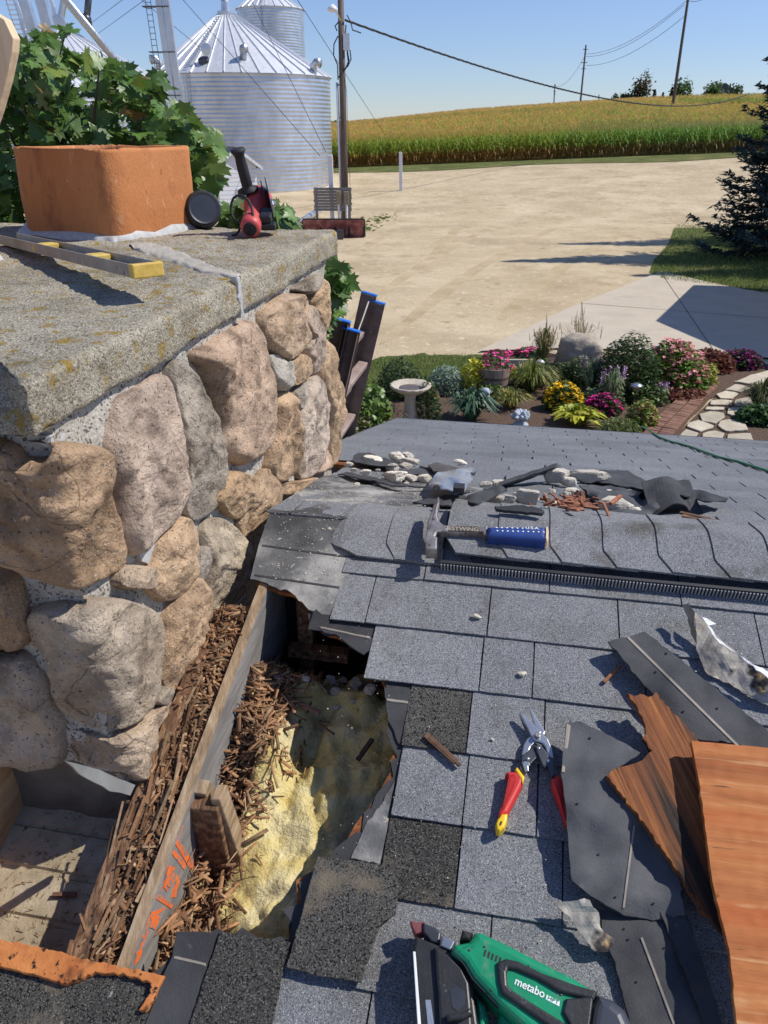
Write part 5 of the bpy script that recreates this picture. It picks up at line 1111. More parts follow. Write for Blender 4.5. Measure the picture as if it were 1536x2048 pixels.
# felt over the chimney saddle
b = MB(); bot = ragged([(-.628, 1.545), (-.60, 1.548), (-.575, 1.535), (-.545, 1.53), (-.52, 1.535), (-.50, 1.515), (-.47, 1.49), (-.445, 1.485), (-.425, 1.47)], .012, .004, False, 3)
P = [(p.x, p.y) for p in bot] + [(-.40, 1.47), (-.385, 1.60), (-.37, 1.70), (-.36, BR)] + [(-.645, BR), (-.64, 1.66)]
for k_, o in ((0, .004),): b.prism([NP(a, q, o) for a, q in P], Wd(NN) * .003)
b.build('saddle_felt', M['felt_dusty'], house)
b = MB(); b.grid(lambda u, v: FP(-.655 + u * (.30 + .25 * v), BR - .012 + v * .62, .0045 + v * .012 * fbm((u * 2, v * 2, 1), 1.5) + .014 * v), 24, 20, .003, Wd(NF)); b.build('saddle_felt', M['felt_dusty'], house)
for (b0, b1, a0, a1) in ((1.56, 1.565, -.62, -.40), (1.655, 1.66, -.63, -.385)):
    b = MB(); b.prism([NP(a0, b0, .0072), NP(a1, b0 - .012, .0072), NP(a1, b1 - .012, .0072), NP(a0, b1, .0072)], Wd(NN) * .0012); b.build('felt_lap', M['felt'], house)
def strip_px(name, m, P, surf=near, o=.004, th=.003, nrm=NN, seed=1, seg=9, amp=.8, parent=None, ch=.001):
    b = MB(); puff(b, ragged(P, seg, amp, seed=seed), surf, o - th, o, ch, nrm, steps=1); return b.build(name, m, parent, fix=True)
strip_px('starter_felt', M['felt'], [(655, 1150), (690, 1128), (688, 1160), (662, 1236), (645, 1262), (615, 1258), (628, 1215)], o=.006, parent=house)
strip_px('starter_felt', M['felt'], [(628, 1252), (745, 1276), (738, 1302), (728, 1308), (705, 1296), (690, 1285), (672, 1268), (650, 1266)], o=.007, parent=house, seed=3)
strip_px('starter_felt', M['felt'], [(768, 1374), (822, 1378), (806, 1490), (795, 1488), (788, 1462), (775, 1440)], o=.005, parent=house, seed=4)
strip_px('adhesive_line', M['stripe'], [(640, 1252), (740, 1273), (740, 1277), (640, 1256)], o=.009, parent=house, amp=.3)
strip_px('adhesive_line', M['stripe'], [(772, 1396), (816, 1402), (815, 1407), (773, 1401)], o=.0075, parent=house, amp=.3)
strip_px('starter_felt', M['felt_dusty'], [(790, 1560), (762, 1730), (700, 1716), (714, 1688), (735, 1640), (760, 1610)], o=.003, parent=house, seed=6)
# unweathered shingle pieces at the lower left
D_ = M['shingle_dark']
def piece(P, o, seed=1, m=D_, g=1.0, th=.005):
    b = MB(); puff(b, ragged(P, 12, .7, seed=seed), near, o - th, o, .0015, NN, steps=2, col=(g, g, g)); return b.build('unweathered_shingle', m, house, fix=True)
piece([(634, 1713), (762, 1728), (786, 1738), (800, 1775), (790, 1830), (760, 1850), (722, 1965), (640, 1952), (572, 1935)], .024, 2, g=1.25)
piece([(440, 1862), (582, 1884), (560, 1970), (540, 2075), (370, 2075)], .016, 3)
piece([(352, 1862), (438, 1864), (425, 1905), (372, 2075), (280, 2075), (322, 1962), (345, 1910)], .011, 4, m=M['felt'])
piece([(0, 1925), (60, 1945), (130, 1962), (190, 1945), (245, 1945), (318, 1955), (330, 1962), (400, 1962), (372, 2080), (-140, 2080), (-140, 1900)], .008, 5)
strip_px('adhesive_line', M['stripe'], [(348, 1911), (412, 1926), (411, 1932), (346, 1917)], o=.0125, parent=house, amp=.3)
b = MB(); puff(b, ragged([(-120, 1862), (0, 1878), (80, 1893), (180, 1920), (265, 1937), (326, 1950), (314, 1984), (288, 2022), (278, 2020), (298, 1986), (300, 1966), (245, 1948), (190, 1945), (150, 1962), (120, 1968), (60, 1948), (0, 1933), (-120, 1925)], 8, 1.2, seed=5), near, .006, .020, .003, NN); b.build('torn_edge', M['rustply'], house, fix=True)
# ================================================================ THINGS ON THE CHIMNEY
def Fw(u, v, b): return W(fb(u, v, b))
# level
def lerp3(p, q, t): return p + (q - p) * t
E1, E2 = W(fz(268, 557, -.278)), W(fz(326, 545, -.278)); L1 = W(fz(0, 488, -.322)); ax = (L1 - E1).normalized(); up = Vector((0, 0, 1)); up = (up - ax * up.dot(ax)).normalized(); sd_ = (E2 - E1); wl = .064; sd_ = (sd_ - ax * sd_.dot(ax)); sd_ = (sd_ - up * sd_.dot(up)).normalized()
t = thing('spirit_level', 'old aluminium spirit level with yellow end lying across the chimney cap', 'spirit level', E1); LL = 1.12; hl = .0265
o0 = E1 + ax * .012
bx = lambda d, s_, u_, L_, w_, h_: MB().box(o0 + ax * (d + L_ / 2) + sd_ * (s_ + w_ / 2) + up * (u_ + h_ / 2), L_, w_, h_, ax, sd_, up)
b = MB()
for s_ in (0, wl - .004): b.v += (q := bx(0, s_, 0, LL, .004, hl)).v; b.c += q.c; b.f += [tuple(i + len(b.v) - 8 for i in f) for f in q.f]; b.m += q.m
b.build('flange', M['alu'], t, frame=(o0, ax, sd_, up))
bx(0, .004, .006, LL, wl - .008, .004).build('web', M['aluweb'], t, frame=(o0, ax, sd_, up))
b = MB(); b.box(E1 + sd_ * wl / 2 + up * hl / 2 + ax * .004, .016, wl + .004, hl + .003, ax, sd_, up); b.box(E1 + sd_ * (wl - .006) + up * (hl * .55) + ax * .012, .024, .010, hl * 1.1, ax, sd_, up); b.box(E1 + sd_ * .004 + up * (hl * .5) + ax * .012, .022, .010, hl + .002, ax, sd_, up); b.build('end_cap', M['yellowd'], t, bevel=.003)
for d in (.262, .66): bx(d, .010, .008, .055, wl - .02, .017).build('vial_block', M['yellowd'], t, bevel=.003)
bx(.70, -.001, .004, .02, .002, .016).build('vial_window', M['yellowd'], t)
# angle grinder
tail, gear = Fw(501, 455, 2.56), Fw(517, 402, 2.74); axg = (gear - tail).normalized(); t = thing('angle_grinder', 'dusty red angle grinder with black side handle on the far corner of the cap', 'angle grinder', tail - Vector((0, 0, .04)))
X_ = axg.cross(Vector((0, 0, 1))).normalized(); Y_ = X_.cross(axg)
b = MB(); b.lathe(tail, [(.018, -.012), (.028, -.010), (.034, .0), (.035, .03), (.034, .05), (.032, .07), (.035, .11), (.040, .14), (.046, .18), (.044, .215), (.036, .225)], 20, X_, Y_, axg, wav=lambda j, a: 1 + .06 * math.cos(4 * a) * (j > 3)); b.build('motor_body', M['red'], t, smooth=True)
b = MB(); b.lathe(tail - axg * .013, [(.022, -.004), (.022, .002), (.012, .004), (.0, .004)], 16, X_, Y_, -axg); b.build('cord_guard', M['rubber'], t)
b = MB(); b.lathe(gear + axg * .02, [(.03, -.02), (.036, .0), (.034, .03), (.02, .04)], 14, X_, Y_, axg); b.build('gear_case', M['dsteel'], t)
b = MB(); P = [Fw(502, 398, 2.72), Fw(499, 384, 2.72), Fw(497, 381, 2.72)]; hb, ht = Fw(497, 381, 2.70), Fw(475, 298, 2.66); d = (ht - hb).normalized(); Xh = d.cross(Vector((0, 1, 0))).normalized(); Yh = d.cross(Xh); Lh = (ht - hb).length
b.lathe(hb, [(.013, -.045), (.014, -.004), (.036, -.001), (.036, .005), (.018, .010), (.019, .02), (.0185, Lh * .6), (.0165, Lh * .82), (.020, Lh * .9), (.0255, Lh * .95), (.023, Lh), (.0, Lh + .001)], 18, Xh, Yh, d); b.build('side_handle', M['rubber'], t, smooth=True)
dc, dn = Fw(541, 409, 2.70), Wd(Vector((.90, .33, .15)).normalized()); Xd = dn.cross(Vector((0, 0, 1))).normalized(); Yd = dn.cross(Xd)
b = MB(); b.lathe(dc, [(.0, -.0012), (.088, -.0012), (.088, .0012), (.0, .0012)], 36, Xd, Yd, dn); b.build('cutting_disc', M['dsteel'], t)
b = MB(); b.lathe(dc, [(.0, .001), (.022, .001), (.022, .008), (.012, .010), (.010, .018), (.0, .018)], 6, Xd, Yd, dn); b.build('disc_nut', M['steel'], t)
b = MB(); n_ = 14
def gd(u, v): a = R(70) + u * R(190); rr = .02 + v * .06; return dc - dn * (.014 - .0 * v) + Xd * (math.cos(a) * rr) + Yd * (math.sin(a) * rr)
b.grid(gd, n_, 4, .003, dn); b.build('guard', M['black'], t)
b = MB(); b.box(Fw(533, 432, 2.62), .04, .07, .03, X_, axg, Y_); b.box(Fw(537, 452, 2.60), .05, .03, .022, X_, axg, Y_); b.build('trigger_switch', M['black'], t, bevel=.006)
b = MB(); pts = smooth_closed([(501, 458), (506, 440), (503, 415), (492, 396), (478, 391), (466, 398), (462, 418), (468, 438), (482, 448), (470, 470), (440, 462), (434, 455), (455, 450), (480, 462)], 70)[:46]
b.tube([W(fb(p.x, p.y, 2.54 + .06 * math.sin(i / 45 * 3.1))) for i, p in enumerate(pts)], .0042, 7); b.build('power_cord', M['rubber'], t, smooth=True)
# wheel behind the flue
c = Fw(405, 420, 2.80); axw = Wd(Vector((.5, -.8, .25)).normalized()); Xw = axw.cross(Vector((0, 0, 1))).normalized(); Yw = axw.cross(Xw)
t = thing('rubber_wheel', 'black rubber wheel with grey rim band tucked behind the clay flue', 'wheel', c - Vector((0, 0, .065)))
b = MB(); b.lathe(c, [(.042, -.03), (.056, -.03), (.064, -.016), (.065, .0), (.064, .016), (.056, .03), (.042, .03)], 40, Xw, Yw, axw, wav=lambda j, a: 1 + (.02 * (math.sin(a * 40) > 0) if 1 < j < 5 else 0)); b.build('tyre', M['rubber'], t)
b = MB(); b.lathe(c, [(.0, -.012), (.03, -.01), (.043, .029), (.043, -.03), (.0, -.028)], 28, Xw, Yw, axw); b.build('rim', M['black'], t, smooth=True)
b = MB(); b.lathe(c, [(.046, .031), (.052, .033), (.053, .030)], 40, Xw, Yw, axw); b.build('rim_band', M['dsteel'], t)
# plank at the left edge
b = MB(); P = [(-40, 10), (8, 38), (26, 76), (24, 104), (12, 162), (-5, 222), (-120, 560), (-230, 530)]; b.prism([Fw(u, v, 2.25) for u, v in P], Wd((0, .035, 0))); tag(b.build('plank', M['palewood'], bevel=.003), 'pale wooden plank end standing at the left edge beside the flue', 'plank')
# ================================================================ MAPLE
half = [(0, 0), (.10, -.02), (.34, -.10), (.30, .06), (.52, .16), (.40, .22), (.48, .42), (.30, .36), (.22, .40), (.24, .58), (.13, .56), (0, .86)]
pts = half + [(-x, y) for x, y in reversed(half[1:-1])]
cz = lambda x, y: .22 * abs(x) - .30 * (y - .3) ** 2 - .35 * x * x
lv = [(0, .26, .0)] + [(x, y, cz(x, y)) for x, y in pts]; lf = [(0, i + 1, (i + 1) % len(pts) + 1) for i in range(len(pts))]
lv = np.array(lv) - np.array([0, .3, 0])
def leaves(name, pos, size, parent=None, seed=0, cols=None, tiltup=.8, mat_='leaf'):
    rn = np.random.RandomState(seed); K = len(pos)
    # hang leaves facing up/out with the tip drooping
    nrm = rn.normal(0, .55, (K, 3)) + np.array([.25, -.35, .8]); nrm /= np.linalg.norm(nrm, axis=1)[:, None]
    tip = rn.normal(0, .7, (K, 3)) + np.array([.0, -.2, -.7]); tip -= nrm * np.sum(tip * nrm, 1)[:, None]; tip /= np.linalg.norm(tip, axis=1)[:, None]
    xx = np.cross(tip, nrm); s = rn.uniform(.5, 1.3, K) * size
    RM = np.stack([xx, tip, nrm], 2) * s[:, None, None]; RM[:, :, 0] *= 1.1
    if cols is None:
        g = rn.uniform(.65, 1.3, K); base = np.array([(.11, .205, .042)]) * g[:, None]; y = rn.rand(K); base[y < .16] = np.array([(.19, .26, .05)]) * g[y < .16][:, None]; base[y > .985] = np.array((.26, .16, .06)); cols = base
    return scatter(name, M[mat_], lv, lf, RM, pos, cols, parent=parent)
from mathutils.geometry import intersect_point_tri_2d
def inpoly(u, v, P):
    c = False; j = len(P) - 1
    for i in range(len(P)):
        if (P[i][1] > v) != (P[j][1] > v) and u < (P[j][0] - P[i][0]) * (v - P[i][1]) / (P[j][1] - P[i][1]) + P[i][0]: c = not c
        j = i
    return c
crown = [(-120, 120), (-20, 108), (22, 92), (60, 92), (78, 68), (100, 66), (112, 95), (130, 108), (175, 122), (205, 112), (240, 130), (270, 148), (300, 160), (318, 150), (335, 168), (330, 190), (350, 210), (375, 218), (392, 240), (430, 262), (445, 290), (440, 330), (450, 365), (430, 400), (400, 480), (-150, 520)]
tb = W((-2.6, 4.2, -H)); mt = thing('maple_tree', 'leafy green maple behind the chimney with broad lobed leaves', 'maple tree', tb)
rn = np.random.RandomState(21); P = []
while len(P) < 3400:
    u, v = rn.uniform(-150, 455), rn.uniform(60, 500)
    if not inpoly(u, v, crown): continue
    if nz((u * .022, v * .022, 4)) < -.16 and rn.rand() < .8: continue
    dep = 3.35 + 1.5 * rn.rand() ** 1.3 + (.25 if nz((u * .015, v * .015, 9)) > 0 else 0); P.append(W(fb(u, v, dep)))
for i in range(500): P.append(tb + Vector((rn.normal(0, .7), rn.normal(0, .6), rn.uniform(2.0, 4.0))))
leaves('crown', P, .098, mt, 5)
b = MB(); b.tube([tb, tb + Vector((.1, 0, 1.8)), tb + Vector((0, .1, 3.3)), tb + Vector((-.1, 0, 4.3))], [.09, .07, .05, .02], 8)
for i in range(46):
    q = P[rn.randint(3300)]; b.tube([tb + Vector((rn.normal(0, .06), 0, rn.uniform(2.2, 3.9))), (tb + Vector((0, 0, 3.4))).lerp(Vector(q), .6) + Vector((0, 0, .1)), q], [.018, .010, .003], 5)
b.build('trunk', M['bark'], mt)
b = MB(); b.tube([Fw(120, 110, 3.6), Fw(128, 75, 3.6)], .004, 4)
b.build('twig', M['bark'], mt)
P = [Fw(u, v, 3.55 + .2 * rn.rand()) for u, v in zip(rn.normal(126, 12, 9), rn.normal(62, 5, 9))]; leaves('leaf_sprig', P, .075, mt, 8)
t2 = thing('maple_sapling', 'small maple shoot showing leaves past the far corner of the chimney', 'maple tree', W((-1.0, 3.5, -H)))
P = [];
while len(P) < 170:
    u, v = rn.uniform(630, 706), rn.uniform(524, 700); 
    if inpoly(u, v, [(640, 530), (668, 526), (690, 545), (706, 575), (690, 590), (676, 600), (680, 625), (660, 650), (640, 690), (630, 700)]): P.append(W(fb(u, v, 3.05 + .35 * rn.rand())))
leaves('crown', P, .085, t2, 6)
b = MB(); b.tube([W((-1.0, 3.5, -H)), W((-.98, 3.4, -1.8)), Fw(645, 600, 3.25)], [.02, .014, .006], 6); b.build('trunk', M['bark'], t2)
P = []; t3 = thing('maple_sapling', 'low maple shoot with leaves peeping between the grinder and the bin pad', 'maple tree', W((-1.35, 3.6, -H)))
while len(P) < 150:
    u, v = rn.normal(500, 60), rn.normal(440, 22)
    if 440 < u < 598 and v > 395 + abs(u - 530) * .25 and v < 480: P.append(W(fb(u, v, 3.1 + .4 * rn.rand())))
leaves('crown', P, .085, t3, 7); b = MB(); b.tube([W((-1.35, 3.6, -H)), W((-1.3, 3.5, -1.6)), Fw(520, 440, 3.3)], [.02, .014, .006], 6); b.build('trunk', M['bark'], t3)
# ================================================================ LADDER
t = thing('extension_ladder', 'brown fibreglass extension ladder with blue caps leaning behind the chimney', 'ladder', W((-1.7, 3.75, -H)))
ul = Vector((.235, 0, .972)); nl = Vector((.972, 0, -.235)); lad_top = fz(690, 632, -.80)
def LP(s_, b_, n_): return W(Vector((-.860, 0, -.765)) - ul * s_ + nl * n_ + Vector((0, b_, 0)))
LEN = 3.72
for sec, (n0, top) in enumerate(((0.0, 0.0), (.052, .03))):
    for (bb, sgn) in ((3.38, 1), (3.98, -1)):
        b = MB(); dl, dn_, db = Wd(ul), Wd(nl), Wd(Vector((0, 1, 0))); L_ = LEN - top
        cm = LP(top + L_ / 2, bb, n0 + .036); b.box(cm, .084, .004, L_, dn_, db, dl)
        for s_ in (0, .069): b.box(LP(top + L_ / 2, bb - sgn * .015, n0 + s_ + .0015), .003, .030, L_, dn_, db, dl)
        rl = b.build('rail', M['fib'], t)
        MB().box(LP(top - .006, bb - sgn * .010, n0 + .036), .086, .032, .009, dn_, db, dl).build('rail_cap', M['bluecap'], rl, bevel=.004)
    for k_ in range(12):
        s_ = .20 + .16 * sec + k_ * .305; b = MB(); b.box(LP(s_, 3.68, n0 + .036), .05, .60, .034, Wd(nl), Wd((0, 1, 0)), Wd(ul)); b.build('rung', M['rung'], t, bevel=.006)
b = MB(); Xr = Wd(nl); b.lathe(LP(.30, 3.372, .094), [(.022, 0), (.020, .004), (.013, .004), (.013, -.01)], 18, Wd(nl), Wd(ul), Wd(Vector((0, -1, 0)))); b.build('rung_socket', M['dsteel'], t)
b = MB(); b.tube([LP(.02, 3.93, .05), LP(.08, 3.80, .06), LP(.13, 3.66, .07), LP(.17, 3.42, .10)], .004, 6); b.build('rope', M['patch'], t, smooth=True)
# ================================================================ HAMMER
hs = lambda u, v, o=0.0: near(u, v, o + .049)
cx = lambda P, s_, ox, oy: [(x / s_ + ox, y / s_ + oy) for x, y in P]
hx = lambda P: cx(P, 5.486, 840, 980)
def pf(name, m, P, surf, h0, h1, parent, ch=.002, seed=None, steps=3, smooth=False, nrm=NN):
    b = MB(); puff(b, P, surf, h0, h1, ch, nrm, steps=steps); return b.build(name, m, parent, smooth=smooth, fix=True)
def text_px(txt, p0, p1, surf, o, m, parent, hscale=1.0, name='lettering', ext=.0004, hdir=None):
    A_, B_ = W(surf(*p0, o)), W(surf(*p1, o)); X = (B_ - A_); L_ = X.length; X.normalize(); N = Wd(NN); Y = N.cross(X).normalized(); N = X.cross(Y)
    cu = bpy.data.curves.new(name, 'FONT'); cu.body = txt; cu.size = 1; cu.extrude = 0; cu.offset = .012
    ob = bpy.data.objects.new(name, cu); COL.objects.link(ob); dg = bpy.context.evaluated_depsgraph_get(); me = bpy.data.meshes.new_from_object(ob.evaluated_get(dg)); bpy.data.objects.remove(ob)
    xs = [v.co.x for v in me.vertices]; wd = max(xs) - min(xs); x0 = min(xs); s_ = L_ / wd; b = MB()
    b.add([A_ + X * ((v.co.x - x0) * s_) + Y * (v.co.y * s_ * hscale) + N * ext for v in me.vertices], [tuple(p.vertices) for p in me.polygons]); bpy.data.meshes.remove(me)
    return b.build(name, m, parent)
hb_ = W(hs(975, 1065, 0)); t = thing('brick_hammer', 'brick hammer with worn steel head and blue grip lying on the ridge cap', 'hammer', hb_)
hd = pf('head', M['hsteel'], hx([(196, 70), (208, 68), (214, 130), (196, 200), (188, 280), (208, 335), (250, 372), (312, 388), (302, 450), (232, 448), (186, 462), (168, 500), (182, 540), (60, 535), (66, 470), (78, 400), (92, 310), (124, 220), (164, 120)]), hs, .006, .028, t, .004)
pf('poll', M['hsteel'], hx([(56, 515), (188, 515), (186, 570), (182, 648), (62, 646), (54, 570)]), hs, .002, .036, t, .003)
sh = pf('shaft', M['hsteel'], hx([(288, 388), (690, 398), (712, 384), (742, 388), (744, 488), (704, 490), (684, 462), (290, 454)]), hs, .004, .022, t, .004)
pf('name_panel', M['bark'], hx([(318, 392), (640, 398), (660, 458), (302, 446)]), hs, .02, .0226, t, .0004, steps=1)
text_px('ESTWING', *hx([(312, 440), (640, 452)]), hs, .0228, M['patch'], sh, 1.0)
gp = pf('grip', M['blue'], hx([(742, 386), (1384, 386), (1386, 546), (742, 492)]), hs, .0, .034, t, .012, steps=5, smooth=False)
pf('grip_end', M['palewood'], hx([(1378, 388), (1404, 390), (1412, 430), (1410, 510), (1400, 550), (1380, 550)]), hs, .0, .033, t, .006)
b = MB()
for (y, x0, n_, st) in ((412, 842, 6, 57), (447, 850, 10, 56.5)):
    for i in range(n_):
        c = hx([(x0 + i * st, y + i * 1.6)])[0]; q = [W(hs(c[0] + math.cos(a) * 1.9, c[1] + math.sin(a) * 1.15, .0343)) for a in np.linspace(0, 6.283, 9)[:-1]]; b.prism(q, Wd(NN) * .0006)
b.build('grip_dots', M['print'], gp)
text_px('U.S.A.', *hx([(1160, 428), (1312, 432)]), hs, .0345, M['print'], gp, .8)
# ================================================================ SNIPS
sx = lambda P: cx(P, 6.827, 960, 1400)
ns = lambda u, v, o=0.0: near(u, v, o + .010)
t = thing('tin_snips', 'open tin snips with red and yellow handles lying on the shingles', 'tin snips', W(ns(1075, 1500)))
pf('blade', M['steel'], sx([(540, 165), (580, 187), (730, 320), (800, 400), (832, 440), (800, 520), (730, 525), (690, 470), (640, 360), (590, 260)]), ns, .012, .020, t, .0015)
pf('blade', M['steel'], sx([(668, 90), (720, 150), (800, 280), (890, 428), (880, 470), (800, 420), (740, 320), (690, 170)]), ns, .010, .017, t, .0015)
pf('jaw_plate', M['steel'], sx([(690, 490), (640, 530), (600, 600), (568, 742), (610, 757), (680, 682), (690, 640), (740, 590), (770, 560), (740, 510)]), ns, .008, .016, t, .002)
pf('jaw_plate', M['steel'], sx([(850, 445), (930, 520), (980, 640), (1006, 792), (960, 792), (905, 705), (890, 640), (850, 585), (780, 562), (722, 520), (720, 470), (770, 440)]), ns, .014, .022, t, .003)
pf('link', M['dsteel'], sx([(745, 602), (690, 660), (572, 760), (560, 870), (535, 930), (600, 1015), (640, 962), (662, 900), (780, 782), (800, 690)]), ns, .010, .019, t, .002)
pf('link', M['dsteel'], sx([(745, 622), (800, 598), (850, 630), (902, 702), (960, 792), (1010, 802), (1032, 1012), (982, 1055), (930, 902), (890, 932), (850, 882), (800, 762)]), ns, .016, .024, t, .002)
def disc_px(name, m, c, r, surf, h0, h1, parent, n_=14): return pf(name, m, [(c[0] + math.cos(a) * r, c[1] + math.sin(a) * r) for a in np.linspace(0, 6.283, n_ + 1)[:-1]], surf, h0, h1, parent, .0012)
disc_px('pivot_bolt', M['hsteel'], sx([(790, 470)])[0], 5.6, ns, .018, .030, t, 8)
for c in ((800, 650), (655, 795), (935, 828)): disc_px('rivet', M['steel'], sx([c])[0], 3.0, ns, .02, .0265, t)
pf('latch', M['steel'], sx([(575, 850), (620, 822), (670, 850), (690, 892), (662, 900), (668, 968), (615, 975), (592, 910)]), ns, .017, .023, t, .0015)
h_ = pf('handle', M['redgrip'], sx([(345, 1005), (362, 970), (470, 962), (500, 935), (602, 1050), (592, 1130), (562, 1190), (470, 1370), (378, 1545), (262, 1600), (250, 1530), (310, 1390), (402, 1170), (440, 1100), (420, 1042), (380, 1022)]), ns, .002, .026, t, .008, steps=4)
pf('handle_collar', M['yellow'], sx([(505, 908), (610, 1045), (582, 1142), (560, 1080), (478, 948)]), ns, .004, .0275, h_, .003)
pf('handle_tip', M['yellow'], sx([(258, 1602), (292, 1552), (378, 1543), (372, 1640), (332, 1740), (270, 1790), (226, 1770), (214, 1690), (238, 1622)]), ns, .002, .027, h_, .005)
pf('hang_hole', M['rubber'], sx([(262, 1690), (282, 1650), (302, 1652), (298, 1690), (276, 1720), (264, 1712)]), ns, .02, .0274, h_, .0003, steps=1)
h_ = pf('handle', M['redgrip'], sx([(985, 1060), (1080, 1000), (1132, 1050), (1142, 1150), (1188, 1480), (1230, 1700), (1180, 1700), (1110, 1480), (1060, 1350), (978, 1140)]), ns, .002, .024, t, .008, steps=4)
# ================================================================ SCRAPS ON THE NEAR SLOPE
rx = lambda P: cx(P, 2.359, 976, 1180)
def scrap(name, label, cat, m, P, h, th=.005, seg=12, amp=.9, seed=1, tilt=None, ch=.001, col=G, group=None, curl=0.0, xdir=None):
    P = ragged(P, seg, amp, seed=seed); c = sum(P, Vector((0, 0))) / len(P)
    def sf(u, v, o=0.0):
        hh = o
        if tilt: hh += tilt[0] * (u - c.x) / 300 + tilt[1] * (v - c.y) / 300
        hh += curl * nz((u * .012, v * .012, seed)) + .0016 * nz((u * .05, v * .05, seed))
        return near(u, v, hh)
    b = MB(); sheetpx(b, P, sf, h, th, NN, 11, col)
    fr = None
    if xdir:
        A_, B_ = W(sf(*xdir[0], h)), W(sf(*xdir[1], h)); X = (B_ - A_).normalized(); Y = Wd(NN).cross(X).normalized(); fr = (W(sf(c.x, c.y, h)), X, Y, X.cross(Y))
    return tag(b.build(name, m, frame=fr, smooth=True), label, cat, group), sf
f1, sf1 = scrap('felt_scrap', 'broad torn black shingle backing lying over the right snips handle', 'roofing scrap', M['felt'], rx([(370, 625), (435, 620), (640, 720), (716, 768), (700, 790), (590, 850), (570, 900), (650, 1000), (900, 1350), (930, 1530), (780, 1558), (640, 1532), (480, 1440), (395, 1370), (380, 1180), (365, 1000), (345, 860)]), .050, seed=3, col=GR(1.9), tilt=(-.01, -.02), curl=.022)
def line_on(sf, p, q, h, wpx, parent, m='stripe'):
    p, q = Vector(p), Vector(q); d = (q - p).normalized(); n_ = Vector((-d.y, d.x)) * wpx / 2; b = MB(); K = 40; L_ = [p.lerp(q, i / K) for i in range(K + 1)]
    pts = [x + n_ for x in L_] + [x - n_ for x in reversed(L_)]; pts = [x + Vector((random.gauss(0, .4), random.gauss(0, .4))) for x in pts]; b.grid(lambda a_, b_: W(sf(*(L_[int(round(a_ * K))] + n_ * (2 * b_ - 1)), h + .0016)), K, 1, .001, Wd(NN)); return b.build('adhesive_line', M[m], parent)
line_on(sf1, *rx([(690, 1110), (640, 1500)]), .0502, 4, f1)
pf('folded_edge', M['stripe'], rx([(372, 628), (390, 640), (362, 860), (346, 858)]), lambda u, v, o=0: sf1(u, v, o), .047, .053, f1, .001)
f2, sf2 = scrap('felt_scrap', 'long black shingle strip with a tan line pointing at the bent tin', 'roofing scrap', M['felt'], rx([(570, 245), (680, 215), (740, 195), (800, 240), (1240, 600), (1420, 740), (1420, 790), (1160, 722), (990, 705), (860, 590), (700, 400)]), .045, seed=5, col=GR(1.35), curl=.018)
line_on(sf2, *rx([(660, 222), (1180, 735)]), .0452, 4.5, f2)
f3, sf3 = scrap('felt_scrap', 'torn black shingle piece at the bottom edge left of the plywood', 'roofing scrap', M['felt'], rx([(530, 1510), (640, 1530), (720, 1560), (800, 1560), (830, 1500), (925, 1500), (960, 1600), (1040, 1850), (1110, 2120), (690, 2120), (600, 1760), (570, 1690), (540, 1600)]), .024, seed=6, col=GR(1.3), curl=.014)
line_on(sf3, *rx([(725, 1640), (890, 2080)]), .0242, 4.5, f3)
f4, sf4 = scrap('felt_scrap', 'narrow black shingle strip overlapping the torn piece beside the plywood', 'roofing scrap', M['felt'], rx([(808, 1505), (925, 1497), (1060, 1900), (1130, 2120), (1050, 2120), (930, 1800)]), .036, seed=7, col=GR(1.1), curl=.012)
ply_r, sfr = scrap('rotted_plywood', 'rotted brown plywood piece with splintered notch under the clean sheet', 'plywood', M['plyrot'], rx([(655, 480), (690, 500), (720, 490), (760, 505), (790, 480), (980, 690), (1020, 760), (1100, 1200), (1130, 1640), (1000, 1500), (900, 1330), (720, 1080), (560, 880), (585, 850), (640, 830), (690, 820), (740, 790), (775, 760), (735, 700), (745, 640), (715, 580)]), .068, th=.013, seed=8, amp=1.3, seg=8, xdir=rx([(760, 560), (1060, 1150)]))
b = MB(); rn = random.Random(4)
for i in range(110):
    f = rn.random(); P0 = [(560, 868), (620, 835), (690, 818), (770, 765), (740, 690), (742, 640), (715, 590), (680, 510)]; k_ = rn.randrange(len(P0) - 1); p = Vector(P0[k_]).lerp(Vector(P0[k_ + 1]), f); q = p + Vector((-rn.uniform(5, 50), -rn.uniform(5, 40)))
    p, q = rx([p, q]); b.beam(W(sfr(*p, .060 + rn.uniform(-.006, .006))), W(sfr(*q, .058 + rn.uniform(-.02, .012))), rn.uniform(.002, .004), .002, Wd(NN), col=GR(rn.uniform(.5, 1.5)))
b.c = [(.42 * c[0], .2 * c[0], .1 * c[0]) for c in b.c]; b.build('splintered_edge', M['chip'], ply_r)
sfp = lambda u, v, o=0: near(u, v, o)
ply, _ = scrap('plywood_sheet', 'clean orange plywood sheet cut square at the right edge', 'plywood', M['plyface'], rx([(960, 710), (1180, 732), (1700, 775), (1760, 2300), (1215, 2300), (1180, 2100), (1140, 1700), (1060, 1380), (1000, 930)]), .105, th=.013, seed=9, amp=.5, seg=16, xdir=rx([(960, 900), (1320, 940)]))
b = MB()
for (p, q) in (((1062, 850), (1160, 862)), ((1060, 1372), (1110, 1378)), ((975, 775), (1000, 785))):
    p, q = rx([p, q]); b.beam(W(near(*p, .1055)), W(near(*q, .1085)), .006, .0015, Wd(NN), col=(.55, .3, .13))
b.build('lifted_splinter', M['chip'], ply)
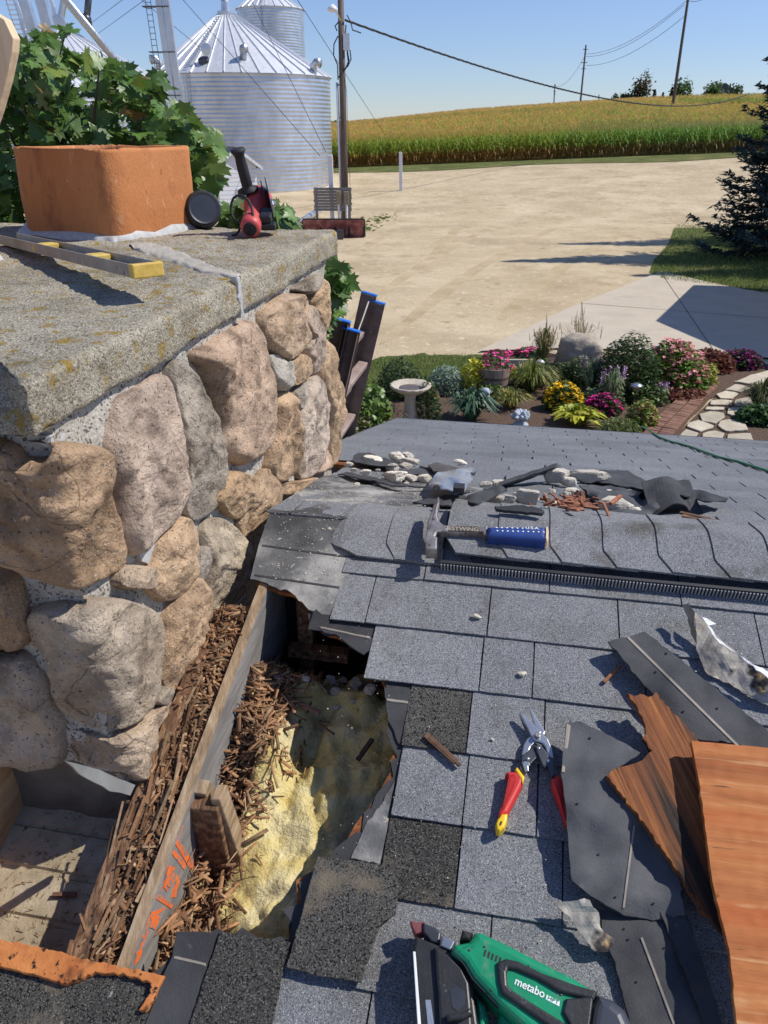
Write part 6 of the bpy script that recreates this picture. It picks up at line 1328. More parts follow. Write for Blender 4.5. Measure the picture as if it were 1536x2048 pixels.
def tin(name, label, parts, cat='flashing'):
    root = None
    for i, (m, P, h, tl, nm) in enumerate(parts):
        P = ragged(rx(P), 10, 1.0, seed=31 + i); c = sum(P, Vector((0, 0))) / len(P)
        sf = lambda u, v, o=0.0, tl=tl, c=c: near(u, v, o + tl[0] * (u - c.x) / 100 + tl[1] * (v - c.y) / 100 + .012 * nz((u * .018, v * .018, 3)) + .0025 * nz((u * .06, v * .06, 5)))
        b = MB(); sheetpx(b, P, sf, h, .0015, NN, 7)
        if root is None: root = thing(name, label, cat, W(near(c.x, c.y, 0)))
        b.build(nm, M[m], root)
tin('bent_flashing', 'bent strip of stained tin flashing with a bright upper lip at the right edge', [('tinstain', [(975, 105), (985, 250), (1000, 330), (1040, 400), (1135, 445), (1400, 590), (1400, 450), (1080, 222), (1020, 130)], .035, (.02, -.03), 'stained_side'), ('white', [(985, 110), (1040, 135), (1075, 158), (1030, 172), (1090, 252), (1400, 430), (1400, 480), (1085, 230), (1020, 140)], .070, (.0, -.02), 'upper_lip'), ('felt', [(920, 70), (945, 64), (975, 105), (986, 255), (962, 205)], .05, (0, -.04), 'folded_end')])
tin('torn_flashing', 'small torn triangle of stained tin lying just above the nail gun', [('tinstain', [(305, 1475), (385, 1465), (455, 1455), (482, 1462), (522, 1520), (530, 1590), (600, 1650), (565, 1712), (500, 1705), (430, 1610), (380, 1540)], .040, (.0, -.02), 'sheet')])
for sf_, h_, par, pts in ((sf1, .0502, f1, [(480, 700), (420, 1010), (520, 1250), (600, 1450), (780, 1480)]), (sf2, .0452, f2, [(790, 388), (920, 575), (840, 300), (1080, 560)]), (sf3, .0242, f3, [(660, 1650), (700, 1850), (830, 1690), (640, 1600)])):
    for q in pts:
        c = rx([q])[0]; P = [(c[0] + math.cos(a) * 2.6, c[1] + math.sin(a) * 2.2) for a in np.linspace(0, 6.283, 9)[:-1]]; b = MB(); b.prism([W(sf_(x, y, h_ + .0004)) for x, y in P], Wd(NN) * .0012); b.build('nail_hole', M['dark'], par)
# loose splinters and crumbs on the shingles
b = MB(); p, q = W(near(852, 1470, .016)), W(near(912, 1524, .016)); b.beam(p, q, .012, .006, Wd(NN), col=(.16, .085, .05)); b.beam(p.lerp(q, .1), p.lerp(q, 1.12) , .006, .008, Wd(NN), col=(.13, .07, .045)); tag(b.build('wood_splinter', M['chip']), 'long brown wood splinter on the dark unweathered shingle', 'splinter')
b = MB(); b.beam(W(near(1207, 1364, .015)), W(near(1241, 1332, .017)), .006, .004, Wd(NN), col=(.30, .13, .06)); b.beam(W(near(1209, 1366, .014)), W(near(1236, 1336, .014)), .004, .004, Wd(NN), col=(.22, .1, .05)); tag(b.build('wood_splinter', M['chip']), 'reddish wood splinter beside the long tan lined shingle strip', 'splinter')
for (u, v) in ((1190, 1186), (1350, 1318), (1090, 1398), (1075, 1190)):
    pass
def chunk(c, w, d, h, seed, X=Wd((1, 0, 0)), Y=Wd((0, 1, 0)), n=22, m=14, k_=10, topd=.75):
    rn = random.Random(seed); X, Y = Vector(X), Vector(Y); pl = [(Vector((rn.gauss(0, 1), rn.gauss(0, 1), rn.gauss(0, .7))).normalized(), rn.uniform(.5, .95)) for _ in range(k_)] + [(Vector((0, 0, -1)), .8), (Vector((0, 0, 1)), topd)]
    b = MB(); rings = []
    for j in range(m + 1):
        th = math.pi * j / m; r = []
        for i in range(n):
            ph = 2 * math.pi * i / n; dv = Vector((math.sin(th) * math.cos(ph), math.sin(th) * math.sin(ph), -math.cos(th)))
            rr = min([1.12] + [dd / dv.dot(nn) for nn, dd in pl if dv.dot(nn) > .05]); rr *= 1 + .09 * fbm(dv, 3.4, seed, 4)
            r.append(c + X * (dv.x * rr * w / 2) + Y * (dv.y * rr * d / 2) + Vector((0, 0, (dv.z * rr + .75) * h / 1.5)))
        rings.append(r)
    b.rings(rings, False, False); return b
crumb = []
for i, (u, v, s_) in enumerate([(953, 1236, .016), (1045, 1350, .013), (1048, 1348, .01), (985, 1480, .006), (1290, 1340, .02), (706, 1090, .012)]):
    b = chunk(W(near(u, v, .012)), s_ * 1.4, s_, s_ * .6, i + 70); b.c = [(1, .97, .9)] * len(b.v)
    tag(b.build('mortar_crumb', M['mortarchunk']), 'pale mortar crumb lying on the near shingles', 'crumb', 'pale crumbs on the near shingles')
rn = np.random.RandomState(31); K = 420; P = []
while len(P) < K:
    u, v = rn.uniform(640, 1500), rn.uniform(1180, 2040); P.append(W(near(u, v, .013)))
o = scatter('roof_grit', M['mortarchunk'], np.array([(-.5, -.4, 0), (.5, -.3, 0), (.2, .5, 0), (0, 0, .5)]), [(0, 1, 2), (0, 1, 3), (1, 2, 3), (2, 0, 3)], rotmats(K, .5, .0012, .0042, rn), P, np.array([(.8, .76, .7)]) * rn.uniform(.3, 1.2, K)[:, None]); tag(o, 'fine pale grit and wood specks scattered over the near shingles', 'grit', kind='stuff')
# ================================================================ DEBRIS BEHIND THE RIDGE
d1 = lambda P: cx(P, 4.267, 640, 880); d2 = lambda P: cx(P, 2.667, 960, 900)
def far_chunk(u0, v0, u1, v1, label, seed, g=1.0, lift=.01, flatk=.55, name='mortar_chunk', group=None, back=.55):
    uc = (u0 + u1) / 2; p = near(uc, v1 + 3) if near(uc, v1 + 3).y < BR else far(uc, v1, lift); zc = p.length * .98; w = (u1 - u0) / F * zc; dd = w * back; h = max(w * .28, (v1 - v0) / F * zc * 1.05 - dd * .16); h = min(h, w * .5)
    c = W(p + Vector((0, dd * .5, 0))); b = chunk(c, w * 1.25, dd * 1.1, h * 1.15, seed); b.c = [(g, g * .98, g * .94)] * len(b.v)
    return tag(b.build(name, M['mortarchunk']), label, 'mortar', group)
CH = [((340, 160, 522, 212), 'flat white mortar slab on black scraps nearest the chimney', 1.15), ((573, 105, 722, 196), 'tilted white mortar slab at the back of the left rubble', 1.2), ((690, 115, 792, 168), 'small cream mortar lump behind the tilted white slab', 1.0), ((508, 268, 752, 372), 'large pale mortar wedge in the left rubble, biggest there', 1.15), ((703, 168, 852, 222), 'long rough mortar lump in front of the tilted white slab', .85),
      ((828, 288, 962, 380), 'cream mortar lump touching the bent tin sheet', 1.0), ((708, 306, 852, 374), 'two toned mortar lump right of the large pale wedge', .95), ((1118, 172, 1232, 218), 'lone white mortar piece beyond the bent tin sheet', 1.1), ((203, 138, 277, 234), 'upright mortar lump touching the far chimney stone', .85), ((346, 262, 432, 308), 'small cream mortar piece left of the large pale wedge', 1.0), ((550, 200, 660, 268), 'rough grey mortar lump in the middle of the left rubble', .8), ((660, 205, 770, 255), 'tan mortar lump in the middle of the left rubble', .75)]
for i, (q, lab, g) in enumerate(CH):
    (a, b_), (c, d) = d1([(q[0], q[1]), (q[2], q[3])]); far_chunk(a, b_, c, d, lab, 100 + i, g)
CH2 = [((185, 150, 325, 298), 'big broken pale mortar slab standing in the ridge rubble', .85, .4), ((340, 78, 470, 190), 'tall crumbly mortar heap at the top of the ridge rubble', .9, .6), ((420, 130, 508, 198), 'cream mortar lump right of the tall crumbly heap', 1.0, .5), ((515, 122, 700, 182), 'long mortar block lying on black felt right of the heap', .8, .35), ((640, 245, 790, 352), 'crumpled pale mortar lump right of the red wood chips', .95, .6), ((792, 292, 858, 348), 'white triangular mortar shard at the right end of the rubble', 1.25, .4),
       ((330, 305, 485, 345), 'low white mortar slab along the ridge cap in front of the chips', 1.05, .5), ((435, 210, 530, 245), 'small white mortar slab behind the red wood chips', 1.05, .5), ((40, 228, 125, 296), 'grey mortar lump at the left of the ridge rubble', .6, .5), ((0, 165, 60, 205), 'cream mortar lump just right of the bent tin sheet', .95, .6), ((55, 165, 130, 200), 'cream mortar lump left of the tilted shingle slab', .9, .6), ((120, 235, 200, 292), 'smooth grey mortar lump beside the big broken slab', .75, .5)]
for i, (q, lab, g, bk) in enumerate(CH2):
    (a, b_), (c, d) = d2([(q[0], q[1]), (q[2], q[3])]); far_chunk(a, b_, c, d, lab, 140 + i, g, back=bk)
rn = random.Random(8)
for i in range(44):
    if i < 26: u, v = rn.gauss(800, 70), rn.gauss(955, 14)
    else: u, v = rn.gauss(1100, 80), rn.gauss(1000, 14)
    s_ = rn.uniform(5, 15); far_chunk(u, v - s_ * .5, u + s_, v, 'small pale mortar crumb scattered in the rubble behind the ridge', 200 + i, rn.uniform(.85, 1.2), group='small mortar crumbs in the ridge rubble')
def fscrap(name, label, cat, m, P, h, th=.004, seed=1, amp=.7, seg=8, col=G, tilt=(0, 0), curl=.0, xf=lambda P: P, surf=far, nrm=NF):
    P = ragged(xf(P), seg, amp, seed=seed); c = sum(P, Vector((0, 0))) / len(P)
    sf = lambda u, v, o=0.0: surf(u, v, o + tilt[0] * (u - c.x) / 100 + tilt[1] * (v - c.y) / 100 + (curl + .006) * nz((u * .03, v * .06, seed)) + .003 * nz((u * .09, v * .15, seed)))
    b = MB(); sheetpx(b, P, sf, h, th, nrm, 7, col); return tag(b.build(name, m, smooth=True), label, cat)
fscrap('shingle_scrap', 'dark folded shingle scrap under the white slabs nearest the chimney', 'roofing scrap', M['felt'], [(270, 175), (285, 130), (330, 112), (430, 108), (520, 150), (640, 180), (692, 214), (560, 222), (420, 212), (300, 195)], .035, xf=d1, col=GR(1.2), seed=2, curl=.012)
fscrap('shingle_scrap', 'long thin dark shingle edge running from the chimney along the felt', 'roofing scrap', M['felt'], [(150, 288), (230, 272), (520, 330), (640, 375), (900, 392), (900, 402), (620, 392), (500, 358), (300, 318)], .03, xf=d1, seed=3, col=GR(1.1))
fscrap('shingle_scrap', 'grey shingle scrap lying flat behind the bent tin sheet', 'roofing scrap', M['shingle_far'], [(845, 215), (930, 158), (1180, 200), (1150, 225), (970, 252)], .03, xf=d1, seed=4)
fscrap('shingle_scrap', 'brownish dark shingle scrap tucked behind the bent tin sheet', 'roofing scrap', M['felt'], [(925, 215), (990, 195), (1200, 238), (1140, 258), (970, 268)], .045, xf=d1, seed=5, col=(1.9, 1.7, 1.5))
fscrap('shingle_scrap', 'black shingle scrap between the pale mortar lumps left of the tin', 'roofing scrap', M['felt'], [(700, 255), (860, 235), (980, 270), (960, 300), (820, 290), (740, 310)], .03, xf=d1, seed=6, col=GR(1.5))
fscrap('tin_sheet', 'crumpled blue grey sheet of tin lying on the rubble left of the heap', 'flashing', M['tin'], [(925, 378), (960, 330), (1000, 272), (1150, 252), (1288, 234), (1338, 258), (1300, 330), (1220, 452), (1180, 425), (1130, 432), (1040, 412), (960, 402)], .055, xf=d1, seed=7, curl=.02)
fscrap('felt_scrap', 'black felt tongue poking over the ridge left of the hammer head', 'roofing scrap', M['felt'], [(790, 520), (860, 505), (1000, 490), (1070, 465), (1250, 470), (1230, 500), (1160, 560), (1000, 548), (880, 540)], .020, xf=d1, seed=8, col=GR(1.3))
fscrap('felt_scrap', 'dark torn felt edge under the tilted slab right of the bent tin', 'roofing scrap', M['felt'], [(1200, 520), (1260, 470), (1450, 410), (1536, 380), (1600, 420), (1500, 470), (1360, 540)], .05, xf=d1, seed=9, col=GR(1.1), curl=.02)
fscrap('felt_scrap', 'broad sheet of black felt lying right of the wood chips', 'roofing scrap', M['felt'], [(530, 188), (700, 190), (860, 225), (1010, 262), (910, 345), (830, 358), (700, 335), (600, 262)], .030, xf=d2, seed=10, col=GR(1.5), curl=.015)
fscrap('felt_scrap', 'long strip of black felt at the back of the ridge rubble', 'roofing scrap', M['felt'], [(460, 118), (545, 105), (790, 108), (880, 165), (980, 220), (1140, 272), (1000, 258), (860, 205), (700, 180), (560, 160)], .022, xf=d2, seed=11, col=GR(1.25))
fscrap('felt_scrap', 'ragged dark shingle flap at the right end of the ridge rubble', 'roofing scrap', M['felt'], [(985, 215), (1065, 215), (1170, 208), (1320, 258), (1310, 270), (1200, 272), (1100, 245)], .05, xf=d2, seed=12, col=GR(1.0), curl=.02)
b = MB(); pA, pB = far(*d2([(905, 345)])[0], .01), far(*d2([(1180, 330)])[0], .01)
def arch(u, v):
    p = pA.lerp(pB, u); return W(p + Vector((0, v * .25 - .02, .006 + .040 * math.sin(math.pi * min(1, u * 1.3) ** 1.4) * (1 - .6 * v) + .006 * nz((u * 5, v * 4, 2)))))
b.grid(arch, 18, 8, .004, (0, 0, 1)); tag(b.build('felt_scrap', M['felt']), 'arched black felt flap with a dark opening facing the ridge cap', 'roofing scrap')
b = MB(); pts = d2([(80, 300), (85, 318), (250, 330), (330, 338), (345, 322), (300, 300), (190, 292)]); P = ragged(pts, 7, .6, seed=5); puff(b, P, lambda u, v, o=0: near(u, v, o + .063), -.01, .0, .0008, NN, steps=1); tag(b.build('felt_scrap', M['felt'], fix=True), 'weathered grey felt edge lying over the ridge cap below the rubble', 'roofing scrap'); 
# tilted shingle slab leaning on the heap
b = MB(); A_, B_ = far(*d2([(95, 212)])[0], .01), far(*d2([(410, 200)])[0], .0); B2 = fb(*d2([(410, 70)])[0], B_.y); A2 = A_ + Vector((0, .02, .02)); 
b.grid(lambda u, v: W(A2.lerp(B2, u) + Vector((.02, .10, -.05)) * v + Vector((0, 0, .006 * nz((u * 6, v * 3, 2))))), 20, 6, .014, (0, 0, 1), lambda u, v: GR(2.6)); tag(b.build('shingle_slab', M['felt']), 'grey layered shingle slab leaning up against the mortar heap', 'roofing scrap')
# red-brown wood chips at the ridge
b = MB(); rn = random.Random(14)
for i in range(70):
    c = d2([(rn.gauss(500, 75), rn.gauss(285, 22))])[0]; p = W(far(c[0], c[1], .02 + rn.random() * .05)) if near(*c).y > BR else W(near(c[0], c[1], .05)); d = Vector((rn.gauss(0, 1), rn.gauss(0, .6), rn.gauss(0, .5))).normalized() * rn.uniform(.008, .028); g = rn.uniform(.6, 1.5); b.beam(p - d, p + d, rn.uniform(.004, .014), rn.uniform(.003, .008), col=(.30 * g, .125 * g, .07 * g))
tag(b.build('ridge_wood_chips', M['chip']), 'heap of reddish brown broken wood chips in the ridge rubble', 'wood chips', kind='stuff')
b = MB(); p, q = W(far(*d2([(1080, 350)])[0], .02)), W(far(*d2([(1272, 385)])[0], .015)); b.beam(p, q, .02, .006, col=(.2, .1, .06)); b.beam(p + Vector((0, .02, 0)), q + Vector((-.02, .012, .003)), .012, .006, col=(.14, .08, .05)); tag(b.build('wood_splinter', M['chip']), 'brown wood strip lying right of the arched felt flap', 'splinter')
# dust / mortar crumbs on the saddle
rn = np.random.RandomState(17); K = 800; P = []
while len(P) < K:
    u, v = rn.uniform(545, 900), rn.uniform(945, 1160); p = near(u, v, .009); 
    if p.y > BR: p = far(u, v, .014)
    if p.x < -.64 or (p.y < BR and p.x > -.42): continue
    if rn.rand() > (.25 + (1 if 960 < v < 1010 else 0)): continue
    P.append(W(p))
o = scatter('mortar_dust', M['mortarchunk'], np.array([(-.5, -.4, 0), (.5, -.3, 0), (.2, .5, 0), (0, 0, .5)]), [(0, 1, 2), (0, 1, 3), (1, 2, 3), (2, 0, 3)], rotmats(K, .5, .001, .0045, rn), P, np.array([(.9, .85, .76)]) * rn.uniform(.5, 1.2, K)[:, None]); tag(o, 'pale mortar dust and crumbs scattered over the felt by the chimney', 'mortar dust', kind='stuff')
# ================================================================ CHIPS IN THE HOLE
def inside_chips(K, gen, lo, hi, seed, name, label, dark=1.0):
    rn = np.random.RandomState(seed); P = []; RM = []; C = []
    tv = np.array([(x, y, z) for z in (-.5, .5) for y in (-.5, .5) for x in (-.5, .5)]) * np.array([1, .085, .045]); tv[[1, 5]] *= np.array([1, .4, 1]); tf = [(0, 2, 3, 1), (4, 5, 7, 6), (0, 1, 5, 4), (2, 6, 7, 3), (0, 4, 6, 2), (1, 3, 7, 5)]
    RM = rotmats(K, .30, lo, hi, rn); RM[:, :, 1] *= rn.uniform(.4, 2.2, K)[:, None]; RM[:, :, 2] *= rn.uniform(.5, 1.4, K)[:, None]
    for i in range(K): P.append(gen(rn))
    g = rn.uniform(.45, 1.5, K); C = np.array([(.30, .155, .075)]) * g[:, None] * dark; y = rn.rand(K) < .25; C[y] = np.array([(.42, .27, .15)]) * g[y][:, None] * dark
    o = scatter(name, M['chip'], tv, tf, RM, P, C); tag(o, label, 'wood chips', kind='stuff'); return o
inside_chips(2300, lambda r: NP(r.uniform(-.690, -.610), .68 + .80 * r.rand() ** .8, -.03 + r.uniform(-.004, .014)), .012, .065, 3, 'rotten_wood_chips', 'rotten brown wood splinters packed between the two rafters', .85)
def g2(r):
    while True:
        a = -.575 + abs(r.normal(0, .045)); bb = r.uniform(.72, 1.46)
        if bb > 1.16: a = -.57 + abs(r.normal(0, .058))
        elif bb > .88 and r.rand() < .5: continue
        if a < -.28: return NP(a, bb, insz(a, bb) + .004 + abs(r.normal(0, .014)) + .05 * max(0, (-.52 - a) / .055))
inside_chips(1700, g2, .010, .062, 5, 'fallen_wood_chips', 'fallen wood splinters heaped along the edge of the insulation', .95)
b = MB(); rn = random.Random(77)
for i in range(190):
    a, bb, L_ = rn.uniform(-.700, -.610), rn.uniform(.68, 1.22), rn.uniform(.03, .16) * rn.random() + .02; g = rn.uniform(.4, 1.5); c = (.22 * g, .115 * g, .055 * g) if rn.random() < .7 else (.36 * g, .24 * g, .14 * g); z = -.018 + rn.uniform(-.012, .012)
    b.beam(NP(a, bb, z), NP(a + rn.gauss(0, .010), bb + L_, z + rn.gauss(0, .008)), rn.uniform(.0014, .0065), rn.uniform(.0015, .005), Wd(NN), col=c)
tag(b.build('rotten_fibres', M['chip']), 'long stringy strands of rotten brown wood along the lower rafter', 'rotten wood', kind='stuff')
rn = random.Random(23)
for i in range(16):
    a, bb = rn.uniform(-.54, -.30), rn.uniform(1.33, 1.5); s_ = rn.uniform(.012, .032); b = chunk(NP(a, bb, insz(a, bb) + .005), s_ * 1.3, s_, s_ * .8, 300 + i); g = rn.uniform(.6, 1); b.c = [(g, g, g * 1.02)] * len(b.v)
    tag(b.build('mortar_crumb', M['mortarchunk']), 'grey mortar crumb fallen on the insulation in the shaded end of the hole', 'crumb', 'mortar crumbs fallen in the hole')
for i, (p, q, lab, c) in enumerate([((565, 1372), (515, 1500), 'long reddish splinter standing over the chips at the top of the hole', (.36, .15, .07)), ((470, 1610), (520, 1660), 'dark brown splinter lying on the pale insulation in the hole', (.12, .07, .045)), ((745, 1478), (715, 1520), 'dark stick lying in the shaded right side of the insulation', (.06, .045, .035)), ((565, 1395), (640, 1425), 'flat brown splinter lying across the chips below the mortar crumbs', (.24, .14, .09))]):
    b = MB(); P_, Q_ = near(*p, -.165), near(*q, -.165); b.beam(W(P_), W(Q_), .010, .006, col=c); b.beam(W(P_.lerp(Q_, .1) + Vector((.003, 0, .004))), W(P_.lerp(Q_, .9)), .005, .004, col=tuple(x * 1.4 for x in c)); tag(b.build('wood_splinter', M['chip']), lab, 'splinter')
b = MB(); p, q = W(near(105, 1790, SO + .008)), W(near(152, 1789, SO + .008)); b.beam(p, q, .009, .006, col=(.17, .085, .05)); tag(b.build('wood_splinter', M['chip']), 'short brown splinter lying on the soffit board at lower left', 'splinter')
rn2 = np.random.RandomState(41); inside_chips(260, lambda r: NP(r.uniform(-.98, -.72), r.uniform(.75, 1.04), SO + .004), .004, .014, 9, 'soffit_crumbs', 'tiny wood crumbs sprinkled over the soffit board', .8)
# ================================================================ CORD
pts = [(1283, 853), (1292, 857), (1303, 864), (1320, 875), (1345, 884), (1380, 893), (1412, 905), (1440, 915), (1475, 923), (1510, 934), (1560, 950)]
b = MB(); P = []
for i in range(len(pts) - 1):
    for k_ in range(10): f = k_ / 10; u, v = pts[i][0] + (pts[i + 1][0] - pts[i][0]) * f, pts[i][1] + (pts[i + 1][1] - pts[i][1]) * f; P.append(W(far(u, v, .016 + .004 * nz((u * .05, 0, 0)))))
b.tube(P, .0065, 7); tag(b.build('garden_cable', M['cordgreen'], smooth=True), 'green extension cable lying down the far shingles at the right', 'cable')
# ================================================================ NAIL GUN
kx = lambda P: cx(P, 2.954, 780, 1820)
nr = lambda u, v, o=0.0: near(u, v, o + .010)
t = thing('nail_gun', 'green and black cordless nail gun lying on its side at the bottom edge', 'nail gun', W(nr(1000, 1960)))
gb = pf('body', M['green'], kx([(362, 245), (376, 195), (462, 180), (502, 126), (532, 118), (700, 196), (850, 275), (1075, 385), (1225, 478), (1192, 560), (1150, 800), (900, 800), (640, 560), (490, 400), (438, 310)]), nr, .01, .085, t, .016, steps=4)
pf('upper_bar', M['black'], kx([(630, 308), (685, 284), (760, 300), (905, 372), (1105, 442), (1230, 478), (1205, 532), (1000, 482), (880, 410), (740, 350), (700, 345), (690, 378), (645, 350)]), nr, .06, .092, t, .005)
pf('lower_bar', M['black'], kx([(632, 312), (690, 352), (696, 440), (722, 470), (830, 540), (1075, 690), (1120, 800), (1000, 730), (660, 490), (640, 420)]), nr, .06, .092, t, .005)
pf('rear_block', M['black'], kx([(1040, 522), (1120, 515), (1205, 500), (1165, 800), (1075, 700), (1022, 600)]), nr, .05, .091, t, .004)
text_px('metabo', *kx([(735, 438), (908, 521)]), nr, .0856, M['print'], gb, 1.05)
pf('logo_box', M['print'], kx([(925, 500), (1003, 537), (1000, 570), (920, 528)]), nr, .08, .0858, gb, .0003, steps=1)
text_px('HPT', *kx([(932, 526), (994, 558)]), nr, .0862, M['green'], gb, .8)
pf('motor_cap', M['smoke'], kx([(1228, 480), (1330, 520), (1400, 580), (1442, 675), (1450, 800), (1150, 800), (1186, 562)]), nr, .012, .080, t, .022, steps=5)
mg = pf('magazine', M['black'], kx([(150, 150), (250, 190), (302, 212), (370, 252), (440, 332), (490, 422), (500, 522), (525, 700), (530, 800), (172, 800), (150, 500), (135, 240)]), nr, .012, .062, t, .006)
pf('magazine_strip', M['print'], kx([(135, 245), (150, 245), (192, 800), (170, 800)]), nr, .05, .0635, mg, .0008, steps=1)
pf('magazine_cover', M['black'], kx([(262, 215), (360, 270), (430, 345), (468, 430), (480, 560), (490, 800), (300, 800), (285, 500), (270, 330)]), nr, .05, .072, mg, .005)
pf('slot', M['rubber'], kx([(308, 350), (330, 354), (332, 432), (314, 436)]), nr, .06, .0725, mg, .0004, steps=1)
pf('window', M['smoke'], kx([(352, 475), (392, 450), (442, 482), (442, 562), (402, 602), (366, 572)]), nr, .06, .0728, mg, .0004, steps=1)
pf('belt_hook', M['black'], kx([(330, 612), (420, 602), (478, 570), (488, 612), (430, 642), (342, 655)]), nr, .06, .088, mg, .006)
pf('blue_grey_strip', M['aluweb'], kx([(208, 530), (240, 530), (262, 690), (224, 690)]), nr, .055, .0632, mg, .0004, steps=1)  # flat blue-grey strip on the magazine
for q in ((470, 235), (560, 215), (820, 330), (600, 470), (870, 640), (1010, 500), (905, 430)): disc_px('screw', M['dsteel'], kx([q])[0], 2.6, nr, .08, .0868, gb, 8)
for i in range(5): pf('cooling_slot', M['rubber'], kx([(560 + i * 22, 232 + i * 11), (572 + i * 22, 238 + i * 11), (562 + i * 22, 275 + i * 11), (550 + i * 22, 269 + i * 11)]), nr, .08, .0856, gb, .0003, steps=1)
pf('case_seam', M['dsteel'], kx([(372, 248), (440, 318), (490, 404), (640, 566), (640, 571), (486, 408), (436, 321), (369, 252)]), nr, .06, .0786, gb, .0003, steps=1)
pf('nose_tip', M['rust'], kx([(118, 60), (160, 70), (202, 64), (196, 130), (150, 142), (132, 108)]), nr, .02, .05, t, .003)
pf('nose_guide', M['dsteel'], kx([(194, 70), (280, 108), (304, 132), (292, 205), (240, 185), (196, 132)]), nr, .015, .055, t, .004)
pf('drive_plate', M['steel'], kx([(308, 150), (388, 182), (358, 240), (298, 212)]), nr, .03, .066, t, .003)
pf('depth_knob', M['rubber'], kx([(428, 110), (492, 132), (470, 178), (412, 170)]), nr, .03, .075, t, .008)
pf('handle', M['green'], kx([(508, 505), (560, 555), (586, 640), (570, 700), (540, 800), (500, 800), (515, 650)]), nr, .012, .052, t, .012)
pf('handle', M['green'], kx([(640, 590), (760, 640), (960, 740), (960, 800), (640, 800)]), nr, .012, .055, t, .012)
# ================================================================ GARDEN
def zcg(p): return p.y * cp + H * sp
def dome(K, p, rx_, ry_, h, rn, shell=.0, hollow=True):
    rx_ *= 1.08; ry_ *= 1.1; h *= 1.06
    out = []
    while len(out) < K:
        q = rn.uniform(-1, 1, 3); q[2] = abs(q[2]); L_ = np.linalg.norm(q)
        if shell < L_ < 1: out.append((p.x + q[0] * rx_, p.y + q[1] * ry_, p.z + .02 + q[2] * h * (1 + .12 * nz((q[0] * 3, q[1] * 3, p.x)))))
    return out
PET = ([(math.cos(a) * (.5 if i % 2 == 0 else .3), math.sin(a) * (.5 if i % 2 == 0 else .3), .1 * (i % 2)) for i, a in enumerate(np.linspace(0, 6.283, 11)[:-1])] + [(0, 0, -.1)], [(i, (i + 1) % 10, 10) for i in range(10)])
def bush(name, label, cat, u, v, wpx, hpx, c1, n, ls, c2=None, flowers=None, seed=0, group=None, dz=.7, shell=.35, tilt=.8, narrow=False):
    n = int(n * 1.35); ls *= 1.75
    rn = np.random.RandomState(seed); p = gnd(u, v, .03); z = zcg(p); r_ = wpx / 2 / F * z; h = hpx / F * z * 1.12; p = p + Vector((0, r_ * dz * .6, 0)); t = thing(name, label, cat, p, group)
    P = dome(n, p, r_, r_ * dz, h, rn, shell); g = rn.uniform(.55, 1.4, n); C = np.array([c1]) * g[:, None]
    if c2: y = rn.rand(n) < .35; C[y] = np.array([c2]) * g[y][:, None]
    tl = (np.array(LQ[0]) * np.array([1, .45 if narrow else 1, 1]), LQ[1])
    scatter('foliage', M['plant'], tl[0], tl[1], rotmats(n, tilt, ls * .6, ls * 1.3, rn), P, C, parent=t)
    b = MB()
    for i in range(14): q = P[rn.randint(n)]; b.tube([p + Vector((rn.normal(0, .02), 0, -.03)), Vector(q)], [.006, .002], 4, False)
    b.build('stem', M['bark'], t)
    if flowers:
        col, m, fs = flowers[:3]; fs *= 1.25; m = int(m * 1.3); P = dome(m, p, r_ * 1.02, r_ * dz, h * 1.04, rn, .86); P = [q for q in P if q[2] > p.z + h * flowers[3]] if len(flowers) > 3 else P
        k_ = len(P); scatter('flowers', M['petal'], PET[0], PET[1], rotmats(k_, .5, fs * .7, fs * 1.3, rn), P, np.array([col]) * rn.uniform(.7, 1.3, k_)[:, None], parent=t)
    return t, p, r_, h
def spiky(name, label, cat, u, v, wpx, hpx, c1, n, wd, seed=0, c2=None, lean=1.0, group=None, plume=None):
    n = int(n * 1.5); wd *= 1.5
    rn = random.Random(seed); p = gnd(u, v, .03); z = zcg(p); r_ = wpx / 2 / F * z * 1.1; h = hpx / F * z * 1.2; p = p + Vector((0, r_ * .5, 0)); t = thing(name, label, cat, p, group); b = MB(); pl = MB()
    for i in range(n):
        a = rn.uniform(0, 6.283); l_ = rn.random() ** .6 * lean; d = Vector((math.cos(a), math.sin(a), 0)); R_ = r_ * l_; hh = h * rn.uniform(.65, 1.05) * (1 - .35 * l_)
        s0 = p + d * R_ * .15; path = [s0, s0 + d * R_ * .3 + Vector((0, 0, hh * .6)), s0 + d * R_ * .65 + Vector((0, 0, hh * .95)), s0 + d * R_ + Vector((0, 0, hh * (1.0 - .35 * l_)))]
        vs, fs = strip(path, [wd, wd, wd * .7, wd * .1]); c = c2 if (c2 and rn.random() < .35) else c1; g = rn.uniform(.6, 1.35); b.add(vs, fs, tuple(x * g for x in c))
        if plume and i % plume == 0: pl.tube([path[-1], path[-1] + Vector((d.x * .03, 0, .16))], [.008, .003], 4, col=(.35, .27, .15))
    b.build('blades', M['plant'], t)
    if plume: pl.build('seed_heads', M['plant'], t)
    return t
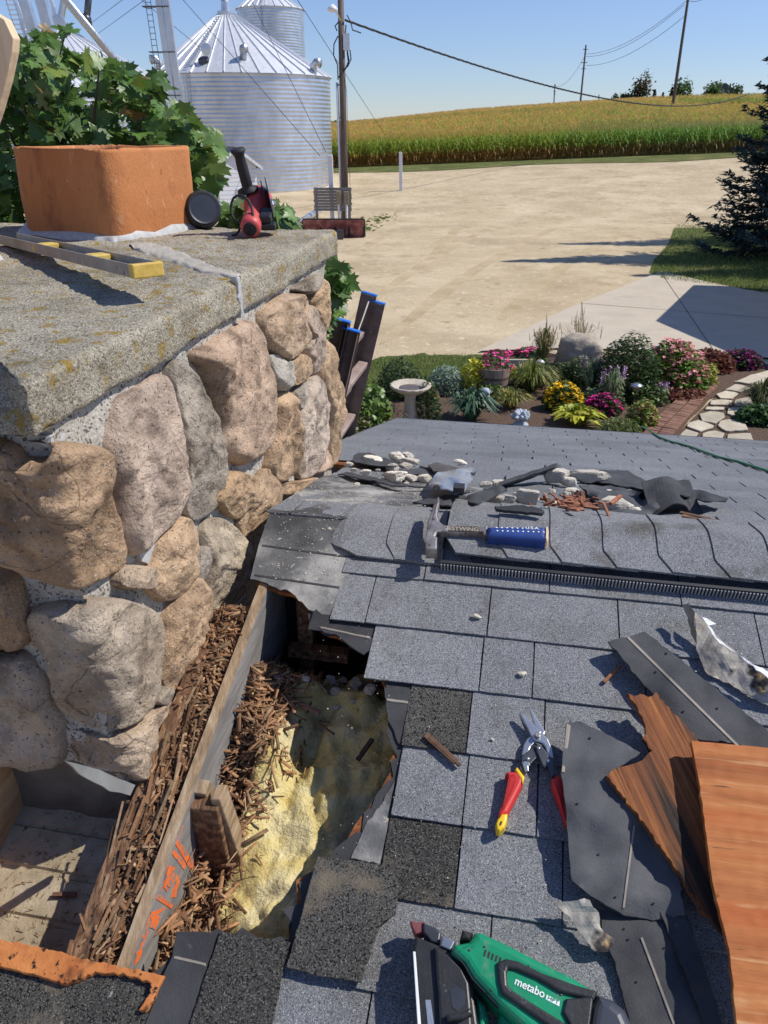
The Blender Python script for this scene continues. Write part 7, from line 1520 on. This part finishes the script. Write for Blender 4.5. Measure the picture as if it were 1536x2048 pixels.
# bird bath
p = gnd(820, 846, .03); t = thing('bird_bath', 'scalloped cast stone bird bath on a trunk shaped pedestal', 'bird bath', p); hB = px(820, 778, p.y).z
b = MB(); b.lathe(p, [(.17, -.05), (.165, .03), (.13, .1), (.10, .3), (.085, hB - .16), (.13, hB - .08)], 20, wav=lambda j, a: 1 + .10 * math.sin(a * 5 + j)); b.build('pedestal', M['cast'], t, smooth=True)
b = MB(); b.lathe(p, [(.10, hB - .10), (.22, hB - .07), (.31, hB + .0), (.33, hB + .045), (.29, hB + .045), (.21, hB - .01), (.05, hB - .03), (.0, hB - .03)], 64, wav=lambda j, a: 1 + (.05 * abs(math.sin(a * 8)) if 1 < j < 5 else 0)); b.build('bowl', M['cast'], t, smooth=True)
b = MB(); b.lathe(p, [(.0, hB + .0), (.19, hB - .003)], 32); b.build('water', flat('birdbath_water', (.12, .08, .05), .08), t)
DG, MG, YG, SG = (.028, .052, .018), (.055, .10, .025), (.34, .36, .02), (.16, .22, .17)
bush('dark_shrub', 'dark feathery shrub behind and left of the bird bath', 'shrub', 800, 800, 95, 65, DG, 1300, .05, c2=(.05, .08, .03), seed=1, narrow=True)
bush('dark_shrub', 'low dark leafy shrub at the right foot of the bird bath', 'shrub', 855, 850, 55, 75, (.03, .06, .02), 700, .05, c2=(.07, .1, .03), seed=2, narrow=True)
bush('silver_mound', 'silvery green mound plant left of the barrel', 'plant', 893, 790, 76, 46, SG, 1500, .045, c2=(.26, .33, .28), seed=3, narrow=True)
tt_, pv, rv, hv = bush('vine_bush', 'bright green maple like vine bush between ladder and bird bath', 'shrub', 735, 872, 95, 95, (.07, .13, .025), 60, .06, seed=4)
rn = np.random.RandomState(44); leaves('leaf_cover', dome(330, pv, rv, rv * .7, hv, rn, .5), .12, tt_, 9, cols=np.array([(.12, .21, .03)]) * rn.uniform(.6, 1.4, 330)[:, None])
spiky('dry_grass', 'dry pale seed stems standing left of the bird bath', 'grass', 775, 862, 80, 50, (.19, .14, .085), 120, .008, seed=5)
bush('pink_grass_tuft', 'small rusty pink tuft right of the bird bath bowl', 'plant', 866, 808, 26, 26, (.30, .16, .11), 240, .03, seed=6)
# barrel planter
p = gnd(985, 783, .03); z = zcg(p); rb = 33 / F * z; hb = 52 / F * z; t = thing('barrel_planter', 'half whisky barrel planter with dark hoops', 'planter', p)
b = MB(); b.lathe(p, [(rb * .82, 0), (rb * .95, hb * .5), (rb, hb), (rb * .92, hb), (rb * .9, hb * .85), (0, hb * .85)], 28, wav=lambda j, a: 1 - (.012 if (a * 28 / 6.283) % 2 < 1 else 0)); b.build('staves', M['barrel'], t)
for f in (.22, .58): b = MB(); b.lathe(p, [(rb * (.85 + .13 * f) , hb * f), (rb * (.89 + .13 * f), hb * f), (rb * (.90 + .13 * f), hb * (f + .1)), (rb * .85, hb * (f + .1))], 28); b.build('hoop', M['bark'], t)
def raise_(pp, f): return pp
def bush_at(name, label, cat, c, r_, h, c1, n, ls, flowers=None, seed=0, c2=None):
    rn = np.random.RandomState(seed); t = thing(name, label, cat, c); P = dome(n, c, r_, r_ * .8, h, rn, .3); g = rn.uniform(.6, 1.35, n); C = np.array([c1]) * g[:, None]
    if c2: y = rn.rand(n) < .3; C[y] = np.array([c2]) * g[y][:, None]
    scatter('foliage', M['plant'], LQ[0], LQ[1], rotmats(n, .8, ls * .6, ls * 1.3, rn), P, C, parent=t)
    if flowers:
        P = dome(flowers[1], c, r_ * 1.02, r_ * .8, h * 1.05, rn, .85); scatter('flowers', M['petal'], PET[0], PET[1], rotmats(len(P), .5, flowers[2] * .7, flowers[2] * 1.3, rn), P, np.array([flowers[0]]) * rn.uniform(.7, 1.3, len(P))[:, None], parent=t)
    return t
bush_at('pink_petunia', 'pink flowers growing in the barrel planter', 'flowers', p + Vector((.0, 0, hb * .85)), rb * 1.05, hb * .6, MG, 500, .05, ((.72, .06, .30), 55, .07), 7)
t_ = bush_at('potato_vine', 'bright yellow green vine spilling over the left side of the barrel', 'plant', p + Vector((-rb * 1.1, -.05, hb * .1)), rb * .95, hb * 1.15, YG, 700, .075, None, 8, c2=(.45, .40, .04))
bush_at('potato_vine', 'small yellow green trail at the right rim of the barrel', 'plant', p + Vector((rb * 1.1, -.05, hb * .55)), rb * .3, hb * .45, YG, 90, .07, None, 18)
b = MB(); q = gnd(1035, 760, .03); b.box(q + Vector((0, .2, .17)), .62, .06, .38); tag(b.build('stone_slab', M['concrete'], bevel=.01), 'plain grey stone slab standing right of the barrel', 'slab')
def figure(name, label, u, v, hpx, m, kind):
    p = gnd(u, v, .03); h = hpx / F * zcg(p) * 1.05; b = MB()
    if kind == 'squirrel':
        b.lathe(p, [(.0, 0), (h * .26, .02), (h * .28, h * .25), (h * .2, h * .55), (h * .13, h * .68), (h * .17, h * .8), (h * .12, h * .93), (0, h)], 14); b.tube([p + Vector((h * .2, .05, .03)), p + Vector((h * .42, .08, h * .3)), p + Vector((h * .36, .08, h * .7)), p + Vector((h * .5, .08, h * .85))], [h * .08, h * .14, h * .14, h * .06], 10)
    elif kind == 'dog':
        b.lathe(p, [(.0, 0), (h * .34, .02), (h * .38, h * .3), (h * .28, h * .55), (h * .2, h * .66), (h * .27, h * .78), (h * .2, h * .95), (0, h)], 16); b.lathe(p + Vector((h * .1, -h * .2, h * .76)), [(h * .16, 0), (h * .12, h * .14), (0, h * .18)], 10, (1, 0, 0), (0, 0, 1), (.2, -1, -.1))
        for s_ in (-1, 1): b.tube([p + Vector((s_ * h * .2, -.02, h * .9)), p + Vector((s_ * h * .3, -.03, h * .7))], [h * .05, h * .08], 8)
    else:
        rn = random.Random(6)
        b.lathe(p, [(.0, 0), (h * .42, .01), (h * .40, h * .12), (h * .2, h * .3), (0, h * .5)], 14)
        for i in range(16):
            a = rn.uniform(0, 6.28); e = rn.uniform(.2, 1.3); d = Vector((math.cos(a) * math.cos(e), math.sin(a) * math.cos(e), math.sin(e))); b.lathe(p + Vector((0, 0, h * .3)) + d * h * .18, [(0, 0), (h * .11, h * .08), (h * .15, h * .25), (h * .09, h * .42), (0, h * .48)], 8, *[Vector(x) for x in (d.cross(Vector((.1, .2, 1))).normalized(), d.cross(d.cross(Vector((.1, .2, 1))).normalized()), d)])
    o = b.build(name, m, smooth=True, fix=True); return tag(o, label, 'statue')
figure('garden_statue', 'small pale squirrel statue in front of the stone slab', 1020, 768, 26, M['cast'], 'squirrel')
figure('garden_statue', 'blue grey animal statue half hidden behind the spiky plant', 969, 808, 32, M['statue'], 'dog')
figure('garden_statue', 'blue grey leafy figurine standing on mulch near the eave', 1041, 852, 36, M['statue'], 'leafy')
PK, MAG = (.75, .07, .28), (.50, .015, .20)
for (u, v, wp, hp_, lab, sd_) in [(1000, 722, 60, 14, 'strip of pink flowers behind the barrel', 11), (1060, 722, 70, 18, 'pink flowers between the barrel and the tall grass', 12)]:
    bush('pink_flowers', lab, 'flowers', u, v, wp, hp_, MG, 500, .06, flowers=(PK, 90, .075), seed=sd_)
spiky('tall_grass', 'tall brown plumed grass left of the boulder', 'grass', 1088, 742, 70, 80, (.10, .12, .035), 150, .012, seed=13, c2=(.26, .2, .09), plume=5, lean=.7)
spiky('tall_grass', 'wispy brown stems rising behind the boulder', 'grass', 1165, 720, 130, 70, (.16, .13, .06), 60, .008, seed=14, c2=(.26, .2, .1), plume=4, lean=.8)
# boulder
p = gnd(1152, 745, .0); z = zcg(p); b = chunk(p + Vector((0, .3, 0)), 118 / F * z, 85 / F * z, 60 / F * z, 81, (1, 0, 0), (0, 1, 0), 56, 36, 14, 1.2); tag(b.build('boulder', M['rock'], smooth=True), 'large grey boulder in the middle of the flower bed', 'boulder')
bush('green_shrub', 'tall dense dark green shrub right of the boulder', 'shrub', 1255, 800, 135, 105, (.032, .062, .02), 4200, .055, c2=(.06, .10, .03), seed=15, narrow=True, shell=.3)
bush('green_shrub', 'loose green shrub in front of the boulder', 'shrub', 1165, 775, 90, 48, (.04, .075, .022), 1500, .05, c2=(.09, .12, .04), seed=16, narrow=True)
bush('sedum', 'wide mound of dusty pink sedum right of the dark green shrub', 'flowers', 1348, 788, 145, 82, (.10, .19, .03), 2200, .06, c2=(.16, .25, .05), flowers=((.58, .24, .25), 420, .075, .3), seed=17)
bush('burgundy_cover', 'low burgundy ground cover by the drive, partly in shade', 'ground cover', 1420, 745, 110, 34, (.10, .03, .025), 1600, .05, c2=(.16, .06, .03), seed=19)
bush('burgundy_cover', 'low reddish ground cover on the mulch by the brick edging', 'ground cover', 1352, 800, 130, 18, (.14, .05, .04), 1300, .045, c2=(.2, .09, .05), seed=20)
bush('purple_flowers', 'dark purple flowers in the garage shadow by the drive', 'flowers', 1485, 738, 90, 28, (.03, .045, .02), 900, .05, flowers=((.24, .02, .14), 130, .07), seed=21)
bush('yellow_shoot', 'small yellow green shoot at the right end of the sedum', 'plant', 1417, 775, 36, 40, (.28, .3, .05), 220, .045, seed=22)
bush('yellow_mum', 'round yellow chrysanthemum in full bloom', 'flowers', 1128, 823, 80, 44, MG, 900, .045, flowers=((.78, .50, .015), 300, .052, .25), seed=23)
bush('yellow_mum', 'smaller yellow chrysanthemum behind the round one', 'flowers', 1118, 800, 55, 26, MG, 400, .045, flowers=((.75, .46, .015), 110, .05, .35), seed=24)
spiky('hosta', 'yellow green hosta with broad leaves at the eave', 'plant', 1160, 858, 100, 38, (.36, .36, .035), 70, .085, seed=25, c2=(.22, .27, .03))
bush('magenta_flowers', 'magenta flowers between the hosta and the sedum', 'flowers', 1207, 834, 76, 36, (.05, .07, .025), 600, .045, flowers=(MAG, 170, .06), seed=26)
bush('young_sedum', 'low pale green sedum at the eave right of the hosta', 'plant', 1285, 858, 66, 46, (.2, .27, .06), 700, .05, c2=(.34, .2, .11), seed=27)
bush('thyme_cover', 'fine grey green ground cover along the eave', 'ground cover', 1240, 872, 90, 24, (.12, .15, .05), 1100, .035, seed=28, narrow=True)
for (u, v, wp, hp_, lab, sd_) in [(1180, 792, 55, 66, 'lilac flower spikes left of the solar light', 29), (1225, 818, 60, 72, 'grey leaved flower spikes between mum and dark shrub', 30), (1325, 806, 30, 34, 'small lilac flower spikes on the mulch', 31)]:
    t = spiky('salvia', lab, 'flowers', u, v, wp, hp_, (.14, .19, .09), 110, .016, seed=sd_, c2=(.24, .28, .17), lean=.8); rn = np.random.RandomState(sd_); p = gnd(u, v, .03); z = zcg(p); r_ = wp / 2 / F * z; h = hp_ / F * z; P = []
    for i in range(9):
        x, y = rn.uniform(-.9, .9) * r_, rn.uniform(-.4, .6) * r_
        for k_ in range(12): P.append((p.x + x + rn.normal(0, .012), p.y + y + r_ * .5, p.z + h * (.72 + .35 * k_ / 12 + .1 * math.sin(i))))
    for i in range(9): Q = P[i * 12:i * 12 + 12]; scatter('flower_spike', M['petal'], PET[0], PET[1], rotmats(12, .8, .03, .055, rn), Q, np.array([(.46, .30, .46)]) * rn.uniform(.7, 1.2, 12)[:, None], parent=t)
spiky('daylily', 'arching yellow green daylily clump in front of the barrel', 'plant', 1025, 822, 80, 40, (.13, .16, .04), 170, .014, seed=32, c2=(.32, .26, .07))
spiky('daylily', 'large arching daylily clump below the boulder', 'plant', 1068, 790, 120, 60, (.09, .13, .03), 260, .014, seed=33, c2=(.28, .24, .07))
spiky('yucca', 'blue green yucca with sword leaves at the eave', 'plant', 945, 848, 100, 62, (.05, .10, .065), 150, .035, seed=34, c2=(.08, .14, .08))
spiky('ornamental_grass', 'dark clump of grass beside the flagstones at the right edge', 'grass', 1530, 828, 90, 60, (.05, .065, .025), 240, .014, seed=35, c2=(.13, .13, .05))
bush('green_cover', 'low leafy green plant at the right edge of the flagstones', 'ground cover', 1530, 850, 100, 28, (.04, .09, .025), 800, .06, seed=36)
for (u, v, wp, hp_, lab, c1, c2, sd_) in [(1075, 775, 90, 36, 'low mixed greenery below the tall grass', (.07, .11, .03), (.16, .17, .05), 61), (1130, 770, 80, 34, 'leafy greenery at the foot of the boulder', (.05, .085, .025), (.1, .13, .04), 62), (1210, 815, 90, 34, 'grey green foliage behind the magenta flowers', (.10, .14, .07), (.18, .22, .12), 63), (1300, 812, 80, 30, 'dark foliage below the dusty pink sedum', (.05, .085, .025), (.09, .14, .04), 64), (840, 800, 60, 40, 'dark green foliage between bird bath and silver mound', (.035, .065, .02), (.07, .1, .03), 65), (985, 800, 60, 22, 'low green weeds at the foot of the barrel', (.08, .12, .03), None, 66), (1390, 785, 60, 34, 'dark leafy plant at the right foot of the sedum', (.045, .08, .025), None, 67), (1060, 745, 90, 26, 'greenery behind the stone slab', (.07, .11, .03), None, 68), (720, 880, 80, 40, 'rough weeds below the ladder foot', (.10, .14, .04), (.22, .18, .1), 69)]:
    bush('bedding_plant', lab, 'plant', u, v, wp, hp_, c1, 420, .045, c2=c2, seed=sd_)
# solar light
p = gnd(1266, 818, .03); hS = px(1266, 776, p.y).z; t = thing('solar_light', 'chrome solar garden light on a stake beside the dark shrub', 'garden light', p); MB().tube([p - Vector((0, 0, .03)), p + Vector((0, 0, hS))], .008, 6).build('stake', M['dsteel'], t)
b = MB(); b.lathe(p + Vector((0, 0, hS)), [(.05, -.07), (.055, 0), (.11, .0), (.10, .03), (.05, .055), (0, .06)], 18); b.build('lamp_head', M['steel'], t, smooth=True)
b = MB(); q = gnd(1077, 760, .03); hS = px(1077, 728, q.y).z; t = thing('solar_light', 'small red domed garden light by the tall grass', 'garden light', q); MB().tube([q - Vector((0, 0, .03)), q + Vector((0, 0, hS))], .008, 6).build('stake', M['dsteel'], t); b.lathe(q + Vector((0, 0, hS)), [(.06, -.02), (.09, 0), (.06, .04), (0, .06)], 14); b.build('lamp_head', M['white'], t, smooth=True)
# grass blades on the lawns
rn = np.random.RandomState(51); P = []
while len(P) < 9000:
    u, v = rn.uniform(690, 990), rn.uniform(700, 800)
    if inpoly(u, v, [(700, 735), (760, 716), (850, 710), (940, 712), (985, 716), (960, 775), (860, 795), (800, 870), (690, 880)]): P.append(gnd(u, v, .03))
BL = (np.array([(-.08, 0, 0), (.08, 0, 0), (.05, .15, .6), (0, .4, 1)]), [(0, 1, 2), (0, 2, 3)])
o = scatter('lawn_grass', M['plant'], BL[0], BL[1], rotmats(len(P), .35, .035, .075, rn), P, np.array([(.12, .17, .045)]) * rn.uniform(.5, 1.5, len(P))[:, None]); tag(o, 'short patchy lawn grass between the gravel and the flower bed', 'grass', kind='stuff')
P = []
while len(P) < 16000:
    u, v = rn.uniform(1300, 1560), rn.uniform(388, 600)
    if inpoly(u, v, [(1325, 560), (1300, 545), (1310, 520), (1335, 490), (1350, 455), (1390, 425), (1430, 402), (1470, 393), (1560, 388), (1570, 590), (1536, 584)]): P.append(gnd(u, v, .02))
o = scatter('lawn_grass', M['plant'], BL[0], BL[1], rotmats(len(P), .4, .06, .13, rn), P, np.array([(.13, .17, .045)]) * rn.uniform(.5, 1.5, len(P))[:, None]); tag(o, 'mown lawn grass around the foot of the blue spruce', 'grass', kind='stuff')
